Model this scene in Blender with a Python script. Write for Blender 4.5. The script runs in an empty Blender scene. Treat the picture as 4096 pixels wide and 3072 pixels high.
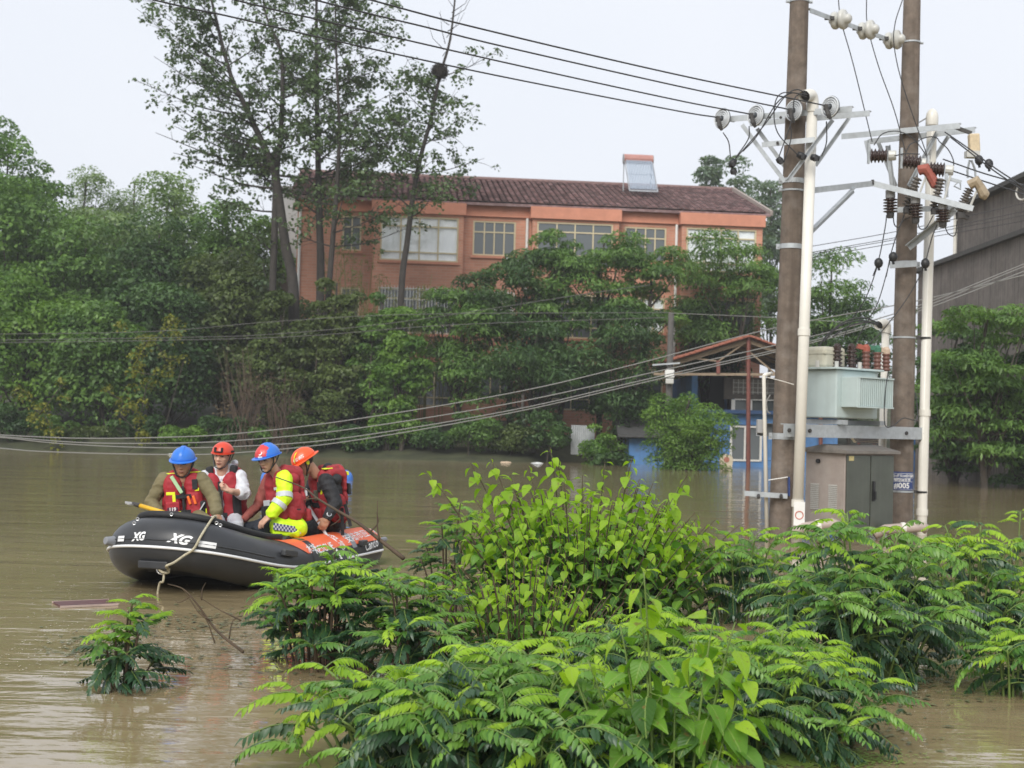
import bpy, bmesh, math, random
import numpy as np
from mathutils import Vector, Matrix, Quaternion
R = math.radians
SC = bpy.context.scene
COL = SC.collection
random.seed(7)
# ------------------------------------------------------------------ camera
FPX = 5460.0                      # focal length in photo pixels (photo 4096 x 3072)
CAMZ, PITCH, ROLL = 1.63, R(1.55), R(1.5)
cd = bpy.data.cameras.new('camera'); cam = bpy.data.objects.new('camera', cd); COL.objects.link(cam)
cd.sensor_width = 36.0; cd.lens = FPX / 4096 * 36.0; cd.clip_start = 0.1; cd.clip_end = 5000
up0 = Vector((0, -math.sin(PITCH), math.cos(PITCH))); fwd = Vector((0, math.cos(PITCH), math.sin(PITCH))); rt0 = Vector((1, 0, 0))
rt = rt0 * math.cos(ROLL) + up0 * math.sin(ROLL); upv = up0 * math.cos(ROLL) - rt0 * math.sin(ROLL)
m = Matrix((rt, upv, -fwd)).transposed().to_4x4(); m.translation = (0, 0, CAMZ)
cam.matrix_world = m
cd.dof.use_dof = True; cd.dof.focus_distance = 10.0; cd.dof.aperture_fstop = 4.0
SC.camera = cam
# ------------------------------------------------------------------ sky, sun, exposure
EXPO = 1.0
SUN_EL, SUN_AZ = R(39), R(198)    # high sun behind thin cloud, behind the camera
w = bpy.data.worlds.new('World'); SC.world = w; w.use_nodes = True
nt = w.node_tree; nt.nodes.clear()
wo = nt.nodes.new('ShaderNodeOutputWorld'); bg = nt.nodes.new('ShaderNodeBackground'); bg2 = nt.nodes.new('ShaderNodeBackground')
sk = nt.nodes.new('ShaderNodeTexSky'); sk.sky_type = 'NISHITA'; sk.sun_disc = False
sk.sun_elevation = SUN_EL; sk.sun_rotation = SUN_AZ; sk.air_density = 1.0; sk.dust_density = 6.0; sk.ozone_density = 1.0
bg.inputs['Strength'].default_value = 0.05
# even cloud deck over the whole sky, a little uneven
tc = nt.nodes.new('ShaderNodeTexCoord'); ns = nt.nodes.new('ShaderNodeTexNoise'); ns.inputs['Scale'].default_value = 1.6; ns.inputs['Detail'].default_value = 4
rp = nt.nodes.new('ShaderNodeValToRGB')
rp.color_ramp.elements[0].position = 0.3; rp.color_ramp.elements[0].color = (0.80, 0.845, 0.93, 1)
rp.color_ramp.elements[1].position = 0.75; rp.color_ramp.elements[1].color = (0.90, 0.925, 0.98, 1)
nt.links.new(tc.outputs['Generated'], ns.inputs['Vector']); nt.links.new(ns.outputs['Fac'], rp.inputs['Fac'])
nt.links.new(rp.outputs['Color'], bg2.inputs['Color']); bg2.inputs['Strength'].default_value = 0.575
nt.links.new(sk.outputs['Color'], bg.inputs['Color'])
mx = nt.nodes.new('ShaderNodeMixShader'); mx.inputs[0].default_value = 0.88
nt.links.new(bg.outputs[0], mx.inputs[1]); nt.links.new(bg2.outputs[0], mx.inputs[2]); nt.links.new(mx.outputs[0], wo.inputs['Surface'])
sl = bpy.data.lights.new('sun', 'SUN'); sl.energy = 1.5; sl.angle = R(35); sl.color = (1.0, 0.965, 0.90)
so = bpy.data.objects.new('sun', sl); COL.objects.link(so)
sd = Vector((math.sin(SUN_AZ) * math.cos(SUN_EL), math.cos(SUN_AZ) * math.cos(SUN_EL), math.sin(SUN_EL)))
so.rotation_euler = sd.to_track_quat('Z', 'Y').to_euler(); so.location = (0, -5, 40)
vs = SC.view_settings; vs.view_transform = 'Standard'; vs.look = 'None'; vs.exposure = EXPO; vs.gamma = 1.0; vs.use_curve_mapping = False
SC.render.engine = 'CYCLES'; SC.cycles.use_denoising = True; SC.cycles.max_bounces = 8; SC.cycles.transparent_max_bounces = 12
SC.cycles.caustics_reflective = False; SC.cycles.caustics_refractive = False

# ------------------------------------------------------------------ pixel helpers (photo pixels, 4096 x 3072)
def ray(x, y):
    u = (x - 2048) / FPX; v = (1536 - y) / FPX
    return (fwd + rt * u + upv * v)
CAMP = Vector((0, 0, CAMZ))
def P(x, y, d):                    # point on the pixel's ray at world depth Y = d
    r = ray(x, y); return CAMP + r * (d / r.y)
def G(x, y, z=0.0):                # where the pixel's ray meets the level z
    r = ray(x, y); return CAMP + r * ((z - CAMZ) / r.z)
def plane_hit(x, y, o, n):
    r = ray(x, y); return CAMP + r * ((o - CAMP).dot(n) / r.dot(n))
def V(*a): return Vector(a)

# ------------------------------------------------------------------ materials
MATS = {}
def nd(nt, t, **kw):
    n = nt.nodes.new(t)
    for k, v in kw.items(): setattr(n, k, v)
    return n
def mat(name, col, rough=0.6, metal=0.0, var=0.0, vscale=6.0, bump=0.0, bscale=40.0, spec=0.5, streak=0.0, streakcol=None, dirt=0.0, dirtcol=(0.05,0.04,0.03), coat=0.0, island=0.0):
    if name in MATS: return MATS[name]
    M = bpy.data.materials.new(name); M.use_nodes = True; t = M.node_tree; b = t.nodes['Principled BSDF']
    b.inputs['Roughness'].default_value = rough; b.inputs['Metallic'].default_value = metal
    b.inputs['Specular IOR Level'].default_value = spec
    if coat: b.inputs['Coat Weight'].default_value = coat
    c = (*col, 1); b.inputs['Base Color'].default_value = c
    tcn = nd(t, 'ShaderNodeTexCoord'); geo = nd(t, 'ShaderNodeNewGeometry')
    last = None
    if var:
        n = nd(t, 'ShaderNodeTexNoise'); n.inputs['Scale'].default_value = vscale; n.inputs['Detail'].default_value = 6; n.inputs['Roughness'].default_value = 0.65
        t.links.new(geo.outputs['Position'], n.inputs['Vector'])
        r = nd(t, 'ShaderNodeMapRange'); r.inputs['From Min'].default_value = 0.3; r.inputs['From Max'].default_value = 0.7
        r.inputs['To Min'].default_value = 1 - var; r.inputs['To Max'].default_value = 1 + var
        t.links.new(n.outputs['Fac'], r.inputs['Value'])
        mm = nd(t, 'ShaderNodeMix', data_type='RGBA', blend_type='MULTIPLY'); mm.inputs['Factor'].default_value = 1
        mm.inputs['A'].default_value = c; t.links.new(r.outputs['Result'], mm.inputs['B']); last = mm.outputs['Result']
    for amt, colr, sc in ((streak, streakcol or (0.02, 0.02, 0.02), (9, 9, 0.35)), (dirt, dirtcol, (4, 4, 4))):
        if amt:
            mp = nd(t, 'ShaderNodeMapping'); mp.inputs['Scale'].default_value = sc; t.links.new(geo.outputs['Position'], mp.inputs['Vector'])
            n = nd(t, 'ShaderNodeTexNoise'); n.inputs['Scale'].default_value = 1.0; n.inputs['Detail'].default_value = 5; t.links.new(mp.outputs['Vector'], n.inputs['Vector'])
            r = nd(t, 'ShaderNodeMapRange'); r.inputs['From Min'].default_value = 0.48; r.inputs['From Max'].default_value = 0.72; r.inputs['To Max'].default_value = amt
            t.links.new(n.outputs['Fac'], r.inputs['Value'])
            mm = nd(t, 'ShaderNodeMix', data_type='RGBA'); t.links.new(r.outputs['Result'], mm.inputs['Factor'])
            if last: t.links.new(last, mm.inputs['A'])
            else: mm.inputs['A'].default_value = c
            mm.inputs['B'].default_value = (*colr, 1); last = mm.outputs['Result']
    if island:
        r = nd(t, 'ShaderNodeMapRange'); r.inputs['To Min'].default_value = 1 - island; r.inputs['To Max'].default_value = 1 + island; t.links.new(geo.outputs['Random Per Island'], r.inputs['Value'])
        mm = nd(t, 'ShaderNodeMix', data_type='RGBA', blend_type='MULTIPLY'); mm.inputs['Factor'].default_value = 1; mm.inputs['A'].default_value = c
        if last: t.links.new(last, mm.inputs['A'])
        t.links.new(r.outputs['Result'], mm.inputs['B']); last = mm.outputs['Result']
    if last: t.links.new(last, b.inputs['Base Color'])
    if bump:
        n = nd(t, 'ShaderNodeTexNoise'); n.inputs['Scale'].default_value = bscale; n.inputs['Detail'].default_value = 5
        t.links.new(geo.outputs['Position'], n.inputs['Vector'])
        bp = nd(t, 'ShaderNodeBump'); bp.inputs['Strength'].default_value = bump; bp.inputs['Distance'].default_value = 0.02
        t.links.new(n.outputs['Fac'], bp.inputs['Height']); t.links.new(bp.outputs['Normal'], b.inputs['Normal'])
    MATS[name] = M; return M
def leafmat(name, c1, c2, trans=0.35, rough=0.45, mode='island', spec=0.35, vein=False):
    if name in MATS: return MATS[name]
    M = bpy.data.materials.new(name); M.use_nodes = True; t = M.node_tree; b = t.nodes['Principled BSDF']; out = t.nodes['Material Output']
    b.inputs['Roughness'].default_value = rough; b.inputs['Specular IOR Level'].default_value = spec
    geo = nd(t, 'ShaderNodeNewGeometry'); oi = nd(t, 'ShaderNodeObjectInfo')
    mx = nd(t, 'ShaderNodeMix', data_type='RGBA'); mx.inputs['A'].default_value = (*c1, 1); mx.inputs['B'].default_value = (*c2, 1)
    n = nd(t, 'ShaderNodeTexNoise'); n.inputs['Scale'].default_value = 0.9 if mode == 'island' else 3.0; n.inputs['Detail'].default_value = 3; t.links.new(geo.outputs['Position'], n.inputs['Vector'])
    a = nd(t, 'ShaderNodeMath', operation='MULTIPLY_ADD'); a.inputs[1].default_value = 0.55; a.inputs[2].default_value = -0.28
    t.links.new(geo.outputs['Random Per Island'], a.inputs[0])
    s = nd(t, 'ShaderNodeMath', operation='ADD'); t.links.new(a.outputs[0], s.inputs[0])
    rr = nd(t, 'ShaderNodeMapRange'); rr.inputs['From Min'].default_value = 0.32; rr.inputs['From Max'].default_value = 0.68
    t.links.new(n.outputs['Fac'], rr.inputs['Value'])
    last = rr.outputs['Result']
    if mode == 'object':
        o2 = nd(t, 'ShaderNodeMath', operation='MULTIPLY_ADD'); o2.inputs[1].default_value = 0.7; t.links.new(oi.outputs['Random'], o2.inputs[0])
        o3 = nd(t, 'ShaderNodeMath', operation='MULTIPLY'); o3.inputs[1].default_value = 0.3; t.links.new(last, o3.inputs[0]); t.links.new(o3.outputs[0], o2.inputs[2]); last = o2.outputs[0]
    t.links.new(last, s.inputs[1]); s.use_clamp = True
    t.links.new(s.outputs[0], mx.inputs['Factor'])
    t.links.new(mx.outputs['Result'], b.inputs['Base Color'])
    if vein:                       # side veins and pale midrib along the leaf's own axis
        tcn = nd(t, 'ShaderNodeTexCoord'); sp_ = nd(t, 'ShaderNodeSeparateXYZ'); t.links.new(tcn.outputs['Object'], sp_.inputs[0])
        ab = nd(t, 'ShaderNodeMath', operation='ABSOLUTE'); t.links.new(sp_.outputs['X'], ab.inputs[0])
        q1 = nd(t, 'ShaderNodeMath', operation='MULTIPLY_ADD'); q1.inputs[1].default_value = -0.9; t.links.new(ab.outputs[0], q1.inputs[0]); t.links.new(sp_.outputs['Y'], q1.inputs[2])
        q2 = nd(t, 'ShaderNodeMath', operation='MULTIPLY'); q2.inputs[1].default_value = 360; t.links.new(q1.outputs[0], q2.inputs[0]); q3 = nd(t, 'ShaderNodeMath', operation='SINE'); t.links.new(q2.outputs[0], q3.inputs[0])
        bp = nd(t, 'ShaderNodeBump'); bp.inputs['Strength'].default_value = .35; bp.inputs['Distance'].default_value = .0014; t.links.new(q3.outputs[0], bp.inputs['Height']); t.links.new(bp.outputs['Normal'], b.inputs['Normal'])
        ls = nd(t, 'ShaderNodeMath', operation='LESS_THAN'); ls.inputs[1].default_value = .0022; t.links.new(ab.outputs[0], ls.inputs[0])
        m3 = nd(t, 'ShaderNodeMix', data_type='RGBA'); m3.inputs['B'].default_value = (.36, .48, .14, 1); t.links.new(mx.outputs['Result'], m3.inputs['A']); sc_ = nd(t, 'ShaderNodeMath', operation='MULTIPLY'); sc_.inputs[1].default_value = .6; t.links.new(ls.outputs[0], sc_.inputs[0]); t.links.new(sc_.outputs[0], m3.inputs['Factor']); t.links.new(m3.outputs['Result'], b.inputs['Base Color'])
        n5 = nd(t, 'ShaderNodeTexNoise'); n5.inputs['Scale'].default_value = 28; t.links.new(geo.outputs['Position'], n5.inputs['Vector']); r5 = nd(t, 'ShaderNodeMapRange'); r5.inputs['From Min'].default_value = .64; r5.inputs['From Max'].default_value = .72; t.links.new(n5.outputs['Fac'], r5.inputs['Value'])
        m5 = nd(t, 'ShaderNodeMix', data_type='RGBA'); m5.inputs['B'].default_value = (.20, .15, .05, 1); t.links.new(r5.outputs['Result'], m5.inputs['Factor']); t.links.new(m3.outputs['Result'], m5.inputs['A']); t.links.new(m5.outputs['Result'], b.inputs['Base Color'])
    tr = nd(t, 'ShaderNodeBsdfTranslucent')
    br = nd(t, 'ShaderNodeMix', data_type='RGBA', blend_type='MULTIPLY'); br.inputs['Factor'].default_value = 1; br.inputs['B'].default_value = (1.25, 1.3, 0.55, 1)
    t.links.new(mx.outputs['Result'], br.inputs['A']); t.links.new(br.outputs['Result'], tr.inputs['Color'])
    ms = nd(t, 'ShaderNodeMixShader'); ms.inputs[0].default_value = trans
    t.links.new(b.outputs[0], ms.inputs[1]); t.links.new(tr.outputs[0], ms.inputs[2]); t.links.new(ms.outputs[0], out.inputs['Surface'])
    MATS[name] = M; return M

# ------------------------------------------------------------------ objects
WM = {}
def link(o, parent=None, world=False):
    COL.objects.link(o)
    if parent is not None:
        o.parent = parent
        if world: o.matrix_parent_inverse = WM[parent.name].inverted(); WM[o.name] = Matrix.Identity(4)
        else: WM[o.name] = WM.get(parent.name, Matrix.Identity(4)) @ o.matrix_basis
    else: WM[o.name] = o.matrix_basis.copy()
    return o
def tag(o, label=None, cat=None, group=None, kind=None):
    if label: o['label'] = label
    if cat: o['category'] = cat
    if group: o['group'] = group
    if kind: o['kind'] = kind
    return o
def thing(name, label, cat, loc=(0, 0, 0), rz=0.0, group=None):
    o = bpy.data.objects.new(name, None); o.empty_display_size = 0.1
    o.matrix_basis = Matrix.Translation(Vector(loc)) @ Matrix.Rotation(rz, 4, 'Z')
    link(o); return tag(o, label, cat, group)
def meshobj(name, me, mats, parent=None, world=True, basis=None):
    if not isinstance(mats, (list, tuple)): mats = [mats]
    if len(me.materials) == 0:
        for mm in mats: me.materials.append(mm)
    o = bpy.data.objects.new(name, me)
    if basis is not None: o.matrix_basis = basis
    return link(o, parent, world)
def frame_to(dirv, up=None):
    z = Vector(dirv).normalized(); u = Vector(up) if up is not None else (Vector((0, 0, 1)) if abs(z.z) < 0.95 else Vector((0, 1, 0)))
    x = u.cross(z)
    if x.length < 1e-6: x = Vector((1, 0, 0)).cross(z)
    x.normalize(); y = z.cross(x); return x, y, z
class MB:
    def __init__(s): s.v = []; s.f = []; s.mi = []; s.cur = 0
    def add(s, vs, fs):
        o = len(s.v); s.v += [tuple(p) for p in vs]
        for f in fs: s.f.append(tuple(i + o for i in f)); s.mi.append(s.cur)
        return s
    def hexa(s, p):                # 8 points: bottom loop 0-3, top loop 4-7
        return s.add(p, [(3, 2, 1, 0), (4, 5, 6, 7), (0, 1, 5, 4), (1, 2, 6, 5), (2, 3, 7, 6), (3, 0, 4, 7)])
    def box(s, c, sz, M=None):
        x, y, z = [a / 2 for a in sz]; c = Vector(c)
        p = [Vector(q) for q in ((-x, -y, -z), (x, -y, -z), (x, y, -z), (-x, y, -z), (-x, -y, z), (x, -y, z), (x, y, z), (-x, y, z))]
        if M is not None: p = [M @ q for q in p]
        return s.hexa([q + c for q in p])
    def obox(s, c, ex, ey, ez, sz):  # oriented box, axes ex ey ez
        M = Matrix((ex, ey, ez)).transposed(); return s.box(c, sz, M)
    def bar(s, a, b, w, h, up=None):
        a = Vector(a); b = Vector(b); x, y, z = frame_to(b - a, up)
        return s.obox((a + b) / 2, x, y, z, (w, h, (b - a).length))
    def angle(s, a, b, w, t=0.008, up=None):   # L section steel
        a = Vector(a); b = Vector(b); x, y, z = frame_to(b - a, up); L = (b - a).length; c = (a + b) / 2
        s.obox(c, x, y, z, (t, w, L)); return s.obox(c + x * (w / 2) + y * (w / 2 - t / 2 + .001), x, y, z, (w - t, t, L))
    def tube(s, pts, r, n=8, cap=True, sq=1.0):
        pts = [Vector(p) for p in pts]; m = len(pts); rs = r if isinstance(r, (list, tuple)) else [r] * m
        vs = []; ux = None
        for i, p in enumerate(pts):
            d = (pts[min(i + 1, m - 1)] - pts[max(i - 1, 0)])
            if d.length < 1e-9: d = Vector((0, 0, 1))
            if ux is None: x, y, z = frame_to(d)
            else:
                z = d.normalized(); x = ux - z * ux.dot(z)
                if x.length < 1e-6: x, y, z = frame_to(d)
                x.normalize(); y = z.cross(x)
            ux = x
            for k in range(n):
                a = 2 * math.pi * k / n; vs.append(p + x * (rs[i] * math.cos(a)) + y * (rs[i] * math.sin(a) * sq))
        fs = [(i * n + k, i * n + (k + 1) % n, (i + 1) * n + (k + 1) % n, (i + 1) * n + k) for i in range(m - 1) for k in range(n)]
        if cap: fs += [tuple(range(n))[::-1], tuple((m - 1) * n + k for k in range(n))]
        return s.add(vs, fs)
    def lathe(s, prof, o=(0, 0, 0), ax=(0, 0, 1), n=16, up=None):   # prof: (r, h)
        x, y, z = frame_to(ax, up); o = Vector(o); vs = []
        for r, h in prof:
            for k in range(n):
                a = 2 * math.pi * k / n; vs.append(o + z * h + x * (r * math.cos(a)) + y * (r * math.sin(a)))
        m = len(prof)
        fs = [(i * n + k, i * n + (k + 1) % n, (i + 1) * n + (k + 1) % n, (i + 1) * n + k) for i in range(m - 1) for k in range(n)]
        fs += [tuple(range(n))[::-1], tuple((m - 1) * n + k for k in range(n))]
        return s.add(vs, fs)
    def ell(s, c, rx, ry, rz, M=None, n=12, m=8):
        vs = []; c = Vector(c)
        for i in range(m + 1):
            t = math.pi * i / m
            for k in range(n):
                a = 2 * math.pi * k / n
                q = Vector((rx * math.sin(t) * math.cos(a), ry * math.sin(t) * math.sin(a), -rz * math.cos(t)))
                if i in (0, m): q = q + Vector((1e-5 * math.cos(a), 1e-5 * math.sin(a), 0))
                if M is not None: q = M @ q
                vs.append(q + c)
        fs = [(i * n + k, i * n + (k + 1) % n, (i + 1) * n + (k + 1) % n, (i + 1) * n + k) for i in range(m) for k in range(n)]
        fs += [tuple(range(n))[::-1], tuple(m * n + k for k in range(n))]
        return s.add(vs, fs)
    def quad(s, a, b, c, d): return s.add([a, b, c, d], [(0, 1, 2, 3)])
    def mesh(s, name, smooth=False):
        me = bpy.data.meshes.new(name); me.from_pydata([tuple(p) for p in s.v], [], s.f); 
        if smooth is True: me.polygons.foreach_set('use_smooth', [True] * len(me.polygons))
        elif smooth: me.shade_auto(smooth) if hasattr(me, 'shade_auto') else None
        if any(s.mi): me.polygons.foreach_set('material_index', s.mi)
        me.update(); return me
    def build(s, name, mats, parent=None, world=True, smooth=False, bevel=0.0, basis=None):
        me = s.mesh(name, smooth)
        if bevel:
            bm = bmesh.new(); bm.from_mesh(me)
            es = [e for e in bm.edges if len(e.link_faces) == 2 and e.calc_face_angle(0) > 0.5]
            bmesh.ops.bevel(bm, geom=es, offset=bevel, segments=2, affect='EDGES', profile=0.5, clamp_overlap=True)
            bm.to_mesh(me); bm.free()
        return meshobj(name, me, mats, parent, world, basis)
def npmesh(name, verts, faces_flat, sizes, smooth=False):   # fast mesh from numpy
    me = bpy.data.meshes.new(name); verts = np.asarray(verts, np.float32).reshape(-1, 3)
    me.vertices.add(len(verts)); me.vertices.foreach_set('co', verts.ravel())
    ff = np.asarray(faces_flat, np.int32).ravel(); sizes = np.asarray(sizes, np.int32)
    me.loops.add(len(ff)); me.loops.foreach_set('vertex_index', ff)
    me.polygons.add(len(sizes)); me.polygons.foreach_set('loop_start', np.concatenate([[0], np.cumsum(sizes)[:-1]]).astype(np.int32))
    me.polygons.foreach_set('loop_total', sizes)
    if smooth: me.polygons.foreach_set('use_smooth', np.ones(len(sizes), bool))
    me.update(calc_edges=True); me.validate(); return me
def copy_thing(src, basis, label=None, group=None, name=None):
    r = src.copy(); r.matrix_basis = basis; COL.objects.link(r); WM[r.name] = basis.copy()
    if label: r['label'] = label
    if group: r['group'] = group
    def rec(a, b):
        for ch in a.children:
            c = ch.copy(); c.parent = b; COL.objects.link(c); rec(ch, c)
    rec(src, r); return r
def smooth_path(pts, k=6):         # Catmull-Rom
    pts = [Vector(p) for p in pts]; out = []
    q = [pts[0] * 2 - pts[1]] + pts + [pts[-1] * 2 - pts[-2]]
    for i in range(1, len(q) - 2):
        a, b, c, d = q[i - 1:i + 3]
        for j in range(k):
            t = j / k
            out.append(0.5 * ((2 * b) + (c - a) * t + (2 * a - 5 * b + 4 * c - d) * t * t + (3 * b - a - 3 * c + d) * t ** 3))
    out.append(pts[-1]); return out
FONT = {}
def text2d(txt, size=1.0, bold=0.0, shear=0.0):
    cu = bpy.data.curves.new('lettering', 'FONT'); cu.body = txt; cu.size = size; cu.offset = bold; cu.shear = shear
    cu.align_x = 'CENTER'; cu.align_y = 'CENTER'; cu.resolution_u = 3
    o = bpy.data.objects.new('lettering', cu); COL.objects.link(o)
    dg = bpy.context.evaluated_depsgraph_get(); dg.update(); e = o.evaluated_get(dg); me = e.to_mesh()
    vs = [tuple(v.co) for v in me.vertices]; fs = [tuple(p.vertices) for p in me.polygons]
    e.to_mesh_clear(); bpy.data.objects.remove(o); bpy.data.curves.remove(cu)
    return vs, fs
# ================================================================== water, ground
def water_mat():
    M = bpy.data.materials.new('muddy_water'); M.use_nodes = True; t = M.node_tree; b = t.nodes['Principled BSDF']
    b.inputs['Roughness'].default_value = 0.02; b.inputs['IOR'].default_value = 1.62; b.inputs['Specular IOR Level'].default_value = 0.6
    geo = nd(t, 'ShaderNodeNewGeometry')
    n = nd(t, 'ShaderNodeTexNoise'); n.inputs['Scale'].default_value = 0.25; n.inputs['Detail'].default_value = 6; t.links.new(geo.outputs['Position'], n.inputs['Vector'])
    rp = nd(t, 'ShaderNodeValToRGB'); e = rp.color_ramp.elements
    e[0].position = 0.3; e[0].color = (0.235, 0.182, 0.098, 1); e[1].position = 0.7; e[1].color = (0.31, 0.245, 0.14, 1)
    t.links.new(n.outputs['Fac'], rp.inputs['Fac']); t.links.new(rp.outputs['Color'], b.inputs['Base Color'])
    prev = None
    for sx, sy, sc, st, dist in ((0.30, 1.0, 3.0, 0.20, 0.05), (0.42, 1.0, 10.0, 0.15, 0.02), (0.25, 1.0, 0.8, 0.22, 0.12)):
        mp = nd(t, 'ShaderNodeMapping'); mp.inputs['Scale'].default_value = (sx, sy, 1); mp.inputs['Rotation'].default_value = (0, 0, R(8 * sc % 14 - 7))
        t.links.new(geo.outputs['Position'], mp.inputs['Vector'])
        n = nd(t, 'ShaderNodeTexNoise'); n.inputs['Scale'].default_value = sc; n.inputs['Detail'].default_value = 3; n.inputs['Distortion'].default_value = 0.6
        t.links.new(mp.outputs['Vector'], n.inputs['Vector'])
        bp = nd(t, 'ShaderNodeBump'); bp.inputs['Strength'].default_value = st; bp.inputs['Distance'].default_value = dist
        t.links.new(n.outputs['Fac'], bp.inputs['Height'])
        if prev: t.links.new(prev, bp.inputs['Normal'])
        prev = bp.outputs['Normal']
    t.links.new(prev, b.inputs['Normal'])
    return M
wm = MB(); wm.quad((-120, -60, 0), (120, -60, 0), (120, 58, 0), (-120, 58, 0))
tag(wm.build('water', water_mat()), 'muddy brown flood water', kind='structure')
# ground: flooded bed in front, a bank behind, running out to the horizon
ys = [-80, 30, 50, 52.5, 54, 55.5, 58, 62, 70, 90, 140, 300, 500, 700]; zs = [-1.3, -1.3, -0.7, -0.25, 0.12, 0.55, 1.0, 1.4, 2.2, 4.5, 5, 6, 7, 8]
xs = [-700, -400, -200, -80] + list(range(-40, 41, 4)) + [80, 200, 400, 700]
rg = random.Random(3); gv = []; gf = []
for j, y in enumerate(ys):
    for x in xs:
        k = 1 if 45 < y < 200 else 0
        gv.append((x, y + k * rg.uniform(-.6, .6) + (5.5 if 3 < x < 60 and 49 < y < 80 else 0), zs[j] + k * rg.uniform(-.15, .15)))
nx = len(xs)
gf = [(j * nx + i, j * nx + i + 1, (j + 1) * nx + i + 1, (j + 1) * nx + i) for j in range(len(ys) - 1) for i in range(nx - 1)]
g = MB(); g.add(gv, gf)
tag(g.build('ground', mat('earth_ground', (0.045, 0.05, 0.022), 0.95, var=0.5, vscale=1.2, bump=0.6, bscale=6), smooth=True), 'dark earth bank behind the flood', kind='structure')
# ================================================================== brick building
def brickmat(name, c1, c2, mortar, sc=1.0, rot=0.0):
    M = bpy.data.materials.new(name); M.use_nodes = True; t = M.node_tree; b = t.nodes['Principled BSDF']; b.inputs['Roughness'].default_value = 0.8
    geo = nd(t, 'ShaderNodeNewGeometry'); mp = nd(t, 'ShaderNodeMapping'); mp.inputs['Rotation'].default_value = (R(90), 0, rot)
    t.links.new(geo.outputs['Position'], mp.inputs['Vector'])
    br = nd(t, 'ShaderNodeTexBrick'); br.inputs['Color1'].default_value = (*c1, 1); br.inputs['Color2'].default_value = (*c2, 1); br.inputs['Mortar'].default_value = (*mortar, 1)
    br.inputs['Scale'].default_value = sc; br.inputs['Brick Width'].default_value = 0.42; br.inputs['Row Height'].default_value = 0.13; br.inputs['Mortar Size'].default_value = 0.012
    t.links.new(mp.outputs['Vector'], br.inputs['Vector'])
    n = nd(t, 'ShaderNodeTexNoise'); n.inputs['Scale'].default_value = 0.7; n.inputs['Detail'].default_value = 6; t.links.new(geo.outputs['Position'], n.inputs['Vector'])
    r = nd(t, 'ShaderNodeMapRange'); r.inputs['From Min'].default_value = .3; r.inputs['From Max'].default_value = .7; r.inputs['To Min'].default_value = .8; r.inputs['To Max'].default_value = 1.15
    t.links.new(n.outputs['Fac'], r.inputs['Value'])
    mm = nd(t, 'ShaderNodeMix', data_type='RGBA', blend_type='MULTIPLY'); mm.inputs['Factor'].default_value = 1
    t.links.new(br.outputs['Color'], mm.inputs['A']); t.links.new(r.outputs['Result'], mm.inputs['B']); t.links.new(mm.outputs['Result'], b.inputs['Base Color'])
    MATS[name] = M; return M
M_brick = brickmat('salmon_brick', (0.53, 0.245, 0.16), (0.46, 0.205, 0.13), (0.48, 0.30, 0.22))
M_brick2 = mat('brick_band', (0.53, 0.225, 0.145), 0.8, var=0.12, vscale=2)
M_cream = mat('cream_frame', (0.55, 0.47, 0.30), 0.5); M_white = mat('white_paint', (0.72, 0.72, 0.70), 0.5, var=0.05)
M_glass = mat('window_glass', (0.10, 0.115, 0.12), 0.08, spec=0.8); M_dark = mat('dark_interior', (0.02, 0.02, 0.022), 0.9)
M_curt = mat('pale_curtain', (0.84, 0.89, 0.92), 0.85, var=0.06, vscale=3)
M_tile = mat('maroon_roof_tile', (0.17, 0.10, 0.098), 0.6, var=0.4, vscale=4, dirt=0.45, dirtcol=(0.28, 0.23, 0.225), island=.45)
M_conc = mat('grey_concrete', (0.30, 0.29, 0.275), 0.9, var=0.2, vscale=1.5, bump=0.2, streak=0.5, streakcol=(0.12, 0.115, 0.11))
M_pvc = mat('white_pvc', (0.70, 0.68, 0.62), 0.35, var=0.06, vscale=3, streak=0.18, streakcol=(0.35, 0.31, 0.24))
M_steel = mat('galvanised_steel', (0.36, 0.38, 0.40), 0.45, metal=0.55, var=0.15, vscale=9)
M_black = mat('black_rubber', (0.012, 0.012, 0.013), 0.5)
M_rust = mat('red_oxide_paint', (0.17, 0.055, 0.042), 0.6, var=0.25, vscale=5, dirt=0.4, dirtcol=(0.09, 0.05, 0.035))
B0 = P(1191, 800, 62.0); B1 = P(3046, 868, 64.0); B0.z = 0; B1.z = 0
be = (B1 - B0).normalized(); bn = Vector((be.y, -be.x, 0)); BL = (B1 - B0).length
def zx4(x): return 1100 + x / 1.0533
def sx4(x, out=0.0):               # photo column -> metres along the facade
    h = plane_hit(zx4(x), 900, B0 + bn * out, bn); return (h - B0).dot(be)
def FP(s, out, z): return B0 + be * s + bn * out + Vector((0, 0, z))
bb = thing('brick_building', 'salmon brick three-storey building with maroon tiled roof behind the trees', 'building', B0)
def wallbox(mb, s0, s1, o0, o1, z0, z1):
    mb.hexa([FP(s0, o1, z0), FP(s1, o1, z0), FP(s1, o0, z0), FP(s0, o0, z0), FP(s0, o1, z1), FP(s1, o1, z1), FP(s1, o0, z1), FP(s0, o0, z1)])
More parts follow.
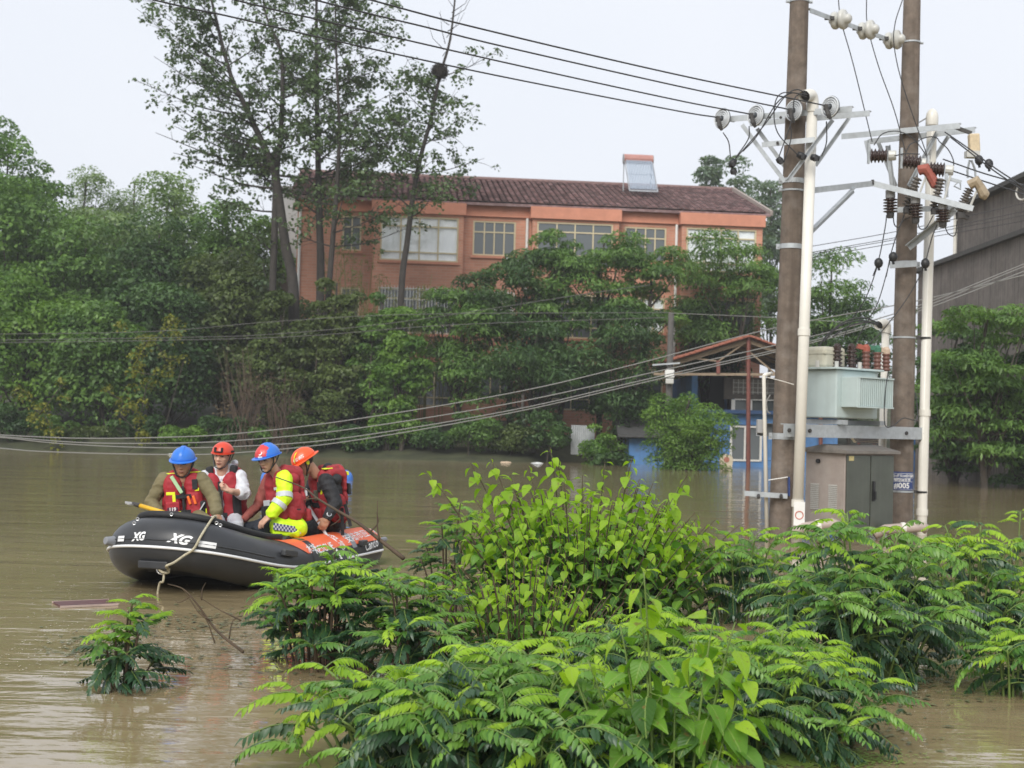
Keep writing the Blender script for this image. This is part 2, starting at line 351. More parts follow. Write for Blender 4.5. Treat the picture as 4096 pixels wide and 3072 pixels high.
def window(parent, s0, s1, z0, z1, out, cols, rowsplit, curtain=False, grille=False):
    fr = MB(); t = 0.07
    for a, b in ((s0, s0 + t), (s1 - t, s1)): wallbox(fr, a, b, out - .10, out - .02, z0, z1)
    for a, b in ((z0, z0 + t), (z1 - t, z1)): wallbox(fr, s0 + t, s1 - t, out - .10, out - .021, a, b)
    w = fr.build('window', M_cream, parent)
    zs_ = [z0 + t] + [z0 + (z1 - z0) * q for q in rowsplit] + [z1 - t]
    cs = [s0 + t + (s1 - s0 - 2 * t) * k / cols for k in range(cols + 1)]
    fr = MB()
    for k in range(1, cols): wallbox(fr, cs[k] - .03, cs[k] + .03, out - .095, out - .025, z0 + t, z1 - t)
    for zz in zs_[1:-1]: wallbox(fr, s0 + t, s1 - t, out - .097, out - .027, zz - .03, zz + .03)
    fr.build('mullion', M_cream, w)
    for k in range(cols):
        for r_ in range(len(zs_) - 1):
            pn = MB(); wallbox(pn, cs[k] + .004, cs[k + 1] - .004, out - .075, out - .065, zs_[r_] + .004, zs_[r_ + 1] - .004)
            pn.build('pane', M_clear if curtain else M_glass, w)
    if curtain:
        c = MB(); n = int((s1 - s0) / .09); vs = []
        for k in range(n + 1):
            s = s0 + .05 + (s1 - s0 - .1) * k / n; o = out - .118 + .014 * math.sin(k * 2.2 + math.sin(k * .7))
            vs += [FP(s, o, z0 + .05), FP(s, o, z1 - .05)]
        c.add(vs, [(2 * k, 2 * k + 2, 2 * k + 3, 2 * k + 1) for k in range(n)]); c.build('curtain', M_curt, w, smooth=True)
    if grille:
        gm = MB(); n = int((s1 - s0) / .14)
        for k in range(n + 1): s = s0 + (s1 - s0) * k / n; wallbox(gm, s - .012, s + .012, out + .04, out + .064, z0 - .1, z1 + .1)
        for q in range(5): z = z0 + (z1 - z0) * q / 4; wallbox(gm, s0, s1, out + .041, out + .063, z - .015, z + .015)
        gm.build('grille', M_white, w)
def clearglass():
    M = bpy.data.materials.new('clear_pane'); M.use_nodes = True; t = M.node_tree; out = t.nodes['Material Output']
    tr = nd(t, 'ShaderNodeBsdfTransparent'); gl = nd(t, 'ShaderNodeBsdfGlossy'); gl.inputs['Roughness'].default_value = .05
    ms = nd(t, 'ShaderNodeMixShader'); ms.inputs[0].default_value = .07
    t.links.new(tr.outputs[0], ms.inputs[1]); t.links.new(gl.outputs[0], ms.inputs[2]); t.links.new(ms.outputs[0], out.inputs['Surface']); return M
M_clear = clearglass()
segs = [(95, 415, 0, 285, 365, 2, [.68], 0), (415, 795, .5, 445, 775, 4, [.2, .78], 1), (795, 1085, 0, 835, 1015, 4, [.68], 0),
        (1085, 1450, .5, 1105, 1425, 4, [.25, .78], 0), (1450, 1715, 0, 1475, 1650, 4, [.68], 0), (1715, 2055, .5, 1735, 2030, 4, [.2, .78], 1)]
wl = MB(); ZT = 11.02
for a, b, out, wa, wb, cols, rs, cu in segs:
    s0, s1 = sx4(a, out), sx4(b, out); w0, w1 = sx4(wa, out), sx4(wb, out)
    wallbox(wl, s0, w0, out - .25, out, 0, ZT); wallbox(wl, w1, s1, out - .25, out, 0, ZT)
    prev = 0
    for fl in (2, 1, 0):
        z1 = 10.83 - 3.3 * fl; z0 = (8.79 if out else 9.22) - 3.3 * fl
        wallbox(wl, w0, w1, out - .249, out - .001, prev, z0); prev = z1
        if out and fl == 2: z0 = max(z0, 1.6)
        window(bb, w0 + .002, w1 - .002, z0 + .002, z1 - .002, out, cols, rs, curtain=bool(cu) and fl == 0 or (fl == 1 and a == 1450), grille=(fl == 1 and a in (415, 795)))
    wallbox(wl, w0, w1, out - .249, out - .001, prev, ZT)
    if out:
        wallbox(wl, s0, s0 + .25, -.3, out - .252, 0, ZT); wallbox(wl, s1 - .25, s1, -.3, out - .252, 0, ZT)
wallbox(wl, 0, .25, -14, -.251, 0, ZT); wallbox(wl, BL - .25, BL, -14, -.251, 0, ZT); wallbox(wl, .25, BL - .25, -14, -13.75, 0, ZT)
wl.build('wall', M_brick, bb)
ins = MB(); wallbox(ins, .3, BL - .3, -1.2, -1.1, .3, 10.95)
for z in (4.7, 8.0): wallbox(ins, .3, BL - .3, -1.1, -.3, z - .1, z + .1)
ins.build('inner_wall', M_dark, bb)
bd = MB(); wallbox(bd, -.12, BL + .12, -.3, .12, ZT, 11.57)
for a, b, out, *_ in segs:
    if out: wallbox(bd, sx4(a, out) - .1, sx4(b, out) + .1, .121, out + .14, ZT - .06, 11.5)
bd.build('eave_band', M_brick2, bb)
for a, b, out, wa, wb, *_ in segs:
    for fl in (0, 1): sl_ = MB(); wallbox(sl_, sx4(wa, out) - .08, sx4(wb, out) + .08, out + .002, out + .10, (8.79 if out else 9.22) - 3.3 * fl - .12, (8.79 if out else 9.22) - 3.3 * fl); sl_.build('window_sill', M_brick2, bb)
for x in (105, 1063, 1693):
    s = sx4(x, .1); pm = MB(); pm.tube([FP(s, .1, .5), FP(s, .1, ZT - .02)], .065, 8); pm.build('drainpipe', M_white, bb)
# roof
RZ0, RZ1, RD = 11.60, 13.95, 7.0
rf = MB(); pl = lambda s, t, dz=0: FP(s, .45 - t * (RD + .45), RZ0 + (RZ1 - RZ0) * t + dz)
rf.hexa([pl(-.4, 0, -.12), pl(BL + .3, 0, -.12), pl(BL + .3, 1, -.12), pl(-.4, 1, -.12), pl(-.4, 0), pl(BL + .3, 0), pl(BL + .3, 1), pl(-.4, 1)])
bk = lambda s, t, dz=0: FP(s, -RD - t * RD, RZ1 - (RZ1 - RZ0) * t + dz)
rf.hexa([bk(-.4, 0.001, -.12), bk(BL + .3, 0.001, -.12), bk(BL + .3, 1, -.12), bk(-.4, 1, -.12), bk(-.4, 0.001), bk(BL + .3, 0.001), bk(BL + .3, 1), bk(-.4, 1)])
roof = rf.build('roof', M_tile, bb)
tl = MB(); nc, nr = 78, 22; sl_len = BL + .5; slope = (pl(0, 1) - pl(0, 0)).normalized(); nrm = be.cross(slope); nrm = nrm if nrm.z > 0 else -nrm
for r_ in range(nr):
    for c in range(nc):
        s0 = -.35 + sl_len * c / nc; wdt = sl_len / nc; o = pl(s0, r_ / nr) ; ln = (RD + .9) / nr * 1.12
        h = .05 + random.uniform(-.008, .008); vs = []
        for q, (u, hh) in enumerate(((0.0, .004), (.25, .05), (.5, .07), (.75, .05), (.97, .004))):
            vs += [o + be * (wdt * u) + nrm * (hh + .075), o + be * (wdt * u) + slope * ln + nrm * (hh * .9 + .005)]
        tl.add(vs, [(2 * k, 2 * k + 2, 2 * k + 3, 2 * k + 1) for k in range(4)] + [(0, 8, 6, 4, 2)])
tag(tl.build('roof_tile', M_tile, bb), kind='stuff')
rd = MB(); rd.tube([FP(-.4, -RD, RZ1 + .05), FP(BL + .3, -RD, RZ1 + .05)], .13, 8); rd.build('ridge', mat('ridge_tile', (.17, .10, .09), .7, var=.2), roof)
vg = MB(); vg.bar(pl(BL + .36, 0, .05), pl(BL + .36, 1, .09), .12, .22); vg.bar(bk(BL + .36, 0, .09), bk(BL + .36, 1, .05), .12, .22); vg.build('verge', mat('verge_mortar', (.33, .28, .25), .9, var=.2), roof)
gab = MB(); gab.add([FP(BL - .1, 0, ZT), FP(BL - .1, -2 * RD, ZT), FP(BL - .1, -RD, RZ1 - .15), FP(.1, 0, ZT), FP(.1, -2 * RD, ZT), FP(.1, -RD, RZ1 - .15)], [(0, 1, 2), (5, 4, 3)]); gab.build('gable', M_brick, bb)
# air conditioner on the wall
ac = thing('air_conditioner', 'white air conditioner unit under a middle window of the brick building', 'air conditioner', FP(sx4(1015, .3), .05, 8.5))
s = sx4(1015, .3); a = MB(); wallbox(a, s - .42, s + .42, .06, .36, 8.62, 9.14); a.build('casing', M_white, ac, bevel=.02)
a = MB(); a.lathe([(.2, 0), (.2, .012), (.17, .014)], FP(s - .12, .361, 8.88), bn, 16); a.build('fan_grille', M_steel, ac)
a = MB(); wallbox(a, s - .35, s - .3, .005, .34, 8.55, 8.60); wallbox(a, s + .3, s + .35, .005, .34, 8.55, 8.60); a.build('bracket', M_steel, ac)
# solar water heater on the roof
p0 = sx4(1530, 0); p1 = sx4(1650, 0); pz = lambda s, t, dz: pl(s, t, dz)
k_ = 1.03
sh = thing('solar_water_heater', 'solar water heater with glass tubes and red tank on the tiled roof', 'water heater', pl(p0, .35))
hw = (p1 - p0) * k_
a = MB(); a.tube([FP(p0 - .05, -4.2, 14.82), FP(p0 + hw + .05, -4.2, 14.82)], .24, 14); a.build('tank', mat('tank_red', (.40, .19, .16), .45, var=.2), sh, smooth=False)
for e_ in (p0 - .06, p0 + hw + .03): a = MB(); a.tube([FP(e_, -4.2, 14.82), FP(e_ + .03, -4.2, 14.82)], .25, 14); a.build('tank_end', mat('grey_cap', (.3, .3, .3), .6), sh)
for k in range(16):
    s = p0 + .08 + (hw - .16) * k / 15; a = MB(); a.tube([FP(s, -2.6, 13.05), FP(s, -4.0, 14.72)], .032, 6); a.build('glass_tube', mat('vacuum_tube', (.32, .38, .46), .15, spec=.8), sh)
a = MB()
for s in (p0, p0 + hw): a.bar(FP(s, -2.5, 12.92), FP(s, -4.1, 14.75), .05, .05); a.bar(FP(s, -4.35, 13.05), FP(s, -4.3, 14.75), .05, .05)
a.bar(FP(p0, -2.55, 12.97), FP(p0 + hw, -2.55, 12.97), .06, .08); a.bar(FP(p0, -3.4, 13.92), FP(p0 + hw, -3.4, 13.92), .03, .03); a.build('frame', M_steel, sh)
# grey block beside the building
ng = thing('grey_house', 'plain grey rendered house end at the left of the brick building', 'building', P(1150, 1200, 70))
a = MB(); x0 = P(1095, 1000, 70).x; x1 = P(1200, 1000, 70).x
a.box(((x0 + x1) / 2 - 0, 74, 6.6), (x1 - x0, 8, 13.2)); a.build('wall', mat('grey_render', (.36, .36, .36), .9, var=.12, vscale=.8), ng)
a = MB(); a.box(((x0 + x1) / 2, 74, 13.3), (x1 - x0 + .3, 8.3, .2)); a.build('roof', mat('grey_slab', (.27, .27, .27), .9, var=.1), ng)

# ================================================================== blue house with gable canopy
def z3(x, y): return (2600 + x / 1.3824, 1000 + y / 1.3824)
def Q(x, y, d): return P(*z3(x, y), d)
M_blue = mat('blue_painted_wall', (0.085, 0.22, 0.48), 0.75, var=0.18, vscale=1.6, dirt=0.5, dirtcol=(0.10, 0.14, 0.20), streak=.25, streakcol=(.06, .08, .1))
M_blued = mat('blue_roof_edge', (0.03, 0.08, 0.20), 0.6)
bh = thing('blue_house', 'blue painted single-storey house with white framed window standing in the flood', 'house', Q(545, 1200, 55))
dW = 56.0
def wq(mb, x0, y0, x1, y1, d, th=.2):
    a = Q(x0, y1, d); b = Q(x1, y1, d); c = Q(x1, y0, d); e = Q(x0, y0, d); bz = (a.z + b.z) / 2; tz = (c.z + e.z) / 2
    mb.box(((a.x + b.x) / 2, d + th / 2, (bz + tz) / 2), (b.x - a.x, th, tz - bz))
a = MB(); wq(a, 230, 900, 440, 1300, dW, .25); wq(a, 440, 900, 1035, 972, dW, .25); wq(a, 440, 1168, 1035, 1300, dW, .25); wq(a, 617, 972, 1035, 1168, dW, .25)
xl = Q(230, 1000, dW).x; xr = Q(1035, 1000, dW).x
a.box((xl + .12, dW + 3.6, 1.4), (.24, 6.7, 4.6)); a.box((xr - .12, dW + 3.6, 1.4), (.24, 6.7, 4.6)); a.box(((xl + xr) / 2, dW + 6.9, 1.4), (xr - xl - .5, .2, 4.6)); a.build('wall', M_blue, bh)
a = MB(); wq(a, 200, 888, 1060, 908, dW - .35, .5); a.build('eave', M_blued, bh)
wf = MB(); wq(wf, 440, 972, 452, 1168, dW - .05, .1); wq(wf, 605, 972, 617, 1168, dW - .05, .1); wq(wf, 452, 972, 605, 982, dW - .05, .1); wq(wf, 452, 1158, 605, 1168, dW - .05, .1); wq(wf, 518, 982, 528, 1158, dW - .05, .1)
wn = wf.build('window', M_white, bh)
for x0, x1 in ((452, 518), (528, 605)): a = MB(); wq(a, x0 + 1, 983, x1 - 1, 1157, dW + .02, .02); a.build('pane', M_glass, wn)
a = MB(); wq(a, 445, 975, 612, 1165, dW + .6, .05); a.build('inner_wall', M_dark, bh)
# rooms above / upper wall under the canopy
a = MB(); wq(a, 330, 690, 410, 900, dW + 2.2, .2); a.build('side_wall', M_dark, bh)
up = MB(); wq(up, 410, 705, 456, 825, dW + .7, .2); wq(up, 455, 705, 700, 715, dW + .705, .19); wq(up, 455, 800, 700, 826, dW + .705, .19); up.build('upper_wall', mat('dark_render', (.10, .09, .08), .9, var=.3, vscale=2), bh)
gr_ = MB()
for k in range(8): wq(gr_, 460 + k * 27, 715, 463 + k * 27, 800, dW + .72, .03)
for y in (735, 760, 785): wq(gr_, 455, y, 690, y + 3, dW + .75, .03)
gr_.build('grille', M_white, bh)
a = MB(); wq(a, 455, 714, 700, 801, dW + .95, .05); a.build('backing', mat('grey_board', (.30, .29, .27), .9, var=.2), bh)
a = MB(); wq(a, 450, 826, 470, 890, dW + .5, .1); wq(a, 555, 826, 565, 890, dW + .5, .1); wq(a, 470, 826, 720, 832, dW + .5, .1); a.build('clerestory_frame', M_white, bh)
a = MB(); wq(a, 470, 832, 720, 890, dW + .65, .05); a.build('clerestory_pane', M_glass, bh)
# canopy: gable end faces the camera
cp = thing('gable_canopy', 'open canopy with red tiled gable roof on rust red posts beside the poles', 'canopy', Q(545, 1215, 53.5))
dF, dB = 53.5, 61.0
pk, le, re_ = Q(545, 478, dF), Q(120, 608, dF), Q(960, 590, dF)
re_.z = le.z
M_rtile = mat('red_roof_tile', (.30, .10, .06), .75, var=.35, vscale=4, dirt=.4, dirtcol=(.10, .07, .05))
for sgn, e_ in ((0, le), (1, re_)):
    d_ = (e_ - pk); L = d_.length; sld = d_.normalized(); n_ = Vector((-sld.z, 0, sld.x)); n_ = n_ if n_.z > 0 else -n_
    cnt = int(L / .24)
    t_ = MB()
    for r_ in range(26):
        y0 = dF - .25 + r_ * .31
        for c in range(cnt):
            o = pk + sld * (L * c / cnt); o = Vector((o.x, y0, o.z)); dx = sld * (L / cnt * 1.1); rr = random.uniform(0, .02)
            t_.add([o + n_ * (.02 + rr), o + dx + n_ * (.045 + rr), o + dx + V(0, .15, 0) + n_ * (.085 + rr), o + V(0, .15, 0) + n_ * (.06 + rr), o + V(0, .30, 0) + n_ * (.02 + rr), o + dx + V(0, .30, 0) + n_ * (.045 + rr),
                    o + dx - n_ * .01, o + dx + V(0, .3, 0) - n_ * .01, o - n_ * .02], [(0, 1, 2, 3), (3, 2, 5, 4), (1, 6, 7, 5, 2), (0, 8, 6, 1)])
    tag(t_.build('roof_tile', M_rtile, cp), kind='stuff')
    dk = MB(); a0, b0 = pk - n_ * .04, e_ - n_ * .04
    dk.hexa([a0 - n_ * .05, b0 - n_ * .05, b0 - n_ * .05 + V(0, 7.8, 0), a0 - n_ * .05 + V(0, 7.8, 0), a0, b0, b0 + V(0, 7.8, 0), a0 + V(0, 7.8, 0)]); dk.build('roof_deck', mat('weathered_timber', (.13, .09, .065), .9, var=.3, vscale=5), cp)
    for yy in (.1, 2, 4, 6): rf_ = MB(); rf_.bar(pk - n_ * .17 + V(0, yy, 0), e_ - n_ * .17 + V(0, yy, 0), .09, .14); rf_.build('rafter', mat('pale_timber', (.26, .20, .14), .85, var=.25), cp)
a = MB(); a.bar(Q(20, 686, dF), Q(960, 690, dF), .09, .10); a.build('tie_beam', mat('pale_timber', (.26, .20, .14)), cp)
a = MB(); a.bar(Q(377, 610, dF - .06), Q(377, 684, dF - .06), .14, .06); a.build('king_post', M_rust, cp)
for x0, y0, x1, y1 in ((377, 615, 545, 500), (377, 615, 250, 600), (700, 690, 545, 560)): a = MB(); a.bar(Q(x0, y0, dF + .12), Q(x1, y1, dF + .12), .06, .06); a.build('strut', mat('pale_timber', (.26, .20, .14)), cp)
for x, y0, d in ((545, 480, dF), (112, 640, dF + .2), (945, 620, dF + 2)):
    a = MB(); b_ = Q(x, 1230, d); a.tube([V(b_.x, d, -.8), Q(x, y0, d)], .085, 8); a.build('post', M_rust, cp)
# lower blue shed at the left and blue wall at the right
bs = thing('blue_shed', 'low dark roofed blue shed at the water edge beside the round tree', 'shed', P(2620, 1840, 55.5))
a = MB(); q0 = P(2518, 1700, 55.5); q1 = P(2790, 1700, 55.5); a.box(((q0.x + q1.x) / 2, 57, .1), (q1.x - q0.x, 3, 1.9)); a.build('wall', M_blue, bs)
a = MB(); a.hexa([V(q0.x - .5, 55.0, 1.1), V(q1.x + .2, 55.0, 1.1), V(q1.x + .2, 59, 2.6), V(q0.x - .5, 59, 2.6), V(q0.x - .5, 55.0, 1.2), V(q1.x + .2, 55.0, 1.2), V(q1.x + .2, 59, 2.7), V(q0.x - .5, 59, 2.7)]); a.build('roof', mat('dark_sheet_roof', (.06, .06, .06), .8, var=.3), bs)
bw = thing('blue_fence_wall', 'blue sheet wall half hidden behind the right hand trees', 'wall', P(3900, 1890, 56))
n = 26; q0 = P(3640, 1800, 56.5); q1 = P(4240, 1800, 56.5)
a = MB(); a.box(((q0.x + q1.x) / 2, 56.6, .5), (q1.x - q0.x, .1, 1.9)); a.build('sheet', mat('blue_sheet', (.04, .12, .28), .5, var=.2), bw)
for k in range(n): x = q0.x + (q1.x - q0.x) * k / n; a = MB(); a.box((x, 56.53, .5), (.05, .05, 1.88)); a.build('rib', mat('blue_sheet', (.04, .12, .28)), bw)
wp = thing('corrugated_panel', 'pale corrugated sheet leaning among shrubs on the far bank', 'panel', P(2330, 1760, 55))
q0 = P(2285, 1700, 55); q1 = P(2378, 1760, 55); a = MB(); vs = []
for k in range(25):
    x = q0.x + (q1.x - q0.x) * k / 24; yy = 55 + (.03 if k % 2 else -.03); vs += [(x, yy, .35), (x, yy + .1, q0.z)]
a.add(vs, [(2 * k, 2 * k + 2, 2 * k + 3, 2 * k + 1) for k in range(24)]); a.build('sheet', mat('pale_sheet', (.42, .44, .45), .6, var=.15), wp)
# satellite dish / cream board by the blue house
cb = thing('cream_board', 'cream rounded board standing in the water before the blue house', 'board', Q(422, 1190, 54.5))
b_ = Q(422, 1205, 54.8); a = MB(); k_ = 54.8 / FPX / 1.3824
prof = [(-33, 1230), (-33, 1190), (-38, 1165), (-34, 1145), (-20, 1132), (0, 1128), (20, 1132), (34, 1145), (38, 1165), (33, 1190), (33, 1230)]
fr_ = [Q(422 + x, y, 54.8) for x, y in prof]; bk_ = [p + V(0, .08, 0) for p in fr_]; n = len(fr_)
a.add(fr_ + bk_, [tuple(range(n))[::-1], tuple(range(n, 2 * n))] + [(i, (i + 1) % n, n + (i + 1) % n, n + i) for i in range(n)]); a.build('panel', mat('cream_plastic', (.62, .55, .42), .5, var=.08), cb)
a = MB(); a.lathe([(.11, 0), (.11, .012)], Q(424, 1158, 54.78), (0, -1, 0), 14); a.build('emblem', mat('faded_red', (.42, .16, .11), .6, var=.4, vscale=12), cb)
# tilted sign board behind the cabinet
rb = thing('striped_board', 'fallen white board with dark rows of print behind the switch cabinet', 'board', Q(1180, 1060, 50))
c0, c1, c2, c3 = Q(1095, 1022, 49), Q(1290, 1022, 49), Q(1290, 1075, 49.6), Q(1130, 1065, 49.6)
a = MB(); a.hexa([c3 + V(0, .06, 0), c2 + V(0, .06, 0), c1 + V(0, .06, 0), c0 + V(0, .06, 0), c3, c2, c1, c0]); a.build('panel', M_white, rb)
for k in range(5):
    t = (k + .5) / 5; u0, u1 = c0.lerp(c3, t), c1.lerp(c2, t); a = MB(); a.bar(u0.lerp(u1, .08) + V(0, -.02, 0), u0.lerp(u1, .95) + V(0, -.02, 0), .01, .05); a.build('print_row', mat('slate_print', (.16, .16, .22), .7), rb)
a = MB(); a.tube([V(c3.x + .2, 49.7, -.8), c3 + V(.2, .12, 0)], .05, 6); a.tube([V(c2.x - .3, 49.7, -.8), c2 + V(-.3, .12, 0)], .05, 6); a.build('post', M_rust, rb)

# ================================================================== grey stained building on the right
gb = thing('concrete_building', 'stained grey concrete building with stepped parapet at the right edge', 'building', (18, 54, .5))
M_sc = mat('stained_concrete', (.15, .132, .12), .92, var=.3, vscale=.9, bump=.15, streak=.9, streakcol=(.045, .042, .04), dirt=.35, dirtcol=(.24, .215, .2))
a = MB(); a.box((21, 47, 3.9), (10, 14, 8.0)); a.build('lower_wall', M_sc, gb)
a = MB(); a.box((21.1, 44.5, 8.8), (9.9, 10.6, 1.78)); a.build('upper_wall', M_sc, gb)
a = MB(); a.box((20.95, 47, 7.98), (10.3, 14.3, .16)); a.box((20.95, 44.5, 9.76), (10.3, 11, .15)); a.build('coping', mat('dark_coping', (.06, .058, .055), .9, var=.2), gb)
a = MB(); q0 = P(3797, 1000, 49.5); a.tube([V(15.95, 49.4, 7.9), V(15.95, 49.4, 9.5), V(16.1, 49.4, 9.62)], .07, 8); a.build('downpipe', M_pvc, gb)
a = MB(); a.tube(smooth_path([V(15.98, 43.4, 9.5), V(15.9, 43.3, 9.3), V(15.9, 43.1, 9.1), V(15.9, 42.7, 9.0), V(15.9, 42.3, 9.05)]), .03, 6); a.build('hose', M_pvc, gb)
# ================================================================== utility poles and their gear
def U(x, y, d): return P(2700 + x / 1.5845, y / 1.5845, d)          # close-up of the pole heads
def U6(x, y, d): return P(3380 + x / 2.676, 480 + y / 2.676, d)     # close-up of the fuse gear
M_pole = mat('pole_concrete', (.145, .115, .092), .9, var=.3, vscale=7, bump=.35, bscale=30, streak=.75, streakcol=(.085, .065, .05), dirt=.25, dirtcol=(.34, .31, .28))
M_gal = mat('galvanised_angle', (.42, .45, .47), .5, metal=.35, var=.14, vscale=12, dirt=.2, dirtcol=(.22, .2, .18))
M_ins = mat('brown_porcelain', (.035, .018, .014), .25, spec=.7); M_gins = mat('pale_porcelain', (.50, .50, .47), .3, var=.1, vscale=20)
M_gdisc = mat('grey_glass_disc', (.66, .69, .72), .35, var=.1, vscale=30); M_hard = mat('dark_fitting', (.055, .052, .05), .6, metal=.3, var=.3, vscale=20)
M_cable = mat('black_cable', (.03, .03, .032), .6); M_cableg = mat('grey_cable', (.20, .20, .19), .6)
DL, DR = 20.0, 21.7
LB, LT = P(3127, 2130, DL), P(3203, -160, DL); RB, RT = P(3601, 2046, DR), P(3652, -160, DR)
PL_dir = Vector((RB.x - LB.x, RB.y - LB.y, 0)).normalized(); PN_dir = Vector((PL_dir.y, -PL_dir.x, 0))   # along the pair, and square to it (right, towards camera)
def pole_at(b, t, y=None, z=None): k = (z - b.z) / (t.z - b.z); return b.lerp(t, k)
def rad(z): return .193 - (z / 75 / 2) * 1.05
def make_pole(b, t, label, bands):
    base = pole_at(b, t, z=-1.2); ob = thing('utility_pole', label, 'pole', base, group='concrete pole pair')
    a = MB(); zs_ = [-1.2, 0, 1, 2, 3, 4, 5, 6, 7, 8, 9.5]; a.tube([pole_at(b, t, z=z) for z in zs_], [rad(z) for z in zs_], 24); a.build('shaft', M_pole, ob, smooth=True)
    for z, h in bands:
        a = MB(); c = pole_at(b, t, z=z); r_ = rad(z) + .004
        a.lathe([(r_, -h / 2), (r_ + .007, -h / 2), (r_ + .007, h / 2), (r_, h / 2)], c, t - b, 24)
        for s_ in (-1, 1):
            q = c + PN_dir * 0 + Vector((1, 0, 0)) * s_ * (r_ + .03); a.box(q, (.05, .03, h * 1.1)); a.tube([q + V(0, -.035, 0), q + V(0, .035, 0)], .012, 6)
        a.build('clamp_band', M_gal, ob)
    return ob
def zp(x2, y2, d): return U(x2, y2, d).z
poleL = make_pole(LB, LT, 'left concrete utility pole with white conduit in front of its foot', [(zp(740, 1565, DL), .07), (zp(740, 1150, DL), .07), (zp(740, 1210, DL), .025), (Q(725, 1030, DL).z, .09), (zp(800, 12, DL), .03)])
poleR = make_pole(RB, RT, 'right concrete utility pole carrying the blue number plate', [(U6(640, 1545, DR).z, .08), (Q(1390, 485, DR).z, .025), (Q(1375, 1030, DR).z, .09), (zp(1500, 272, DR), .025), (Q(1390, 1333, DR).z, .03)])
# ---- white conduits
def pipe(label, pts, r, name='conduit_pipe', collars=()):
    ob = thing(name, label, 'pipe', pts[0], group='white conduits'); a = MB(); a.tube(pts, r, 16); a.build('pipe', M_pvc, ob, smooth=True)
    for c, d_ in collars: a = MB(); a.lathe([(r + .002, -.05), (r + .012, -.05), (r + .012, .05), (r + .002, .05)], c, d_, 16); a.build('collar', M_pvc, ob)
    return ob
dl = DL - .32
p0, p1 = P(3183, 2230, dl), U(870, 690, dl)
pipe('tall white conduit in front of the left pole with elbow under the disc insulators', [p0, p1], .079, collars=[(p0.lerp(p1, .5), p1 - p0), (p0.lerp(p1, .12), p1 - p0), (p1, p1 - p0)])
el = thing('conduit_elbow', 'white elbow fitting with black cables on top of the left conduit', 'pipe', p1)
a = MB(); a.tube(smooth_path([p1 + V(0, 0, .02), U(872, 640, dl), U(862, 605, dl - .04), U(838, 605, dl - .12), U(818, 612, dl - .2)], 5), .088, 16, cap=False); o_ = a.build('elbow', M_pvc, el, smooth=True)
a = MB(); a.lathe([(.075, 0), (.075, .01)], U(835, 608, dl - .12), U(818, 612, dl - .2) - U(838, 605, dl - .12), 12); a.build('dark_bore', M_black, el)
dr = DR - .05
p0, p1 = Q(1504, 1450, dr), U(1628, 800, dr)
pipe('tall white conduit at the right of the numbered pole', [P(3686, 2260, dr), p0, p1, p1 + V(0, 0, .0)], .079, collars=[(Q(1519, 900, dr), p1 - p0), (p0, p1 - p0)])
cap = thing('vent_dome', 'round white cap on top of the right conduit', 'pipe', p1); a = MB(); a.lathe([(.09, 0), (.098, .02), (.098, .14), (.09, .2), (.06, .255), (.02, .28)], p1, p1 - p0, 16); a.build('dome', M_pvc, cap, smooth=True)
a = MB(); a.tube(smooth_path([U(1548, 775, dr), U(1600, 745, dr), U(1635, 727, dr), U(1650, 740, dr)]), .012, 6); a.build('stay', M_cableg, cap)
for (x, y) in ((1525, 487), (1503, 1338)):
    st = thing('conduit_strap', 'black strap holding the right conduit %s' % ('beside the transformer' if y < 900 else 'below the number plate'), 'strap', Q(x, y, dr))
    a = MB(); c = Q(x, y, dr); a.lathe([(.08, -.015), (.087, -.015), (.087, .015), (.08, .015)], c, p1 - p0, 16); a.build('band', M_black, st)
    a = MB(); e_ = pole_at(RB, RT, z=c.z); a.bar(c + V(-.08, 0, 0), V(e_.x + .17, e_.y - .05, c.z + .005), .02, .05); a.build('arm', M_hard, st)
dt = DL - .1
t0, t1 = Q(648, 1640, dt), Q(630, 715, dt)
tp = thing('thin_conduit', 'thin white conduit with bent top left of the left pole', 'pipe', t0)
a = MB(); a.tube([t0, t1] + smooth_path([t1, Q(631, 698, dt), Q(640, 690, dt), Q(668, 684, dt + .1)], 4)[1:], .029, 10); a.build('pipe', M_pvc, tp, smooth=True)
a = MB(); a.tube(smooth_path([Q(650, 705, dt), Q(720, 722, dl - .1), Q(795, 744, dl - .08)]), .006, 5); a.build('tie_wire', M_pvc, tp)
db = DR + .35
b0, b1 = Q(1285, 1090, db), Q(1303, 460, db)
bp_ = thing('back_conduit', 'white conduit with open elbow behind the transformer bushings', 'pipe', b0)
a = MB(); a.tube([b0 - V(0, 0, 1.6), b0, b1], .062, 14); a.build('pipe', M_pvc, bp_, smooth=True)
a = MB(); a.tube(smooth_path([b1, Q(1308, 425, db), Q(1298, 406, db - .03), Q(1275, 410, db - .1), Q(1262, 418, db - .16)], 5), .075, 14, cap=False); a.build('elbow', M_pvc, bp_, smooth=True)
a = MB(); a.lathe([(.062, 0), (.062, .01)], Q(1272, 411, db - .1), Q(1262, 418, db - .16) - Q(1275, 410, db - .1), 12); a.build('dark_bore', M_black, bp_)
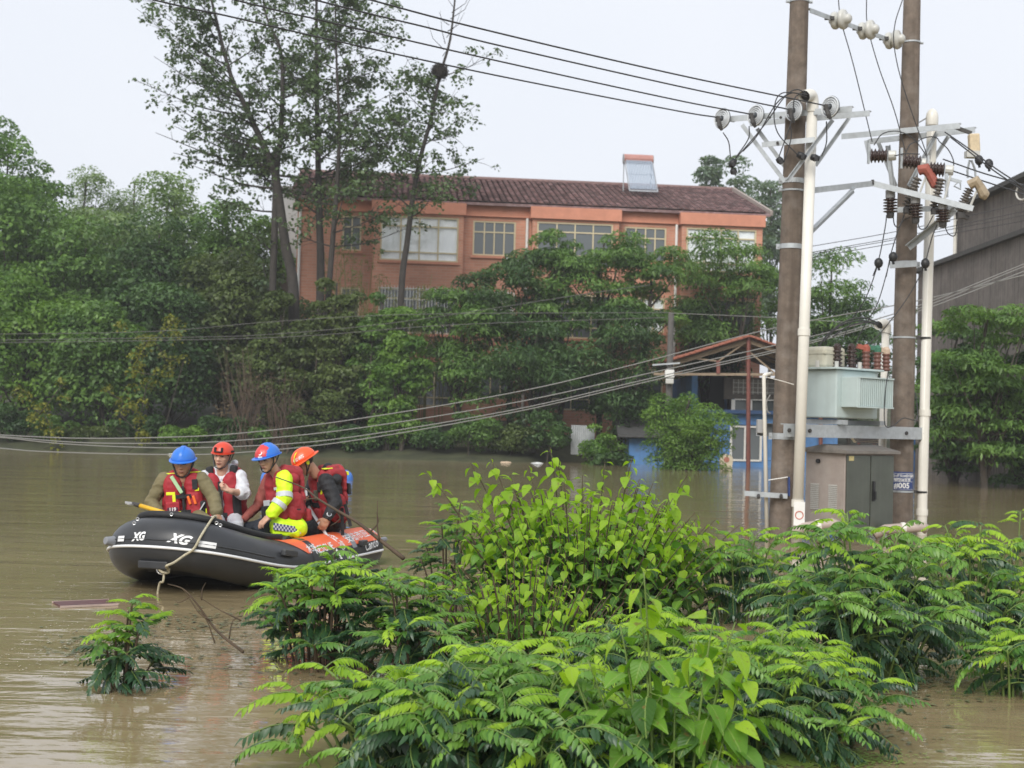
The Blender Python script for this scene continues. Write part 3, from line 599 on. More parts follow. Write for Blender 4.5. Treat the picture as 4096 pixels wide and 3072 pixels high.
# ---- wires
def wire(label, pts, r=.008, m=None, name='power_line', group=None, k=8):
    pts = smooth_path(pts, k) if len(pts) > 2 else pts
    a = MB(); a.tube(pts, r, 5); return tag(a.build(name, m or M_cable, None), label, 'wire', group)
wordn = ['first', 'second', 'third', 'fourth', 'fifth']
discs = [U(300, 752, DL + .3), U(512, 732, DL), U(755, 702, DL - .35), U(985, 678, DL - .7)]
wpx = [[(2700, 442), (2000, 305), (1356, 167), (904, 63), (615, 0)], [(2700, 399), (2000, 246), (1266, 77), (1000, 15)], [(2700, 342), (2000, 183), (1700, 108), (1260, 0)], [(2700, 297), (2000, 134), (1483, 0)]]
wdir = -PL_dir
for i, c in enumerate(discs):
    tip = c + wdir * .14; last = wpx[i][-1]; rr_ = ray(*last)
    # run level along the pole line; depth where the pixel ray crosses the vertical plane through the run
    nrm_ = Vector((-wdir.y, wdir.x, 0)); pts = [tip]
    for q in wpx[i]: pts.append(plane_hit(q[0], q[1], tip, nrm_))
    dd = (pts[-1] - pts[-2]).normalized(); pts += [pts[-1] + dd * 4 + V(0, 0, .08), pts[-1] + dd * 9 + V(0, 0, .3), pts[-1] + dd * 14 + V(0, 0, .6)]
    wire('overhead line ending at the %s disc insulator from the left' % wordn[i], pts, .011, name='overhead_line', group='lines from the left pole')
for i, px in enumerate([[(0, 1740), (316, 1753), (633, 1750), (949, 1734), (1400, 1680), (2050, 1571), (2524, 1461), (3089, 1314), (3660, 1205), (4096, 1100), (4300, 1050)],
                        [(0, 1746), (316, 1770), (633, 1773), (949, 1762), (1400, 1717), (2050, 1612), (2600, 1492), (3222, 1352), (3660, 1228), (4096, 1056), (4300, 975)],
                        [(0, 1749), (253, 1775), (633, 1791), (1013, 1783), (1400, 1749), (2050, 1640), (2600, 1514), (3222, 1370), (3660, 1240), (4096, 1066), (4300, 990)],
                        [(0, 1793), (190, 1807), (633, 1818), (949, 1811), (1400, 1764), (2050, 1650), (2600, 1524), (3222, 1378), (3660, 1250), (4096, 1085), (4300, 1010)]]):
    wire('low sagging service cable crossing behind the raft, %s from the top' % wordn[i], [P(-200, px[0][1] - 12, 27)] + [P(x, y, 27) for x, y in px], .011, M_cableg, 'service_cable', 'low cables across the flood')
for i, px in enumerate([[(-150, 1338), (600, 1326), (1100, 1286), (1670, 1257), (2676, 1250)], [(-150, 1362), (700, 1350), (1100, 1336), (1613, 1286), (2334, 1177), (2600, 1140)], [(-150, 1372), (600, 1362), (1200, 1345), (1800, 1300), (2660, 1270)]]):
    wire('thin cable in front of the far trees, %s from the top' % wordn[i], [P(x, y, 50) for x, y in px], .011, mat('dull_cable', (.11, .11, .105), .7), 'thin_cable', 'thin cables before the far bank')
wire('thin cable running right from the small post', [P(2676, 1252, 50), P(3089, 1270, 46), P(3400, 1290, 42)], .012, M_cableg, 'thin_cable')
for i, y in enumerate((988, 1012, 1020, 1034)):
    wire('straight cable behind the fuse gear, %s from the top' % wordn[i], [P(3230, y, 34), P(3600, y - 65, 34), P(4096, y - 175 + i * 8, 33), P(4250, y - 215 + i * 8, 33)], .009, M_cable, 'far_cable', 'straight cables right of the poles')
# ---- post insulators on the top bar
ob = thing('top_bar', 'galvanised bar joining the heads of the two poles', 'bar', U(870, 70, DL)); a = MB(); ta, tb = U(855, 65, DL), U(1450, 288, DR)
a.angle(ta, tb, .07, .01); a.build('bar', M_gal, ob)
for i, (x, y) in enumerate(((1010, 95), (1180, 150), (1350, 218))):
    c = ta.lerp(tb, (.27, .56, .85)[i]); ob = thing('pin_insulator', 'double pale porcelain insulator on the top bar, %s from the left' % wordn[i], 'insulator', c, group='pale insulators on the top bar')
    ax_ = PN_dir * .9 + PL_dir * .25; a = MB(); a.lathe([(.03, -.12), (.05, -.10), (.125, -.06), (.135, -.02), (.12, .01), (.055, .02), (.055, .04), (.14, .06), (.155, .10), (.14, .14), (.07, .15), (.075, .2), (.04, .23)], c + V(0, 0, .0), ax_, 18); a.build('porcelain', M_gins, ob, smooth=True)
    a = MB(); a.box(c - PL_dir * .17, (.14, .05, .05)); a.build('bracket', M_hard, ob)
for i, pts in enumerate((((1035, -10), (1052, 130), (1120, 370), (1180, 610), (1250, 900)), ((1214, -10), (1220, 160), (1290, 420), (1390, 700), (1460, 960)), ((1445, -10), (1395, 150), (1390, 300), (1450, 560), (1610, 1020)))):
    wire('slack jumper wire dropping past the %s top bar insulator' % wordn[i], [U(x, y, 20.6 + i * .3) for x, y in pts], .008, name='jumper_wire', group='jumpers to the fuse gear')
# ---- left crossarm
la, lb = U(375, 772, DL + .45), U(1185, 705, DL - .55)
ob = thing('crossarm', 'steel crossarm with disc insulators on the left pole', 'crossarm', la.lerp(lb, .5), group='pole crossarms')
off = -PL_dir * .22
a = MB(); a.angle(la + off, lb + off, .085, .01); a.build('front_bar', M_gal, ob); a = MB(); a.angle(la - off * .8 + V(.12, 0, .0), lb - off * .8, .085, .01); a.build('back_bar', M_gal, ob)
for x0, y0, x1, y1, d in ((425, 790, 695, 1150, -.48), (1000, 760, 710, 1150, -.48), (520, 815, 700, 1060, .2), (1105, 745, 890, 1050, .1)):
    a = MB(); a.angle(U(x0, y0, DL + d), U(x1, y1, DL + d), .06, .008); a.build('brace', M_gal, ob)
a = MB(); a.angle(U(550, 918, DL - .3), U(885, 885, DL - .5), .075, .01); a.build('lower_bar', M_gal, ob)
for k, (x, y) in enumerate(((600, 745), (670, 745), (780, 890), (830, 885), (650, 905))): a = MB(); a.tube([U(x, y, DL - .36), U(x, y, DL - .42)], .022, 6); a.build('bolt', M_hard, ob)
for i, c in enumerate(discs):
    ob = thing('disc_insulator', 'ribbed grey disc insulator on the left crossarm, %s from the left' % wordn[i], 'insulator', c, group='disc insulators')
    a = MB(); a.lathe([(.03, -.09), (.05, -.07), (.06, -.02), (.155, -.015), (.16, 0), (.15, .004), (.03, .006), (.03, .07), (.02, .08)], c, wdir, 24); dk_ = a.build('disc', mat('dark_disc_body', (.09, .10, .11), .3), ob)  # disc body coloured dark so the pale rings stand out
    for r_ in (.150, .118, .088, .06): a = MB(); a.lathe([(r_ - .014, .004), (r_ - .012, .022), (r_, .022), (r_ + .003, .004)], c, wdir, 28); a.build('ring', M_gdisc, dk_)
    a = MB(); q = c + wdir * .1; a.bar(c - wdir * .25, c - wdir * .07, .03, .03); a.box(q + V(0, 0, -.02), (.05, .09, .07)); a.tube([q, q + V(.03, -.05, -.14), q + V(.06, -.05, -.2)], [.03, .035, .02], 6); a.build('clamp', M_hard, ob)
for i, (pts) in enumerate((((305, 840), (340, 900), (352, 1000)), ((470, 800), (465, 880), (385, 1000)), ((730, 780), (735, 880), (690, 1030)), ((960, 770), (960, 900), (930, 990)),
                           ((840, 600), (770, 568), (690, 620), (560, 800), (380, 1010)), ((835, 615), (740, 590), (640, 660), (520, 860), (430, 960)), ((830, 590), (760, 620), (740, 760), (660, 990)), ((840, 600), (680, 590), (630, 680), (650, 840), (780, 985)))):
    wire('looped black jumper ' + ('hanging from the leftmost disc', 'hanging from the second disc', 'hanging from the third disc', 'hanging from the rightmost disc', 'running longest from the elbow to the low left connector', 'running inside the longest loop from the elbow', 'falling straight from the elbow past the pole', 'curling round from the elbow to the conduit connectors')[i], [U(x, y, dl - .25) for x, y in pts], .009, name='jumper_wire', group='jumpers under the left crossarm')
for i, (x0, y0, x1, y1) in enumerate(((378, 1010, 352, 1060), (372, 1070, 370, 1105), (775, 975, 830, 1000), (860, 995, 915, 1005), (650, 1000, 680, 1035))):
    ob = thing('wire_connector', 'black insulated wire connector %s' % ('hanging lowest left of the left pole', 'at the tip of the hanging jumper', 'beside the left conduit', 'right of the left conduit', 'against the left pole')[i], 'connector', U(x0, y0, dl - .25), group='wire connectors')
    a = MB(); a.tube([U(x0, y0, dl - .25), U((x0 + x1) / 2, (y0 + y1) / 2, dl - .25), U(x1, y1, dl - .25)], [.04, .055, .035], 8); a.build('body', M_black, ob, smooth=True)
    a = MB(); a.box(U((x0 + x1) / 2 + 6, (y0 + y1) / 2 + 8, dl - .3), (.05, .04, .05)); a.build('clip', M_black, ob)
# ---- bracing frame between the poles
ob = thing('fuse_crossarm', 'steel frame carrying the fuses between the poles', 'frame', U(1255, 1160, 20.7))
segs_ = [((875, 1207), DL - .1, (1255, 1163), 20.75), ((1255, 1163), 20.75, (1890, 1322), 20.2), ((1130, 1205), 20.5, (868, 1462), DL), ((1400, 1330), 21.4, (1780, 1318), 20.9)]
for (p, d0, q, d1) in segs_: a = MB(); a.angle(U(*p, d0), U(*q, d1), .085, .01); a.build('bar', M_gal, ob)
for p, q, d0, d1 in (((1790, 1322), (1482, 1572), 20.9, 21.4),): a = MB(); a.angle(U(*p, d0), U(*q, d1), .09, .012); a.build('brace', M_gal, ob)
a = MB(); a.bar(U6(480, 1555, 21.4), U6(770, 1535, 21.4), .02, .1); a.build('plate', M_gal, ob)
a = MB(); a.tube([U(1253, 1140, 20.75), U(1253, 1170, 20.75)], .025, 6); a.build('bolt', M_hard, ob)
ra, rb_ = U(1110, 878, DR + .45), U(1860, 810, DR - .5)
ob = thing('crossarm', 'steel crossarm with fuse insulators on the right pole', 'crossarm', ra.lerp(rb_, .5), group='pole crossarms')
a = MB(); a.angle(ra + off, rb_ + off, .09, .01); a.build('front_bar', M_gal, ob); a = MB(); a.angle(ra - off * .8 + V(.2, 0, -.02), rb_ - off * .8, .09, .01); a.build('back_bar', M_gal, ob)
a = MB(); a.bar(U(1745, 795, DR - .4), U(1880, 845, DR - .5), .03, .06); a.build('end_tie', M_hard, ob)
for x0, y0, x1, y1, d in ((1225, 885, 1250, 1000, -.2), (1290, 905, 1400, 1180, .3), (1660, 840, 1480, 1180, -.24), (1735, 860, 1640, 1010, .05), (1360, 920, 1390, 1180, .2)):
    a = MB(); a.angle(U(x0, y0, DR + d), U(x1, y1, DR + d), .065, .008); a.build('brace', M_gal, ob)
def ribbed(mb, p, q, r0, r1, n):
    ax = q - p; L = ax.length; prof = []
    for k in range(n): z = L * (k + .1) / n; prof += [(r0, z), (r1, z + L / n * .35), (r1 * .96, z + L / n * .5), (r0, z + L / n * .75)]
    mb.lathe(prof, p, ax, 14)
for i, (x0, y0, x1, y1) in enumerate(((1235, 988, 1395, 985), (1443, 1020, 1605, 1040), (1610, 1070, 1752, 1080))):
    d = 21.2 - i * .25; p, q = U(x0, y0, d), U(x1, y1, d - .1)
    ob = thing('fuse_insulator', 'brown ribbed insulator lying level under the right crossarm, %s from the left' % wordn[i], 'insulator', p, group='level brown insulators')
    a = MB(); ribbed(a, p, p.lerp(q, .72), .075, .115, 5); a.build('ribbed_body', M_ins, ob, smooth=True)
    a = MB(); a.lathe([(.075, 0), (.08, .01), (.08, .1), (.07, .12)], p.lerp(q, .73), q - p, 12); a.build('metal_cap', M_gins, ob)
    a = MB(); a.bar(p + V(-.02, 0, -.12), p + V(-.02, 0, .2), .03, .06); a.build('mount', M_gal, ob)
covs = ((mat('faded_red_rubber', (.32, .09, .065), .7, var=.2, vscale=12), (1545, 1080), (1590, 1070), (1650, 1170), 'faded red'), (None, None, None, None, None), (mat('tan_rubber', (.36, .29, .20), .7, var=.2, vscale=12), (1865, 1175), (1910, 1150), (1960, 1235), 'tan'))
for i, (x0, y0, x1, y1) in enumerate(((1540, 1125, 1465, 1310), (1690, 1130, 1640, 1315), (1870, 1195, 1800, 1340))):
    d = 20.75 - i * .22; p, q = U(x0, y0, d), U(x1, y1, d + .05)
    ob = thing('drop_out_fuse', 'slanting ribbed drop-out fuse %s' % ('under the red cover', 'without a cover in the middle', 'under the tan cover')[i], 'fuse', q, group='drop-out fuses')
    a = MB(); ribbed(a, p, q, .035, .075, 9); a.build('ribbed_body', mat('grey_polymer', (.13, .115, .10), .5, var=.2), ob, smooth=True)
    a = MB(); a.bar(q + V(-.03, 0, -.02), q + V(.14, 0, -.1), .06, .06); a.box(q + V(.02, -.02, -.06), (.12, .08, .09)); a.build('terminal', M_hard, ob)
    a = MB(); a.tube([p + V(.1, -.1, .03), q + V(.1, -.1, -.02)], .018, 6); a.build('fuse_tube', M_gins, ob)
    if i == 1: a = MB(); a.bar(U(1720, 1100, d), U(1722, 1250, d), .05, .012); a.bar(U(1745, 1135, d), U(1815, 1155, d), .02, .05); a.tube([U(1790, 1155, d), U(1768, 1180, d), U(1810, 1200, d), U(1808, 1165, d)], .014, 5); a.build('hook', M_gal, ob)
    c = covs[i]
    if c[0]:
        ob = thing('insulating_cover', '%s rubber cover on a fuse of the right pole' % c[4], 'cover', U(*c[2], d), group='fuse covers')
        a = MB(); a.tube([U(*c[1], d - .05), U(*c[2], d - .1), U(c[2][0] + 25, c[2][1] + 38, d - .1), U(*c[3], d - .1), U(c[3][0] + 18, c[3][1] + 10, d - .1)], [.10, .115, .09, .10, .085], 8, sq=.8); a.build('boot', c[0], ob, bevel=.008)
        a = MB(); a.tube([U(c[2][0] + 5, c[2][1] - 20, d - .1), U(c[2][0] + 8, c[2][1] + 10, d - .1)], [.03, .06], 6); a.build('spout', c[0], ob)
for i, (x, y0, y1) in enumerate(((1365, 1215, 1365), (1525, 1250, 1400), (1698, 1290, 1425))):
    d = 20.8 - i * .15; p, q = U(x, y1, d), U(x, y0, d)
    ob = thing('surge_arrester', 'upright brown ribbed surge arrester on the fuse frame, %s from the left' % wordn[i], 'arrester', p, group='surge arresters')
    a = MB(); ribbed(a, p.lerp(q, .1), p.lerp(q, .72), .05, .11, 5); a.build('ribbed_body', M_ins, ob, smooth=True)
    a = MB(); a.lathe([(.07, 0), (.075, .02), (.075, .12), (.03, .14)], p.lerp(q, .72), q - p, 12); a.build('cap', mat('grey_cap', (.3, .3, .3)), ob); a = MB(); a.lathe([(.05, -.04), (.06, 0), (.06, .05)], p, q - p, 10); a.build('foot', M_hard, ob)
for i, pts in enumerate((((445, 1020), (430, 1150), (365, 1480), (300, 1670)), ((515, 1020), (530, 1120), (580, 1140), (640, 1000)), ((700, 1040), (600, 1110), (500, 1400), (440, 1680)), ((770, 1060), (800, 1160), (870, 1150), (945, 1020)), ((1060, 1120), (1110, 1220), (1180, 1230), (1200, 1080)),
                         ((985, 1120), (930, 1260), (860, 1520), (800, 1670)), ((310, 270), (400, 150), (560, 120), (720, 190), (850, 350), (900, 470)), ((650, 350), (700, 260), (800, 220)), ((800, 210), (900, 180), (980, 190), (1010, 230)), ((1010, 230), (1100, 310), (1160, 430), (1160, 540)), ((530, 385), (640, 360), (800, 365)))):
    wire('slack black jumper among the fuses, ' + ('longest at the left, down to the lowest clamp', 'small loop below the leftmost arrester', 'long drop in front of the right pole', 'loop below the middle arrester', 'loop below the rightmost arrester', 'drop in front of the right conduit', 'arch under the right crossarm', 'short rise left of the pole edge', 'short link crossing the conduit', 'drop at the right of the level insulators', 'level link from the first brown insulator')[i], [U6(x, y, 20.9) for x, y in pts], .009, name='jumper_wire', group='jumpers on the fuse gear')
for i, (x, y) in enumerate(((360, 1530), (515, 1465), (860, 1535), (1435, 430), (1540, 470))):
    ob = thing('wire_connector', 'black wire clamp %s' % ('at the lowest left jumper', 'on the right pole face', 'on the right conduit', 'on the right hand lines, nearer the pole', 'on the right hand lines, farther out')[i], 'connector', U6(x, y, 20.8), group='wire clamps')
    a = MB(); a.ell(U6(x, y, 20.8), .07, .06, .08, n=8, m=6); a.build('body', M_black, ob, smooth=True); a = MB(); a.tube([U6(x - 5, y, 20.8), U6(x + 5, y + 80, 20.8)], .02, 5); a.build('tail', M_black, ob)
ob = thing('strain_insulator', 'cream strain insulator at the end of the right crossarm', 'insulator', U6(1380, 160, 20.9))
a = MB(); a.bar(U6(1375, 150, 20.9), U6(1385, 350, 20.9), .16, .12); a.build('body', mat('cream_porcelain', (.55, .45, .30), .4, var=.2, vscale=15), ob, bevel=.02)
a = MB(); a.box(U6(1360, 370, 20.9), (.2, .14, .1)); a.build('shackle', M_gins, ob); a = MB(); a.tube([U6(1335, 430, 20.9), U6(1310, 540, 20.9), U6(1315, 620, 20.9)], .018, 5); a.tube([U6(1355, 430, 20.9), U6(1395, 540, 20.9), U6(1400, 620, 20.9)], .018, 5); a.build('link', M_gal, ob)
for i, pts in enumerate((((1070, 130), (1330, 310), (1600, 510), (1916, 720)), ((1130, 185), (1330, 340), (1590, 540), (1916, 760)), ((1050, 420), (1450, 560), (1760, 650), (1916, 700)), ((1150, 545), (1500, 660), (1780, 750), (1916, 800)))):
    p = [U6(x, y, 20.9 - .6 * k) for k, (x, y) in enumerate(pts)]; p.append(p[-1] + (p[-1] - p[-2]) * 4)
    wire('line leaving the right pole to the right, %s from the top' % wordn[i], p, .011, name='overhead_line', group='lines from the right pole')
# ---- platform, transformer, cabinet
e1 = PL_dir; e2 = PN_dir; ez = V(0, 0, 1)
ob = thing('transformer_platform', 'steel channel platform spanning both poles under the transformer', 'platform', LB + V(0, 0, 1.6))
zb = 1.60; mid = (Vector((LB.x, LB.y, 0)) + Vector((RB.x, RB.y, 0))) / 2; half = (RB - LB).to_2d().length / 2
for s_ in (1, -1):
    a = MB(); c = mid + e2 * .26 * s_ + V(0, 0, zb); L = half * 2 + .6
    a.obox(c, e1, e2, ez, (L, .012, .19)); a.obox(c + V(0, 0, .09) - e2 * .035 * s_, e1, e2, ez, (L - .01, .06, .012)); a.obox(c - V(0, 0, .09) - e2 * .035 * s_, e1, e2, ez, (L - .01, .06, .012)); ch = a.build('channel', M_gal, ob)
    if s_ == 1:
        for t in (-half - .2, -half + .25, half - .25, half + .2): a = MB(); a.tube([c + e1 * t + e2 * .006, c + e1 * t + e2 * .03], .03, 8); a.build('bolt', M_hard, ch)
for t in (-.45, .45): a = MB(); a.obox(mid + e1 * t + V(0, 0, zb + .14), e1, e2, ez, (.14, .7, .07)); a.build('cross_bearer', M_gal, ob)
tc_ = mid + e1 * -.12; M_tr = mat('pale_green_enamel', (.45, .535, .53), .42, var=.06, vscale=4, streak=.12, streakcol=(.25, .27, .24))
ob = thing('transformer', 'pale green oil transformer with finned radiators on the pole platform', 'transformer', tc_ + V(0, 0, zb + .18))
zt0, zt1 = zb + .2, 2.52
a = MB(); a.obox(tc_ + V(0, 0, (zt0 + zt1) / 2), e1, e2, ez, (.98, .62, zt1 - zt0)); a.build('tank', M_tr, ob, bevel=.02)
a = MB(); a.obox(tc_ + V(0, 0, zt1 + .02), e1, e2, ez, (1.12, .74, .03)); a.build('lid', M_tr, ob, bevel=.006)
a = MB(); a.obox(tc_ + e1 * .02 + e2 * .46 + V(0, 0, 2.19), e1, e2, ez, (.80, .30, .45)); rad_ = a.build('radiator', M_tr, ob, bevel=.008)
for k in range(18):
    a = MB(); c = tc_ + e1 * (.02 - .385 + .77 * k / 17) + e2 * .625 + V(0, 0, 2.19); a.obox(c, e1, e2, ez, (.018, .05, .42)); a.build('fin', M_tr, rad_, bevel=.006)
a = MB(); a.obox(tc_ + e1 * .02 + e2 * .635 + V(0, 0, 2.405), e1, e2, ez, (.80, .055, .02)); a.build('radiator_rim', M_tr, rad_); a = MB(); a.obox(tc_ + e1 * .02 + e2 * .635 + V(0, 0, 1.97), e1, e2, ez, (.80, .055, .02)); a.build('radiator_rim', M_tr, rad_)
a = MB(); a.obox(tc_ - e2 * .46 + V(0, 0, 2.19), e1, e2, ez, (.80, .30, .45)); a.build('back_radiator', M_tr, ob, bevel=.008)
M_rb, M_gb, M_yb = mat('red_boot', (.32, .085, .055), .6), mat('green_boot', (.045, .16, .10), .6), mat('cream_boot', (.52, .40, .30), .6)
dB_ = 20.75
for i, (x, y0, m_, lab) in enumerate(((1035, 530, M_ins, 0), (1115, 530, M_ins, 0), (1195, 535, M_rb, 1), (1257, 540, M_gb, 1), (1306, 550, M_yb, 1))):
    p, q = Q(x, 652, dB_ + i * .12), Q(x, y0, dB_ + i * .12); p.z = zt1 + .03
    a = MB(); ribbed(a, p, p.lerp(q, .85), .05, .085 - .015 * lab, 5); bu = a.build('bushing', M_ins if not lab else mat('rust_porcelain', (.13, .055, .04), .4), ob, smooth=True)
    a = MB(); a.lathe([(.06, -.02), (.065, .05), (.03, .09)], p.lerp(q, .85), ez, 10)
    if lab: a.bar(p.lerp(q, .93), p.lerp(q, .93) + V(-.14, -.02, .03), .07, .07)
    a.build('boot', m_, bu)
a = MB(); cc = Q(972, 585, 20.9); cc.z = zt1 + .2
a.obox(cc - e2 * .02, e1, e2, ez, (.5, .42, .33)); a.build('bushing_shroud', mat('aged_cream_plastic', (.52, .50, .40), .5, var=.12, vscale=6, streak=.3, streakcol=(.32, .27, .18)), ob, bevel=.05)
a = MB(); a.obox(cc - e2 * .02 + V(0, 0, .06), e1, e2, ez, (.52, .44, .02)); a.build('shroud_rim', mat('aged_cream_plastic', (.52, .50, .40)), ob)
for x, d in ((925, 20.3), (1160, 20.5), (1032, 20.4)): p = Q(x, 645, d); p.z = zt1 + .07; a = MB(); a.tube([p - V(0, 0, .04), p + V(0, 0, .06)], .03, 8); a.build('lid_fitting', M_gins, ob)
for i, pts in enumerate((((1265, 405), (1180, 375), (1080, 395), (990, 460), (935, 530)), ((1262, 410), (1160, 390), (1050, 420), (960, 505)), ((1262, 415), (1190, 400), (1090, 425), (1010, 480)), ((1265, 70), (1200, 250), (1110, 400), (1060, 510)), ((1330, 50), (1260, 290), (1180, 430), (1140, 510)), ((1510, 110), (1420, 270), (1290, 440), (1210, 520)))):
    wire('dark lead down to the transformer bushings, %s from the left' % (wordn[i] if i < 5 else 'rightmost'), [Q(x, y, 20.9) for x, y in pts], .012 if i < 3 else .008, name='transformer_lead', group='transformer leads')
wire('black earth lead looping down the transformer side', [Q(1318, 668, 20.3), Q(1300, 800, 20.3), Q(1298, 960, 20.3), Q(1340, 975, 20.3), Q(1400, 930, 20.6), Q(1470, 940, 20.9), Q(1480, 880, 21.3), Q(1465, 790, 21.4)], .008, name='earth_lead')
# cabinet
cbx = mid + e1 * -.03 + e2 * .12; M_cab = mat('pinkish_steel', (.34, .29, .26), .5, metal=.1, var=.10, vscale=5, dirt=.35, dirtcol=(.44, .41, .38)); M_cab2 = mat('olive_steel_door', (.105, .115, .095), .32, metal=.55, var=.12, vscale=3, streak=.25, streakcol=(.16, .165, .15))
ob = thing('switch_cabinet', 'stainless steel switch cabinet with double doors under the transformer', 'cabinet', cbx)
cz0, cz1 = .12, 1.28; cw, cdp = 1.14, .74
a = MB(); a.obox(cbx + V(0, 0, (cz0 + cz1) / 2), e1, e2, ez, (cw, cdp, cz1 - cz0)); a.build('casing', M_cab, ob, bevel=.01)
for s_ in (-1, 1):
    a = MB(); a.obox(cbx + e1 * s_ * (cw / 4 - .004) + e2 * (cdp / 2 + .014) + V(0, 0, (cz0 + cz1) / 2), e1, e2, ez, (cw / 2 - .03, .022, cz1 - cz0 - .05)); dr_ = a.build('door', M_cab2, ob, bevel=.006)
    if s_ == 1: a = MB(); c = cbx + e1 * .07 + e2 * (cdp / 2 + .035) + V(0, 0, .72); a.obox(c, e1, e2, ez, (.05, .02, .30)); a.obox(c + e2 * .02 - V(0, 0, .06), e1, e2, ez, (.03, .04, .12)); a.build('handle', M_black, dr_)
    else: a = MB(); a.obox(cbx - e1 * .46 + e2 * (cdp / 2 + .028) + V(0, 0, 1.21), e1, e2, ez, (.11, .006, .07)); a.build('label_plate', mat('pale_yellow_label', (.55, .47, .22), .6, var=.2, vscale=40), dr_)
a = MB(); t0_ = cz1; 
def cq(u, v, z): return cbx + e1 * u + e2 * v + V(0, 0, z)
w2, d2 = cw / 2 + .07, cdp / 2 + .08
a.hexa([cq(-w2, -d2, t0_), cq(w2, -d2, t0_), cq(w2, d2, t0_), cq(-w2, d2, t0_), cq(-w2, -d2, t0_ + .04), cq(w2, -d2, t0_ + .04), cq(w2, d2, t0_ + .04), cq(-w2, d2, t0_ + .04)])
a.add([cq(-w2, -d2, t0_ + .041), cq(w2, -d2, t0_ + .041), cq(w2, d2, t0_ + .041), cq(-w2, d2, t0_ + .041), cq(-w2 + .02, 0, t0_ + .13), cq(w2 - .02, 0, t0_ + .13)], [(0, 4, 5, 1), (2, 5, 4, 3), (0, 3, 4), (1, 5, 2)])
a.build('roof', mat('grey_cab_roof', (.17, .155, .14), .55, var=.25, vscale=7), ob)
for k in range(2):
    for r_ in range(14):
        a = MB(); c = cbx - e1 * (cw / 2 + .006) + e2 * (.16 - .34 * k) + V(0, 0, .80 - r_ * .028); a.obox(c, e1, e2, ez, (.022, .15, .016)); a.build('louvre', M_gins, ob)
a = MB(); c = cbx - e1 * (cw / 2 + .005) + e2 * (-.12) + V(0, 0, 1.15); a.tube([c, c - e1 * .03], .035, 10); a.build('lock', M_black, ob)
sg = MB(); c = cbx - e1 * (cw / 2 + .01) + e2 * (.02) + V(0, 0, .28)
lg = thing('warning_decal', 'round white warning decal low on the cabinet side by the conduit', 'sign', P(3195, 2050, dl - .1))
c = P(3197, 2055, dl - .09); a = MB(); a.box(c, (.16, .006, .34)); a.build('panel', M_white, lg); a = MB(); a.tube([c + V(math.cos(q_) * .055, -.006, math.sin(q_) * .055 - .02) for q_ in [R(x_) for x_ in range(0, 361, 20)]], .007, 5); a.build('red_ring', mat('sign_red', (.5, .12, .08), .6), lg)
# number plate
pc = pole_at(RB, RT, z=Q(1390, 1275, DR).z); sg = thing('number_plate', 'blue enamel pole number plate reading #005 on the right pole', 'sign', pc)
r_ = rad(pc.z) + .012; a = MB(); vs = []; hh = .145; view = (Vector((0, 0, 0)) - Vector((pc.x, pc.y, 0))).normalized(); a0 = math.atan2(view.y, view.x)
def cyl(u, v, rr_): an = a0 + u / r_; return Vector((pc.x + math.cos(an) * rr_, pc.y + math.sin(an) * rr_, pc.z + v))
n = 14
for k in range(n + 1): u = -.215 + .43 * k / n; vs += [cyl(u, -hh, r_), cyl(u, hh, r_), cyl(u, -hh, r_ + .006), cyl(u, hh, r_ + .006)]
fs = []
for k in range(n): i = 4 * k; fs += [(i + 2, i + 6, i + 7, i + 3), (i, i + 1, i + 5, i + 4), (i + 1, i + 3, i + 7, i + 5), (i, i + 4, i + 6, i + 2)]
fs += [(0, 2, 3, 1), (4 * n, 4 * n + 1, 4 * n + 3, 4 * n + 2)]
a.add(vs, fs); a.build('plate', mat('blue_enamel', (.018, .045, .17), .35), sg, smooth=False)
M_lett = mat('white_lettering', (.75, .75, .73), .6)
def on_plate(txt, size, u0, v0, bold=0, sxk=1.0):
    vs, fs = text2d(txt, size, bold); a = MB(); a.add([cyl(u0 + x * sxk, v0 + y, r_ + .009) for x, y, z in vs], fs); a.build('lettering', M_lett, sg)
on_plate('#005', .115, .015, -.075, .003); on_plate('锦阳5#支线', .052, .02, .015, .0012); on_plate('安陆10kV府东04线中昌线', .05, .0, .078, .001, .8)
for v, hgt in ((.045, .004), (-.012, .004), (.118, .006), (-.128, .004)):
    a = MB(); n2 = 10; vs = []
    for k in range(n2 + 1): u = -.2 + .4 * k / n2; vs += [cyl(u, v - hgt / 2, r_ + .009), cyl(u, v + hgt / 2, r_ + .009)]
    a.add(vs, [(2 * k, 2 * k + 2, 2 * k + 3, 2 * k + 1) for k in range(n2)]); a.build('rule_line', M_lett, sg)
# blue plate edge seen on left pole, clamp arm low on left pole
sg2 = thing('number_plate', 'blue plate seen edge-on behind the left conduit', 'sign', P(3155, 1950, DL - .2)); a = MB(); a.bar(Q(765, 1255, DL - .2), Q(765, 1360, DL - .2), .02, .14); a.build('plate', mat('blue_enamel', (.018, .045, .17)), sg2); a = MB(); a.bar(Q(655, 1272, DL - .22), Q(762, 1255, DL - .24), .006, .012); a.build('strap', M_white, sg2)
ob = thing('clamp_arm', 'flat steel arm reaching left near the foot of the left pole', 'bracket', Q(525, 1348, DL - .1)); a = MB(); a.angle(Q(522, 1346, DL - .2), Q(760, 1362, DL - .25), .07, .01); a.build('arm', M_gal, ob)
for x in (600, 725): a = MB(); a.tube([Q(x, 1356, DL - .24), Q(x, 1370, DL - .32)], .025, 6); a.build('bolt', M_hard, ob)
ob = thing('junction_box', 'small grey box on the left pole under the platform', 'box', Q(618, 975, DL)); a = MB(); a.box(Q(617, 975, DL), (.14, .12, .2)); a.build('case', mat('grey_cap', (.3, .3, .3)), ob, bevel=.01)
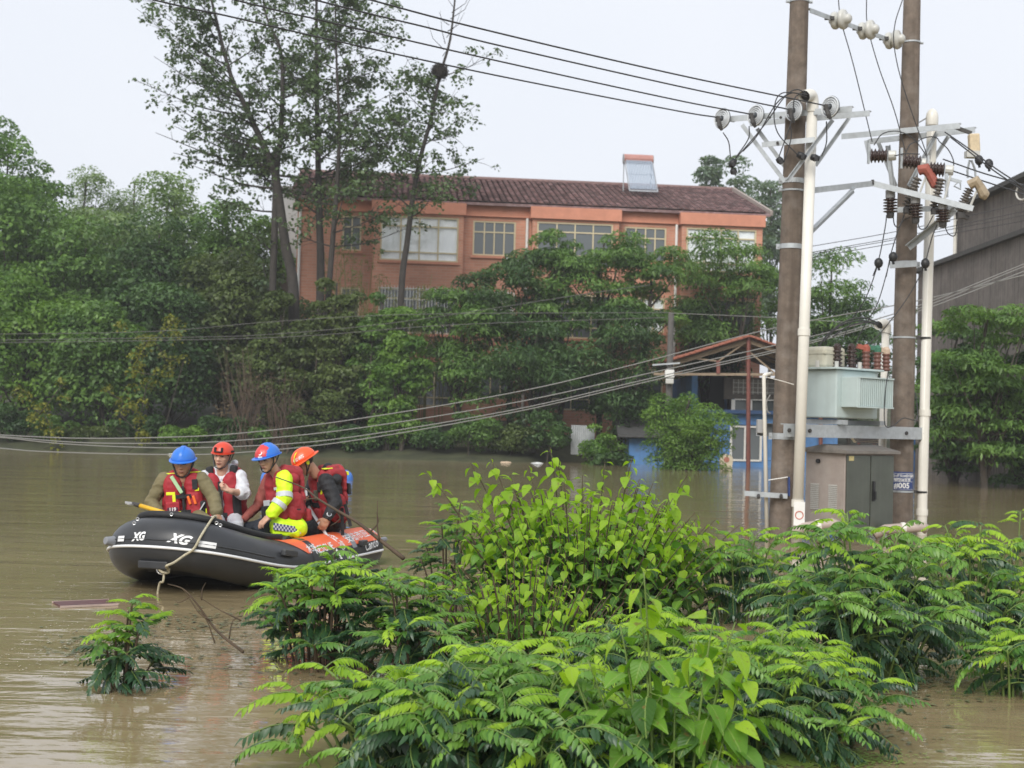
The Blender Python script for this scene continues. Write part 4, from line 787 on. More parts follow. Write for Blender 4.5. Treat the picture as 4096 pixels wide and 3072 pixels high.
a = MB(); a.tube(smooth_path([Q(665, 800, DL - .15), Q(645, 840, DL - .15), Q(650, 890, DL - .15), Q(665, 905, DL - .15)]), .01, 5); a.build('lead', M_cableg, ob)
for i, (x0, y0, x1, y1, d) in enumerate(((850, 1535, 1010, 1510, 19.6), (1300, 1545, 1500, 1530, 20.5))):
    ob = thing('cable_duct', 'fat pale duct lying at the cabinet foot, %s' % ('left' if i == 0 else 'right'), 'duct', Q(x0, y0, d)); a = MB(); a.tube([Q(x0 - 60, y0 + 30, d), Q(x0, y0, d), Q(x1, y1, d), Q(x1 + 30, y1 + 15, d)], .075, 12); a.build('duct', mat('pinkish_pvc', (.40, .33, .29), .5, var=.15), ob, smooth=True)
    a = MB(); a.lathe([(.076, -.03), (.086, -.03), (.086, .03), (.076, .03)], Q((x0 + x1) / 2, (y0 + y1) / 2, d), Q(x1, y1, d) - Q(x0, y0, d), 12); a.build('collar', M_pvc, ob)
# small far post with lamp
ob = thing('small_post', 'small grey service post beside the canopy with a meter box', 'post', P(2668, 1860, 51.5)); a = MB(); b_ = P(2668, 1870, 51.5); t_ = P(2685, 1250, 51.5); a.tube([V(b_.x, 51.5, -.9), t_], [.15, .11], 10); a.build('shaft', mat('dark_post', (.11, .105, .10), .9, var=.2), ob)
a = MB(); a.box(P(2678, 1495, 51.2), (.34, .2, .30)); a.build('meter_box', M_white, ob, bevel=.02); a = MB(); a.box(P(2678, 1525, 51.2), (.30, .22, .2)); a.build('lamp', M_gins, ob, bevel=.03)
a = MB(); a.bar(P(2610, 1460, 51.3), P(2720, 1452, 51.3), .06, .06); a.build('arm', M_gal, ob)
# ================================================================== inflatable raft
def proj(p):
    q = Vector(p) - CAMP; z = q.dot(fwd); return (2048 + FPX * q.dot(rt) / z, 1536 - FPX * q.dot(upv) / z)
TIP = V(-3.17, 12.2, 0); AFT = V(.28, .96, 0).normalized(); SIDE = V(AFT.y, -AFT.x, 0)
def BP(a, s, z): return TIP + AFT * a + SIDE * s + V(0, 0, z)
RT_ = .235
half_path = []
for k in range(26): half_path.append((3.72 - (3.72 - 1.3) * k / 25, .62))
for k in range(1, 25):
    t = math.pi / 2 * k / 24; half_path.append((1.3 - 1.07 * math.sin(t) ** .9, .62 * math.cos(t) ** .72 if k < 24 else 0.0))
full = half_path + [(a, -s) for a, s in half_path[-2::-1]]
def kick(a): t = max(0, min(1, (1.7 - a) / 1.47)); return .165 + .27 * t ** 2.3
PC = [BP(a, s, kick(a)) for a, s in full]; NP = len(PC)
LEN = [0.0]
for i in range(1, NP): LEN.append(LEN[-1] + (PC[i] - PC[i - 1]).length)
def tube_pt(l, th, off=0.0):
    l = max(0, min(LEN[-1], l)); i = max(0, min(NP - 2, int(np.searchsorted(LEN, l)) - 1)); k = (l - LEN[i]) / max(1e-6, LEN[i + 1] - LEN[i])
    c = PC[i].lerp(PC[i + 1], k)
    def tan(j): return (PC[min(j + 1, NP - 1)] - PC[max(j - 1, 0)]).normalized()
    t = tan(i).lerp(tan(i + 1), k).normalized()
    out = Vector((-t.y, t.x, 0)).normalized()       # travelling stern-bow-stern with the sea on the left? fixed below
    ctr = BP(1.9, 0, 0)
    if out.dot(Vector((c.x - ctr.x, c.y - ctr.y, 0))) < 0: out = -out
    upn = out.cross(t); upn = upn if upn.z > 0 else -upn
    e = min(l, LEN[-1] - l); r = RT_ * (1 if e > .38 else (.45 + .55 * math.sin(math.pi / 2 * e / .38)))
    return c + out * ((r + off) * math.cos(th)) + upn * ((r + off) * math.sin(th))
def tube_find(px, py):
    best = None
    for i in range(0, 240):
        l = LEN[-1] * .72 * i / 239
        for j in range(-62, 110, 4):
            p = tube_pt(l, R(j)); q = proj(p); dd = (q[0] - px) ** 2 + (q[1] - py) ** 2 + p.y * 400
            if best is None or dd < best[0]: best = (dd, l, R(j))
    return best[1], best[2]
def z1(x, y): return (400 + x / 1.8433, 1700 + y / 1.8433)
M_hyp = mat('black_raft_rubber', (.030, .032, .036), .38, var=.15, vscale=3, bump=.04, bscale=9, spec=.45, dirt=.25, dirtcol=(.06, .057, .05))
M_or = mat('orange_raft_panel', (.80, .14, .045), .48, var=.07, vscale=5); M_wst = mat('white_strake', (.74, .75, .76), .45, var=.05)
M_gp = mat('grey_patch', (.22, .23, .25), .5)
raft = thing('inflatable_raft', 'black and orange inflatable rescue raft with white strake carrying four rescuers', 'raft', BP(1.9, 0, 0))
def patch(l0, l1, th0, th1, off, m_, name, parent, nl=40, nth=8, tip=None, thick=0):
    a = MB(); vs = []
    for i in range(nl + 1):
        l = l0 + (l1 - l0) * i / nl; lo, hi = th0, th1
        if tip: k = tip(i / nl); lo, hi = th0 + (th1 - th0) * (1 - k) , th1
        for j in range(nth + 1): vs.append(tube_pt(l, lo + (hi - lo) * j / nth, off))
    w_ = nth + 1; a.add(vs, [(i * w_ + j, i * w_ + j + 1, (i + 1) * w_ + j + 1, (i + 1) * w_ + j) for i in range(nl) for j in range(nth)])
    return a.build(name, m_, parent, smooth=True)
tb_ = MB(); n = 28; nl = 150; vs = []
for i in range(nl + 1):
    for k in range(n): vs.append(tube_pt(LEN[-1] * i / nl, 2 * math.pi * k / n))
tb_.add(vs, [(i * n + k, i * n + (k + 1) % n, (i + 1) * n + (k + 1) % n, (i + 1) * n + k) for i in range(nl) for k in range(n)] + [tuple(range(n))[::-1], tuple(nl * n + k for k in range(n))])
tube_o = tb_.build('tube', M_hyp, raft, smooth=True)
SL = LEN[25]                                     # length of the straight part
def at_a(a): return 3.72 - a                      # arc length on the near straight for a station
patch(at_a(3.60), at_a(2.72), R(28), R(128), .004, M_or, 'orange_panel', tube_o); patch(at_a(2.60), at_a(.92), R(28), R(112), .004, M_or, 'orange_panel', tube_o, tip=lambda k: min(1, (1 - k) / .35) ** .8)
patch(at_a(2.72), at_a(2.60), R(20), R(128), .003, M_gp, 'grey_band', tube_o, 6); patch(at_a(1.72), at_a(1.60), R(-20), R(112), .006, M_hyp, 'seam_band', tube_o, 6)
patch(LEN[-1] - at_a(3.60), LEN[-1] - at_a(1.0), R(28), R(128), .004, M_or, 'orange_panel', tube_o)
a = MB(); a.tube([tube_pt(LEN[-1] * i / 160, R(-2), .006) for i in range(6, 155)], .0135, 8); a.build('white_strake', M_wst, raft, smooth=True)
a = MB(); a.tube([tube_pt(LEN[-1] * i / 160, R(14), .001) for i in range(60, 101)], .008, 6); a.build('bow_seam', M_hyp, raft, smooth=True)
lc = LEN[-1] / 2
for sgn in (1,):
    a = MB(); pts = [tube_pt(lc + 1.05 - (2.55) * i / 50, R(96), .03) for i in range(51)]; a.tube(pts, .019, 8, sq=1.7); rail = a.build('top_rail', mat('black_webbing', (.012, .012, .013), .65, bump=.1), raft, smooth=True)
for px, py in (((530, 660)), ((850, 748)), ((885, 757)), ((268, 735)), ((290, 712))):
    l, th = tube_find(*z1(px, py)); c = tube_pt(l, th, .035); a = MB(); d_ = tube_pt(l + .05, th, .035) - c
    a.tube([c + Vector((math.cos(q) * .013, -.03, math.sin(q) * .013)) for q in [R(x) for x in range(0, 361, 30)]], .004, 5); a.build('d_ring', mat('bright_steel', (.6, .6, .6), .25, metal=.8), rail)
def on_tube(txt, px, py, size, m_, bold=0, shear=0, sxk=1.0, rot=0.0, th_adj=0, name='lettering'):
    l, th = tube_find(*z1(px, py)); vs, fs = text2d(txt, size, bold, shear); a = MB(); c_, s_ = math.cos(rot), math.sin(rot)
    pts = []
    for x, y, z in vs:
        x *= sxk; x, y = x * c_ - y * s_, x * s_ + y * c_
        pts.append(tube_pt(l - x, th + th_adj + y / RT_, .0075))
    a.add(pts, fs); return a.build(name, m_, tube_o)
on_tube('XG', 585, 843, .112, M_wst, .005, .35, .70, R(-7)); on_tube('XG', 275, 822, .10, M_wst, .005, .35, .62, R(8))
on_tube('Cando', 1998, 880, .13, M_wst, .002, .35, 1.1, R(4)); on_tube('RESCUE', 1655, 905, .115, M_wst, .0015, 0, 1.15, R(2)); on_tube('水域', 1560, 915, .11, M_wst, .001)
on_tube('应急', 1757, 858, .13, M_wst, .001, 0, 1.0, R(-70)); on_tube('安陆市应急救援队', 1968, 795, .125, M_wst, .001, 0, 1.35, R(3))
for px, py, w_, h_ in ((165, 840, .06, .05), (790, 887, .10, .052)):
    l, th = tube_find(*z1(px, py)); patch(l - w_ / 2, l + w_ / 2, th - h_ / 2 / RT_, th + h_ / 2 / RT_, .007, M_wst, 'reflector_patch', tube_o, 8, 4)
# bow handle, carry handles, fender cone, floor, thwarts, transom
l, th = tube_find(*z1(380, 975)); c = tube_pt(lc, R(-38), 0); a = MB(); a.bar(tube_pt(lc - .13, R(-40), .03), tube_pt(lc + .13, R(-40), .03), .04, .07); a.build('bow_handle', M_hyp, raft, bevel=.01)
ring_c = tube_pt(lc - .06, R(-58), .02); a = MB(); a.tube([ring_c + SIDE * (.05 * math.cos(q)) + V(0, 0, .04 * math.sin(q)) - AFT * .02 for q in [R(x) for x in range(0, 361, 30)]], .007, 6); a.build('tow_ring', mat('bright_steel', (.6, .6, .6)), raft)
c0 = tube_pt(*tube_find(*z1(95, 860)), .0); e_ = c0 + (c0 - BP(1.2, 0, .3)).normalized() * .09; a = MB(); a.tube([c0, e_], [.05, .035], 10); a.build('bow_fender', M_gp, raft, bevel=.006)
l, th = tube_find(*z1(1385, 960)); a = MB(); a.bar(tube_pt(l - .12, th, .03), tube_pt(l + .12, th, .03), .05, .06); a.build('side_handle', M_hyp, raft, bevel=.012)
l, th = tube_find(*z1(1925, 880)); a = MB(); a.bar(tube_pt(l - .07, th, .03), tube_pt(l + .07, th, .03), .06, .06); a.build('side_handle', M_hyp, raft, bevel=.012)
a = MB(); q0 = tube_pt(.0, R(40), 0); a.tube([q0 - AFT * .02, q0 + AFT * .16], .03, 8); a.build('stern_handle', M_gp, raft)
a = MB(); fl = [BP(a_, s_ * .95, .07 + max(0, kick(a_) - .165)) for a_, s_ in full[::2]]; fb = [p - V(0, 0, .10) for p in fl]; N = len(fl)
a.add(fl + fb, [tuple(range(N)), tuple(range(N, 2 * N))[::-1]] + [(i, N + i, N + (i + 1) % N, (i + 1) % N) for i in range(N)]); a.build('floor', mat('grey_floor', (.06, .062, .065), .6), raft)
for a_ in (1.75, 2.75): a = MB(); a.tube([BP(a_, -.5, .30), BP(a_, .5, .30)], .12, 16); a.build('thwart', mat('dark_thwart', (.04, .043, .05), .5), raft, smooth=False, bevel=.0)
a = MB(); a.obox(BP(3.35, 0, .28), SIDE, AFT, V(0, 0, 1), (.86, .05, .5)); a.build('transom', M_hyp, raft, bevel=.01)
# rope tied to the bow
M_rope = mat('braided_rope', (.42, .38, .27), .9, var=.4, vscale=60, bump=.4, bscale=90)
def pxr(x, y, d): return P(*z1(x, y), d)
rp_ = thing('tow_rope', 'speckled tow rope tied from the bow ring up to the raft rail', 'rope', ring_c)
r0 = tube_pt(*tube_find(*z1(820, 725)), .06)
mid_ = [tube_pt(*tube_find(*z1(x, y)), .03) for x, y in ((750, 830), (690, 905), (630, 960))] + [pxr(545, 1015, 12.05), pxr(490, 1040, 12.0)]
a = MB(); a.tube(smooth_path([r0 + V(.02, .05, .0), r0] + mid_ + [ring_c + V(.05, -.02, .01)], 8), .0115, 8); a.build('line', M_rope, rp_, smooth=True)
a = MB(); kc = ring_c + V(.02, -.03, 0); a.tube(smooth_path([kc + V(-.05, 0, 0), kc + V(-.02, -.02, .03), kc + V(.03, -.02, .015), kc + V(.04, -.01, -.02), kc + V(0, -.03, -.02), kc + V(-.04, -.02, .01), kc + V(0, 0, .02), kc + V(.05, 0, 0)], 5), .013, 8); a.build('knot', M_rope, rp_, smooth=True)
a = MB(); e_ = G(*z1(415, 1240)); a.tube(smooth_path([kc, kc + V(0, -.03, -.1), kc.lerp(e_, .6), e_ - V(0, 0, .1)], 6), .0105, 8); a.build('tail', M_rope, rp_, smooth=True)
# boat hook with a yellow shaft lying over the bow
sp = thing('yellow_shovel', 'yellow handled shovel with worn blade sticking out over the raft bow', 'shovel', pxr(470, 665, 13.3))
s0, s1 = pxr(185, 562, 12.95), pxr(500, 655, 12.75); dv = (s1 - s0).normalized()
a = MB(); a.tube([s0 + dv * .16, s1 + dv * .08], .021, 10); a.build('shaft', mat('yellow_fibreglass', (.72, .42, .02), .4, var=.1), sp, smooth=True)
a = MB(); a.tube([s0 + dv * .09, s0 + dv * .18], [.016, .024], 10); a.build('socket', M_hard, sp)
a = MB(); up_ = V(0, 0, 1); sd_ = dv.cross(up_).normalized(); a.add([s0, s0 + dv * .04 + sd_ * .05, s0 + dv * .1 + sd_ * .055, s0 + dv * .12, s0 + dv * .1 - sd_ * .055, s0 + dv * .04 - sd_ * .05] + [p + V(0, 0, -.012) for p in (s0, s0 + dv * .04 + sd_ * .05, s0 + dv * .1 + sd_ * .055, s0 + dv * .12, s0 + dv * .1 - sd_ * .055, s0 + dv * .04 - sd_ * .05)],
      [(0, 1, 2, 3, 4, 5), (11, 10, 9, 8, 7, 6)] + [(i, 6 + i, 6 + (i + 1) % 6, (i + 1) % 6) for i in range(6)]); a.build('blade', mat('worn_steel', (.45, .44, .42), .4, metal=.5, var=.3, vscale=30), sp)
# paddles
def P1(x, y, d): return P(560 + x / 4.2545, 1740 + y / 4.2545, d)
def P2(x, y, d): return P(960 + x / 4.0457, 1740 + y / 4.0457, d)
def paddle(label, top, bot, blade_len, shaft_m, show_grip=True):
    ob = thing('paddle', label, 'paddle', bot, group='raft paddles'); dv = (bot - top).normalized(); a = MB(); a.tube([top, bot - dv * (blade_len * .75)], .0165, 10); a.build('shaft', shaft_m, ob, smooth=True)
    if show_grip: a = MB(); a.tube([top - dv * .02, top + dv * .16], [.02, .019], 10); a.build('grip', M_black, ob, smooth=True)
    x, y, z = frame_to(dv); vw = (CAMP - bot).normalized(); sx_ = dv.cross(vw).normalized().lerp(vw, .35).normalized(); nn = dv.cross(sx_).normalized(); o = bot - dv * blade_len; a = MB(); vs = []
    for t, w_ in ((0, .018), (.12, .04), (.3, .07), (.6, .085), (.88, .08), (1, .05)):
        for q in (-1, -.3, .3, 1): vs.append(o + dv * (blade_len * t) + sx_ * (w_ * q) + nn * (.012 * (1 - abs(q)) + .006)); 
    for t, w_ in ((0, .018), (.12, .04), (.3, .07), (.6, .085), (.88, .08), (1, .05)):
        for q in (-1, -.3, .3, 1): vs.append(o + dv * (blade_len * t) + sx_ * (w_ * q) - nn * (.012 * (1 - abs(q)) + .004))
    fs = []
    for i in range(5):
        for j in range(3): k = i * 4 + j; fs += [(k, k + 1, k + 5, k + 4), (24 + k, 24 + k + 4, 24 + k + 5, 24 + k + 1)]
    for i in range(5): fs += [(i * 4, i * 4 + 4, 28 + i * 4, 24 + i * 4), (i * 4 + 3, 27 + i * 4, 31 + i * 4, i * 4 + 7)]
    fs += [(0, 24, 25, 26, 27, 3, 2, 1), (20, 21, 22, 23, 47, 46, 45, 44)]
    a.add(vs, fs); a.build('blade', mat('black_plastic_blade', (.015, .015, .016), .35), ob); return ob
M_shaft = mat('white_aluminium_shaft', (.66, .67, .68), .35, metal=.2)
paddle('white shafted paddle dipping its black blade into the water beside the raft', P2(1040, 1050, 14.62), P(1428, 2335, 13.72), .50, M_shaft, False)
paddle('paddle held across his chest by the man in the clear raincoat', P1(1690, 725, 14.12), P1(900, 1330, 14.2), .42, M_shaft)
# floating barrels behind
for i, (x0, x1, yb, yt) in enumerate(((1330, 1412, 1921, 1880), (1042, 1110, 1924, 1888))):
    c = G((x0 + x1) / 2, yb); ob = thing('floating_barrel', 'blue plastic barrel floating behind the %s' % ('rescuer in black' if i == 0 else 'rescuer in bright yellow'), 'barrel', c, group='blue barrels')
    r_ = (x1 - x0) / 2 * c.y / FPX; a = MB(); a.lathe([(r_ * .9, -.2), (r_, -.05), (r_, .04), (r_ * .96, .11), (r_ * .82, .19), (r_ * .5, .25), (r_ * .3, .265)], c, (0, 0, 1), 20); a.build('body', mat('blue_plastic', (.05, .19, .62), .4), ob, smooth=True)
    a = MB(); a.lathe([(.1, 0), (.12, .04), (.12, .16), (.08, .2)], c + V(-r_ * .5, 0, .20), (0, 0, 1), 12); a.build('cap', M_gp, ob)
# ================================================================== people
from mathutils import noise
def capsule_prim(mb, a, b, ra, rb, n=14):
    a = Vector(a); b = Vector(b); x, y, z = frame_to(b - a); L = (b - a).length; prof = []
    for k in range(6): t = math.pi / 2 * k / 5; prof.append((max(1e-4, ra * math.sin(t)), -ra * math.cos(t)))
    for k in range(6): t = math.pi / 2 * k / 5; prof.append((max(1e-4, rb * math.cos(t)), L + rb * math.sin(t)))
    mb.lathe(prof, a, b - a, n)
class Body:
    def __init__(s): s.mb = MB(); s.pr = []; s.paint = []
    def cap(s, a, b, ra, rb, zone): capsule_prim(s.mb, a, b, ra, rb); s.pr.append(('c', Vector(a), Vector(b), ra, rb, zone))
    def ell(s, c, rx, ry, rz, fr, zone):   # fr = (x,y,z) axes
        M = Matrix(fr).transposed(); s.mb.ell(c, rx, ry, rz, M, 18, 14); s.pr.append(('e', Vector(c), (rx, ry, rz), fr, zone))
    def dot(s, c, rx, ry, rz, fr, zone): s.paint.append((Vector(c), (rx, ry, rz), fr, zone))
    def build(s, name, zones, parent, voxel=.007, smooth_it=2, world=True, wrinkle=.009):
        me = s.mb.mesh('tmp'); o = bpy.data.objects.new('tmp', me); COL.objects.link(o)
        md = o.modifiers.new('r', 'REMESH'); md.mode = 'VOXEL'; md.voxel_size = voxel
        if smooth_it: m2 = o.modifiers.new('s', 'SMOOTH'); m2.iterations = smooth_it; m2.factor = .5
        dg = bpy.context.evaluated_depsgraph_get(); dg.update(); e = o.evaluated_get(dg); out = bpy.data.meshes.new_from_object(e)
        bpy.data.objects.remove(o); bpy.data.meshes.remove(me); out.name = name
        n = len(out.polygons); ctr = np.empty(n * 3, np.float32); out.polygons.foreach_get('center', ctr); ctr = ctr.reshape(-1, 3)
        best = np.full(n, 1e9); idx = np.zeros(n, np.int32); zn = list(zones)
        for p in s.pr:
            if p[0] == 'c':
                a, b, ra, rb, z = p[1:]; a_ = np.array(a); ab = np.array(b) - a_; t = np.clip(((ctr - a_) @ ab) / max(1e-9, ab @ ab), 0, 1)
                d = np.linalg.norm(ctr - (a_ + t[:, None] * ab), axis=1) - (ra + (rb - ra) * t)
            else:
                c, rr, fr, z = p[1:]; q = (ctr - np.array(c)) @ np.array(fr).T; k = np.linalg.norm(q / np.array(rr), axis=1); d = (k - 1) * min(rr)
            m_ = d < best; best[m_] = d[m_]; idx[m_] = zn.index(z)
        for c, rr, fr, z in s.paint:
            q = (ctr - np.array(c)) @ np.array(fr).T; m_ = np.linalg.norm(q / np.array(rr), axis=1) < 1; idx[m_] = zn.index(z)
        if wrinkle:
            nv = len(out.vertices); co = np.empty(nv * 3, np.float32); out.vertices.foreach_get('co', co); co = co.reshape(-1, 3); no = np.empty(nv * 3, np.float32); out.vertices.foreach_get('normal', no); no = no.reshape(-1, 3)
            soft = np.ones(nv, bool)
            for pi in np.nonzero(np.isin(idx, [zn.index(z) for z in ('skin', 'hair', 'eye', 'brow', 'lip') if z in zn]))[0]:
                soft[list(out.polygons[pi].vertices)] = False
            for i in np.nonzero(soft)[0]:
                p = Vector(co[i]); w1 = noise.noise(p * 9 + Vector((0, 0, p.z * 6))); w2 = noise.noise(p * 21 + Vector((p.z * 9, 0, 0))); co[i] += no[i] * wrinkle * ((1 - 2.4 * abs(w1)) * .75 + (.5 - abs(w2)) * .6)
            out.vertices.foreach_set('co', co.ravel())
        out.materials.clear()
        for z in zn: out.materials.append(zones[z])
        out.polygons.foreach_set('material_index', idx); out.polygons.foreach_set('use_smooth', np.ones(n, bool)); out.update()
        return meshobj(name, out, list(zones.values()), parent, world)
def axes(f, up=(0, 0, 1)):
    f = Vector(f).normalized(); u = Vector(up); u = (u - f * u.dot(f)).normalized(); r = f.cross(u).normalized(); return r, f, u    # right, front, up
def skinmat(name, c): return mat(name, c, .5, var=.08, vscale=25, spec=.35)
M_eye = mat('dark_eye', (.012, .010, .009), .3); M_hair = mat('black_hair', (.012, .011, .010), .6); M_lip = mat('lip', (.26, .10, .075), .5); M_browm = mat('brow_hair', (.055, .035, .025), .7)  # brow material is the colour of the eyebrows
def head(B, c, f, up, skin='skin', sc=1.0):
    r, f, u = axes(f, up); fr = (r, f, u); k = sc
    q = lambda x, y, z: c - r * (x * k) + f * (y * k) + u * (z * k)
    B.ell(q(0, -.012, .035), .076 * k, .095 * k, .088 * k, fr, 'hair'); B.ell(q(0, .022, -.015), .069 * k, .078 * k, .098 * k, fr, skin)
    B.ell(q(0, .028, -.068), .052 * k, .060 * k, .052 * k, fr, skin); B.ell(q(0, .062, -.102), .026 * k, .022 * k, .018 * k, fr, skin)
    B.cap(q(0, .090, .018), q(0, .110, -.028), .011 * k, .016 * k, skin); B.ell(q(.014, .098, -.033), .012 * k, .012 * k, .009 * k, fr, skin); B.ell(q(-.014, .098, -.033), .012 * k, .012 * k, .009 * k, fr, skin)
    B.ell(q(.040, .066, -.022), .024 * k, .022 * k, .02 * k, fr, skin); B.ell(q(-.040, .066, -.022), .024 * k, .022 * k, .02 * k, fr, skin)
    B.cap(q(-.042, .080, .030), q(.042, .080, .030), .012 * k, .012 * k, skin)
    B.ell(q(0, .090, -.066), .028 * k, .014 * k, .012 * k, fr, skin)
    for s_ in (-1, 1):
        B.ell(q(.078 * s_, -.005, -.012), .012 * k, .022 * k, .033 * k, fr, skin)
        B.dot(q(.031 * s_, .090, .008), .017 * k, .03 * k, .0065 * k, fr, 'eye'); B.dot(q(.033 * s_, .092, .029), .023 * k, .03 * k, .006 * k, fr, 'brow')
    B.dot(q(0, .100, -.066), .027 * k, .03 * k, .0075 * k, fr, 'lip')
    return fr, q
def hand(B, w, d, nrm, zone='skin', curl=35, side=1, k=1.0, spread=.08):
    d = Vector(d).normalized(); n_ = Vector(nrm); n_ = (n_ - d * n_.dot(d)).normalized(); s_ = d.cross(n_).normalized() * side     # s_: towards the thumb
    pc_ = w + d * .045 * k; B.ell(pc_, .040 * k, .050 * k, .017 * k, (s_, d, n_), zone); B.cap(w - d * .01, w + d * .03, .026 * k, .028 * k, zone)
    for i, (off_, L) in enumerate(((.030, .070), (.010, .078), (-.011, .073), (-.031, .058))):
        base = w + d * (.082 - .006 * abs(i - 1.2)) * k + s_ * off_ * k; ang = R(curl * (.8 + .12 * i)); dd = (d * math.cos(ang * .6) + n_ * math.sin(ang * .6) + s_ * (off_ * spread * 10)).normalized(); p = base + dd * L * .5 * k
        d2 = (d * math.cos(ang * 1.7) + n_ * math.sin(ang * 1.7)).normalized(); B.cap(base - d * .02 * k, p, .0105 * k, .0095 * k, zone); B.cap(p, p + d2 * L * .5 * k, .0095 * k, .008 * k, zone)
    tb0 = w + d * .025 * k + s_ * .028 * k; dt_ = (d * .6 + s_ * .8 + n_ * .35).normalized(); p = tb0 + dt_ * .035 * k; B.cap(tb0, p, .014 * k, .012 * k, zone); B.cap(p, p + (d * .8 + s_ * .25 + n_ * .5).normalized() * .03 * k, .0115 * k, .009 * k, zone)
def torso(B, pel, neck, f, zone='top', w=1.0, leg='pants'):
    up = (neck - pel).normalized(); r, f_, u = axes(f, up); fr = (r, f_, u); L = (neck - pel).length
    q = lambda x, y, z: pel - r * x + f_ * y + u * (z * L)
    B.ell(q(0, 0, .02), .175 * w, .125, .14, fr, leg); B.ell(q(0, .005, .32), .158 * w, .118, .20, fr, zone); B.ell(q(0, .0, .64), .178 * w, .122, .20, fr, zone)
    B.cap(q(-.13 * w, -.01, .84), q(.13 * w, -.01, .84), .068, .068, zone); B.cap(q(0, -.01, .86), q(0, .0, 1.02), .075, .06, zone)
    return q, fr, L
def limb(B, a, b, c, r0, r1, r2, zone, zone2=None):
    B.cap(a, b, r0, r1, zone); B.cap(b, c, r1, r2, zone2 or zone)
def vest_shell(q, fr, L, m_red, parent, w=1.0, collar=True, low=.16, hi=.80, split=.012):
    B = Body(); r, f, u = fr
    for s_ in (-1, 1):
        for z in (low + .04, (low + hi) / 2, hi - .06): B.ell(q(s_ * .088 * w, .118, z), .078 * w, .055, .13, fr, 'v')
        B.cap(q(s_ * .105 * w, .105, hi - .04), q(s_ * .115 * w, .045, .965), .055, .05, 'v'); B.cap(q(s_ * .115 * w, .045, .965), q(s_ * .105 * w, -.08, .93), .05, .05, 'v')
        for z in (low + .06, .38): B.ell(q(s_ * .165 * w, 0, z), .035, .10, .10, fr, 'v')
    for z in (low + .04, .45, .7, .86): B.ell(q(0, -.120, z), .150 * w, .05, .13, fr, 'v')
    if collar:
        for k in range(-5, 6): t = R(90 + k * 22 + 180); B.ell(q(math.cos(t) * .105, math.sin(t) * .085 + .01, 1.0), .04, .04, .055, fr, 'v')
    return B.build('life_vest', {'v': m_red}, parent, .010, 3, wrinkle=.007)
class Kit:                         # small details fixed to the torso
    def __init__(s, q, fr, parent): s.q, s.fr, s.parent = q, fr, parent
    def box(s, name, x, y, z, sx, sy, sz, m_, bev=.004, tilt=0, yaw=0):
        r, f, u = s.fr; r = -r; a = MB(); c, sn = math.cos(tilt), math.sin(tilt); cy, sy_ = math.cos(yaw), math.sin(yaw); r1 = r * cy + f * sy_; f1 = f * cy - r * sy_; a.obox(s.q(x, y, z), r1 * c + u * sn, f1, u * c - r1 * sn, (sx, sy, sz)); return a.build(name, m_, s.parent, bevel=bev)
    def band(s, name, z, rx, ry, h, m_, cx=0, cy=0, a0=0, a1=360, tilt=0.0):
        a = MB(); vs = []; n = 36
        for k in range(n + 1):
            t = R(a0 + (a1 - a0) * k / n); zz = z + tilt * math.cos(t)
            for rr_, dz in ((0, -h / 2), (.008, -h / 2), (.008, h / 2), (0, h / 2)): vs.append(s.q(cx + math.cos(t) * (rx + rr_), cy + math.sin(t) * (ry + rr_), zz) + s.fr[2] * dz)
        a.add(vs, [(4 * k + j, 4 * k + (j + 1) % 4, 4 * k + 4 + (j + 1) % 4, 4 * k + 4 + j) for k in range(n) for j in range(4)] + [(0, 1, 2, 3), (4 * n + 3, 4 * n + 2, 4 * n + 1, 4 * n)]); return a.build(name, m_, s.parent)
def sleeve_band(name, a, b, t, r, h, m_, parent):
    c = a.lerp(b, t); m = MB(); m.lathe([(r - .01, -h / 2), (r, -h / 2), (r, h / 2), (r - .01, h / 2)], c, b - a, 20); return m.build(name, m_, parent, smooth=False)
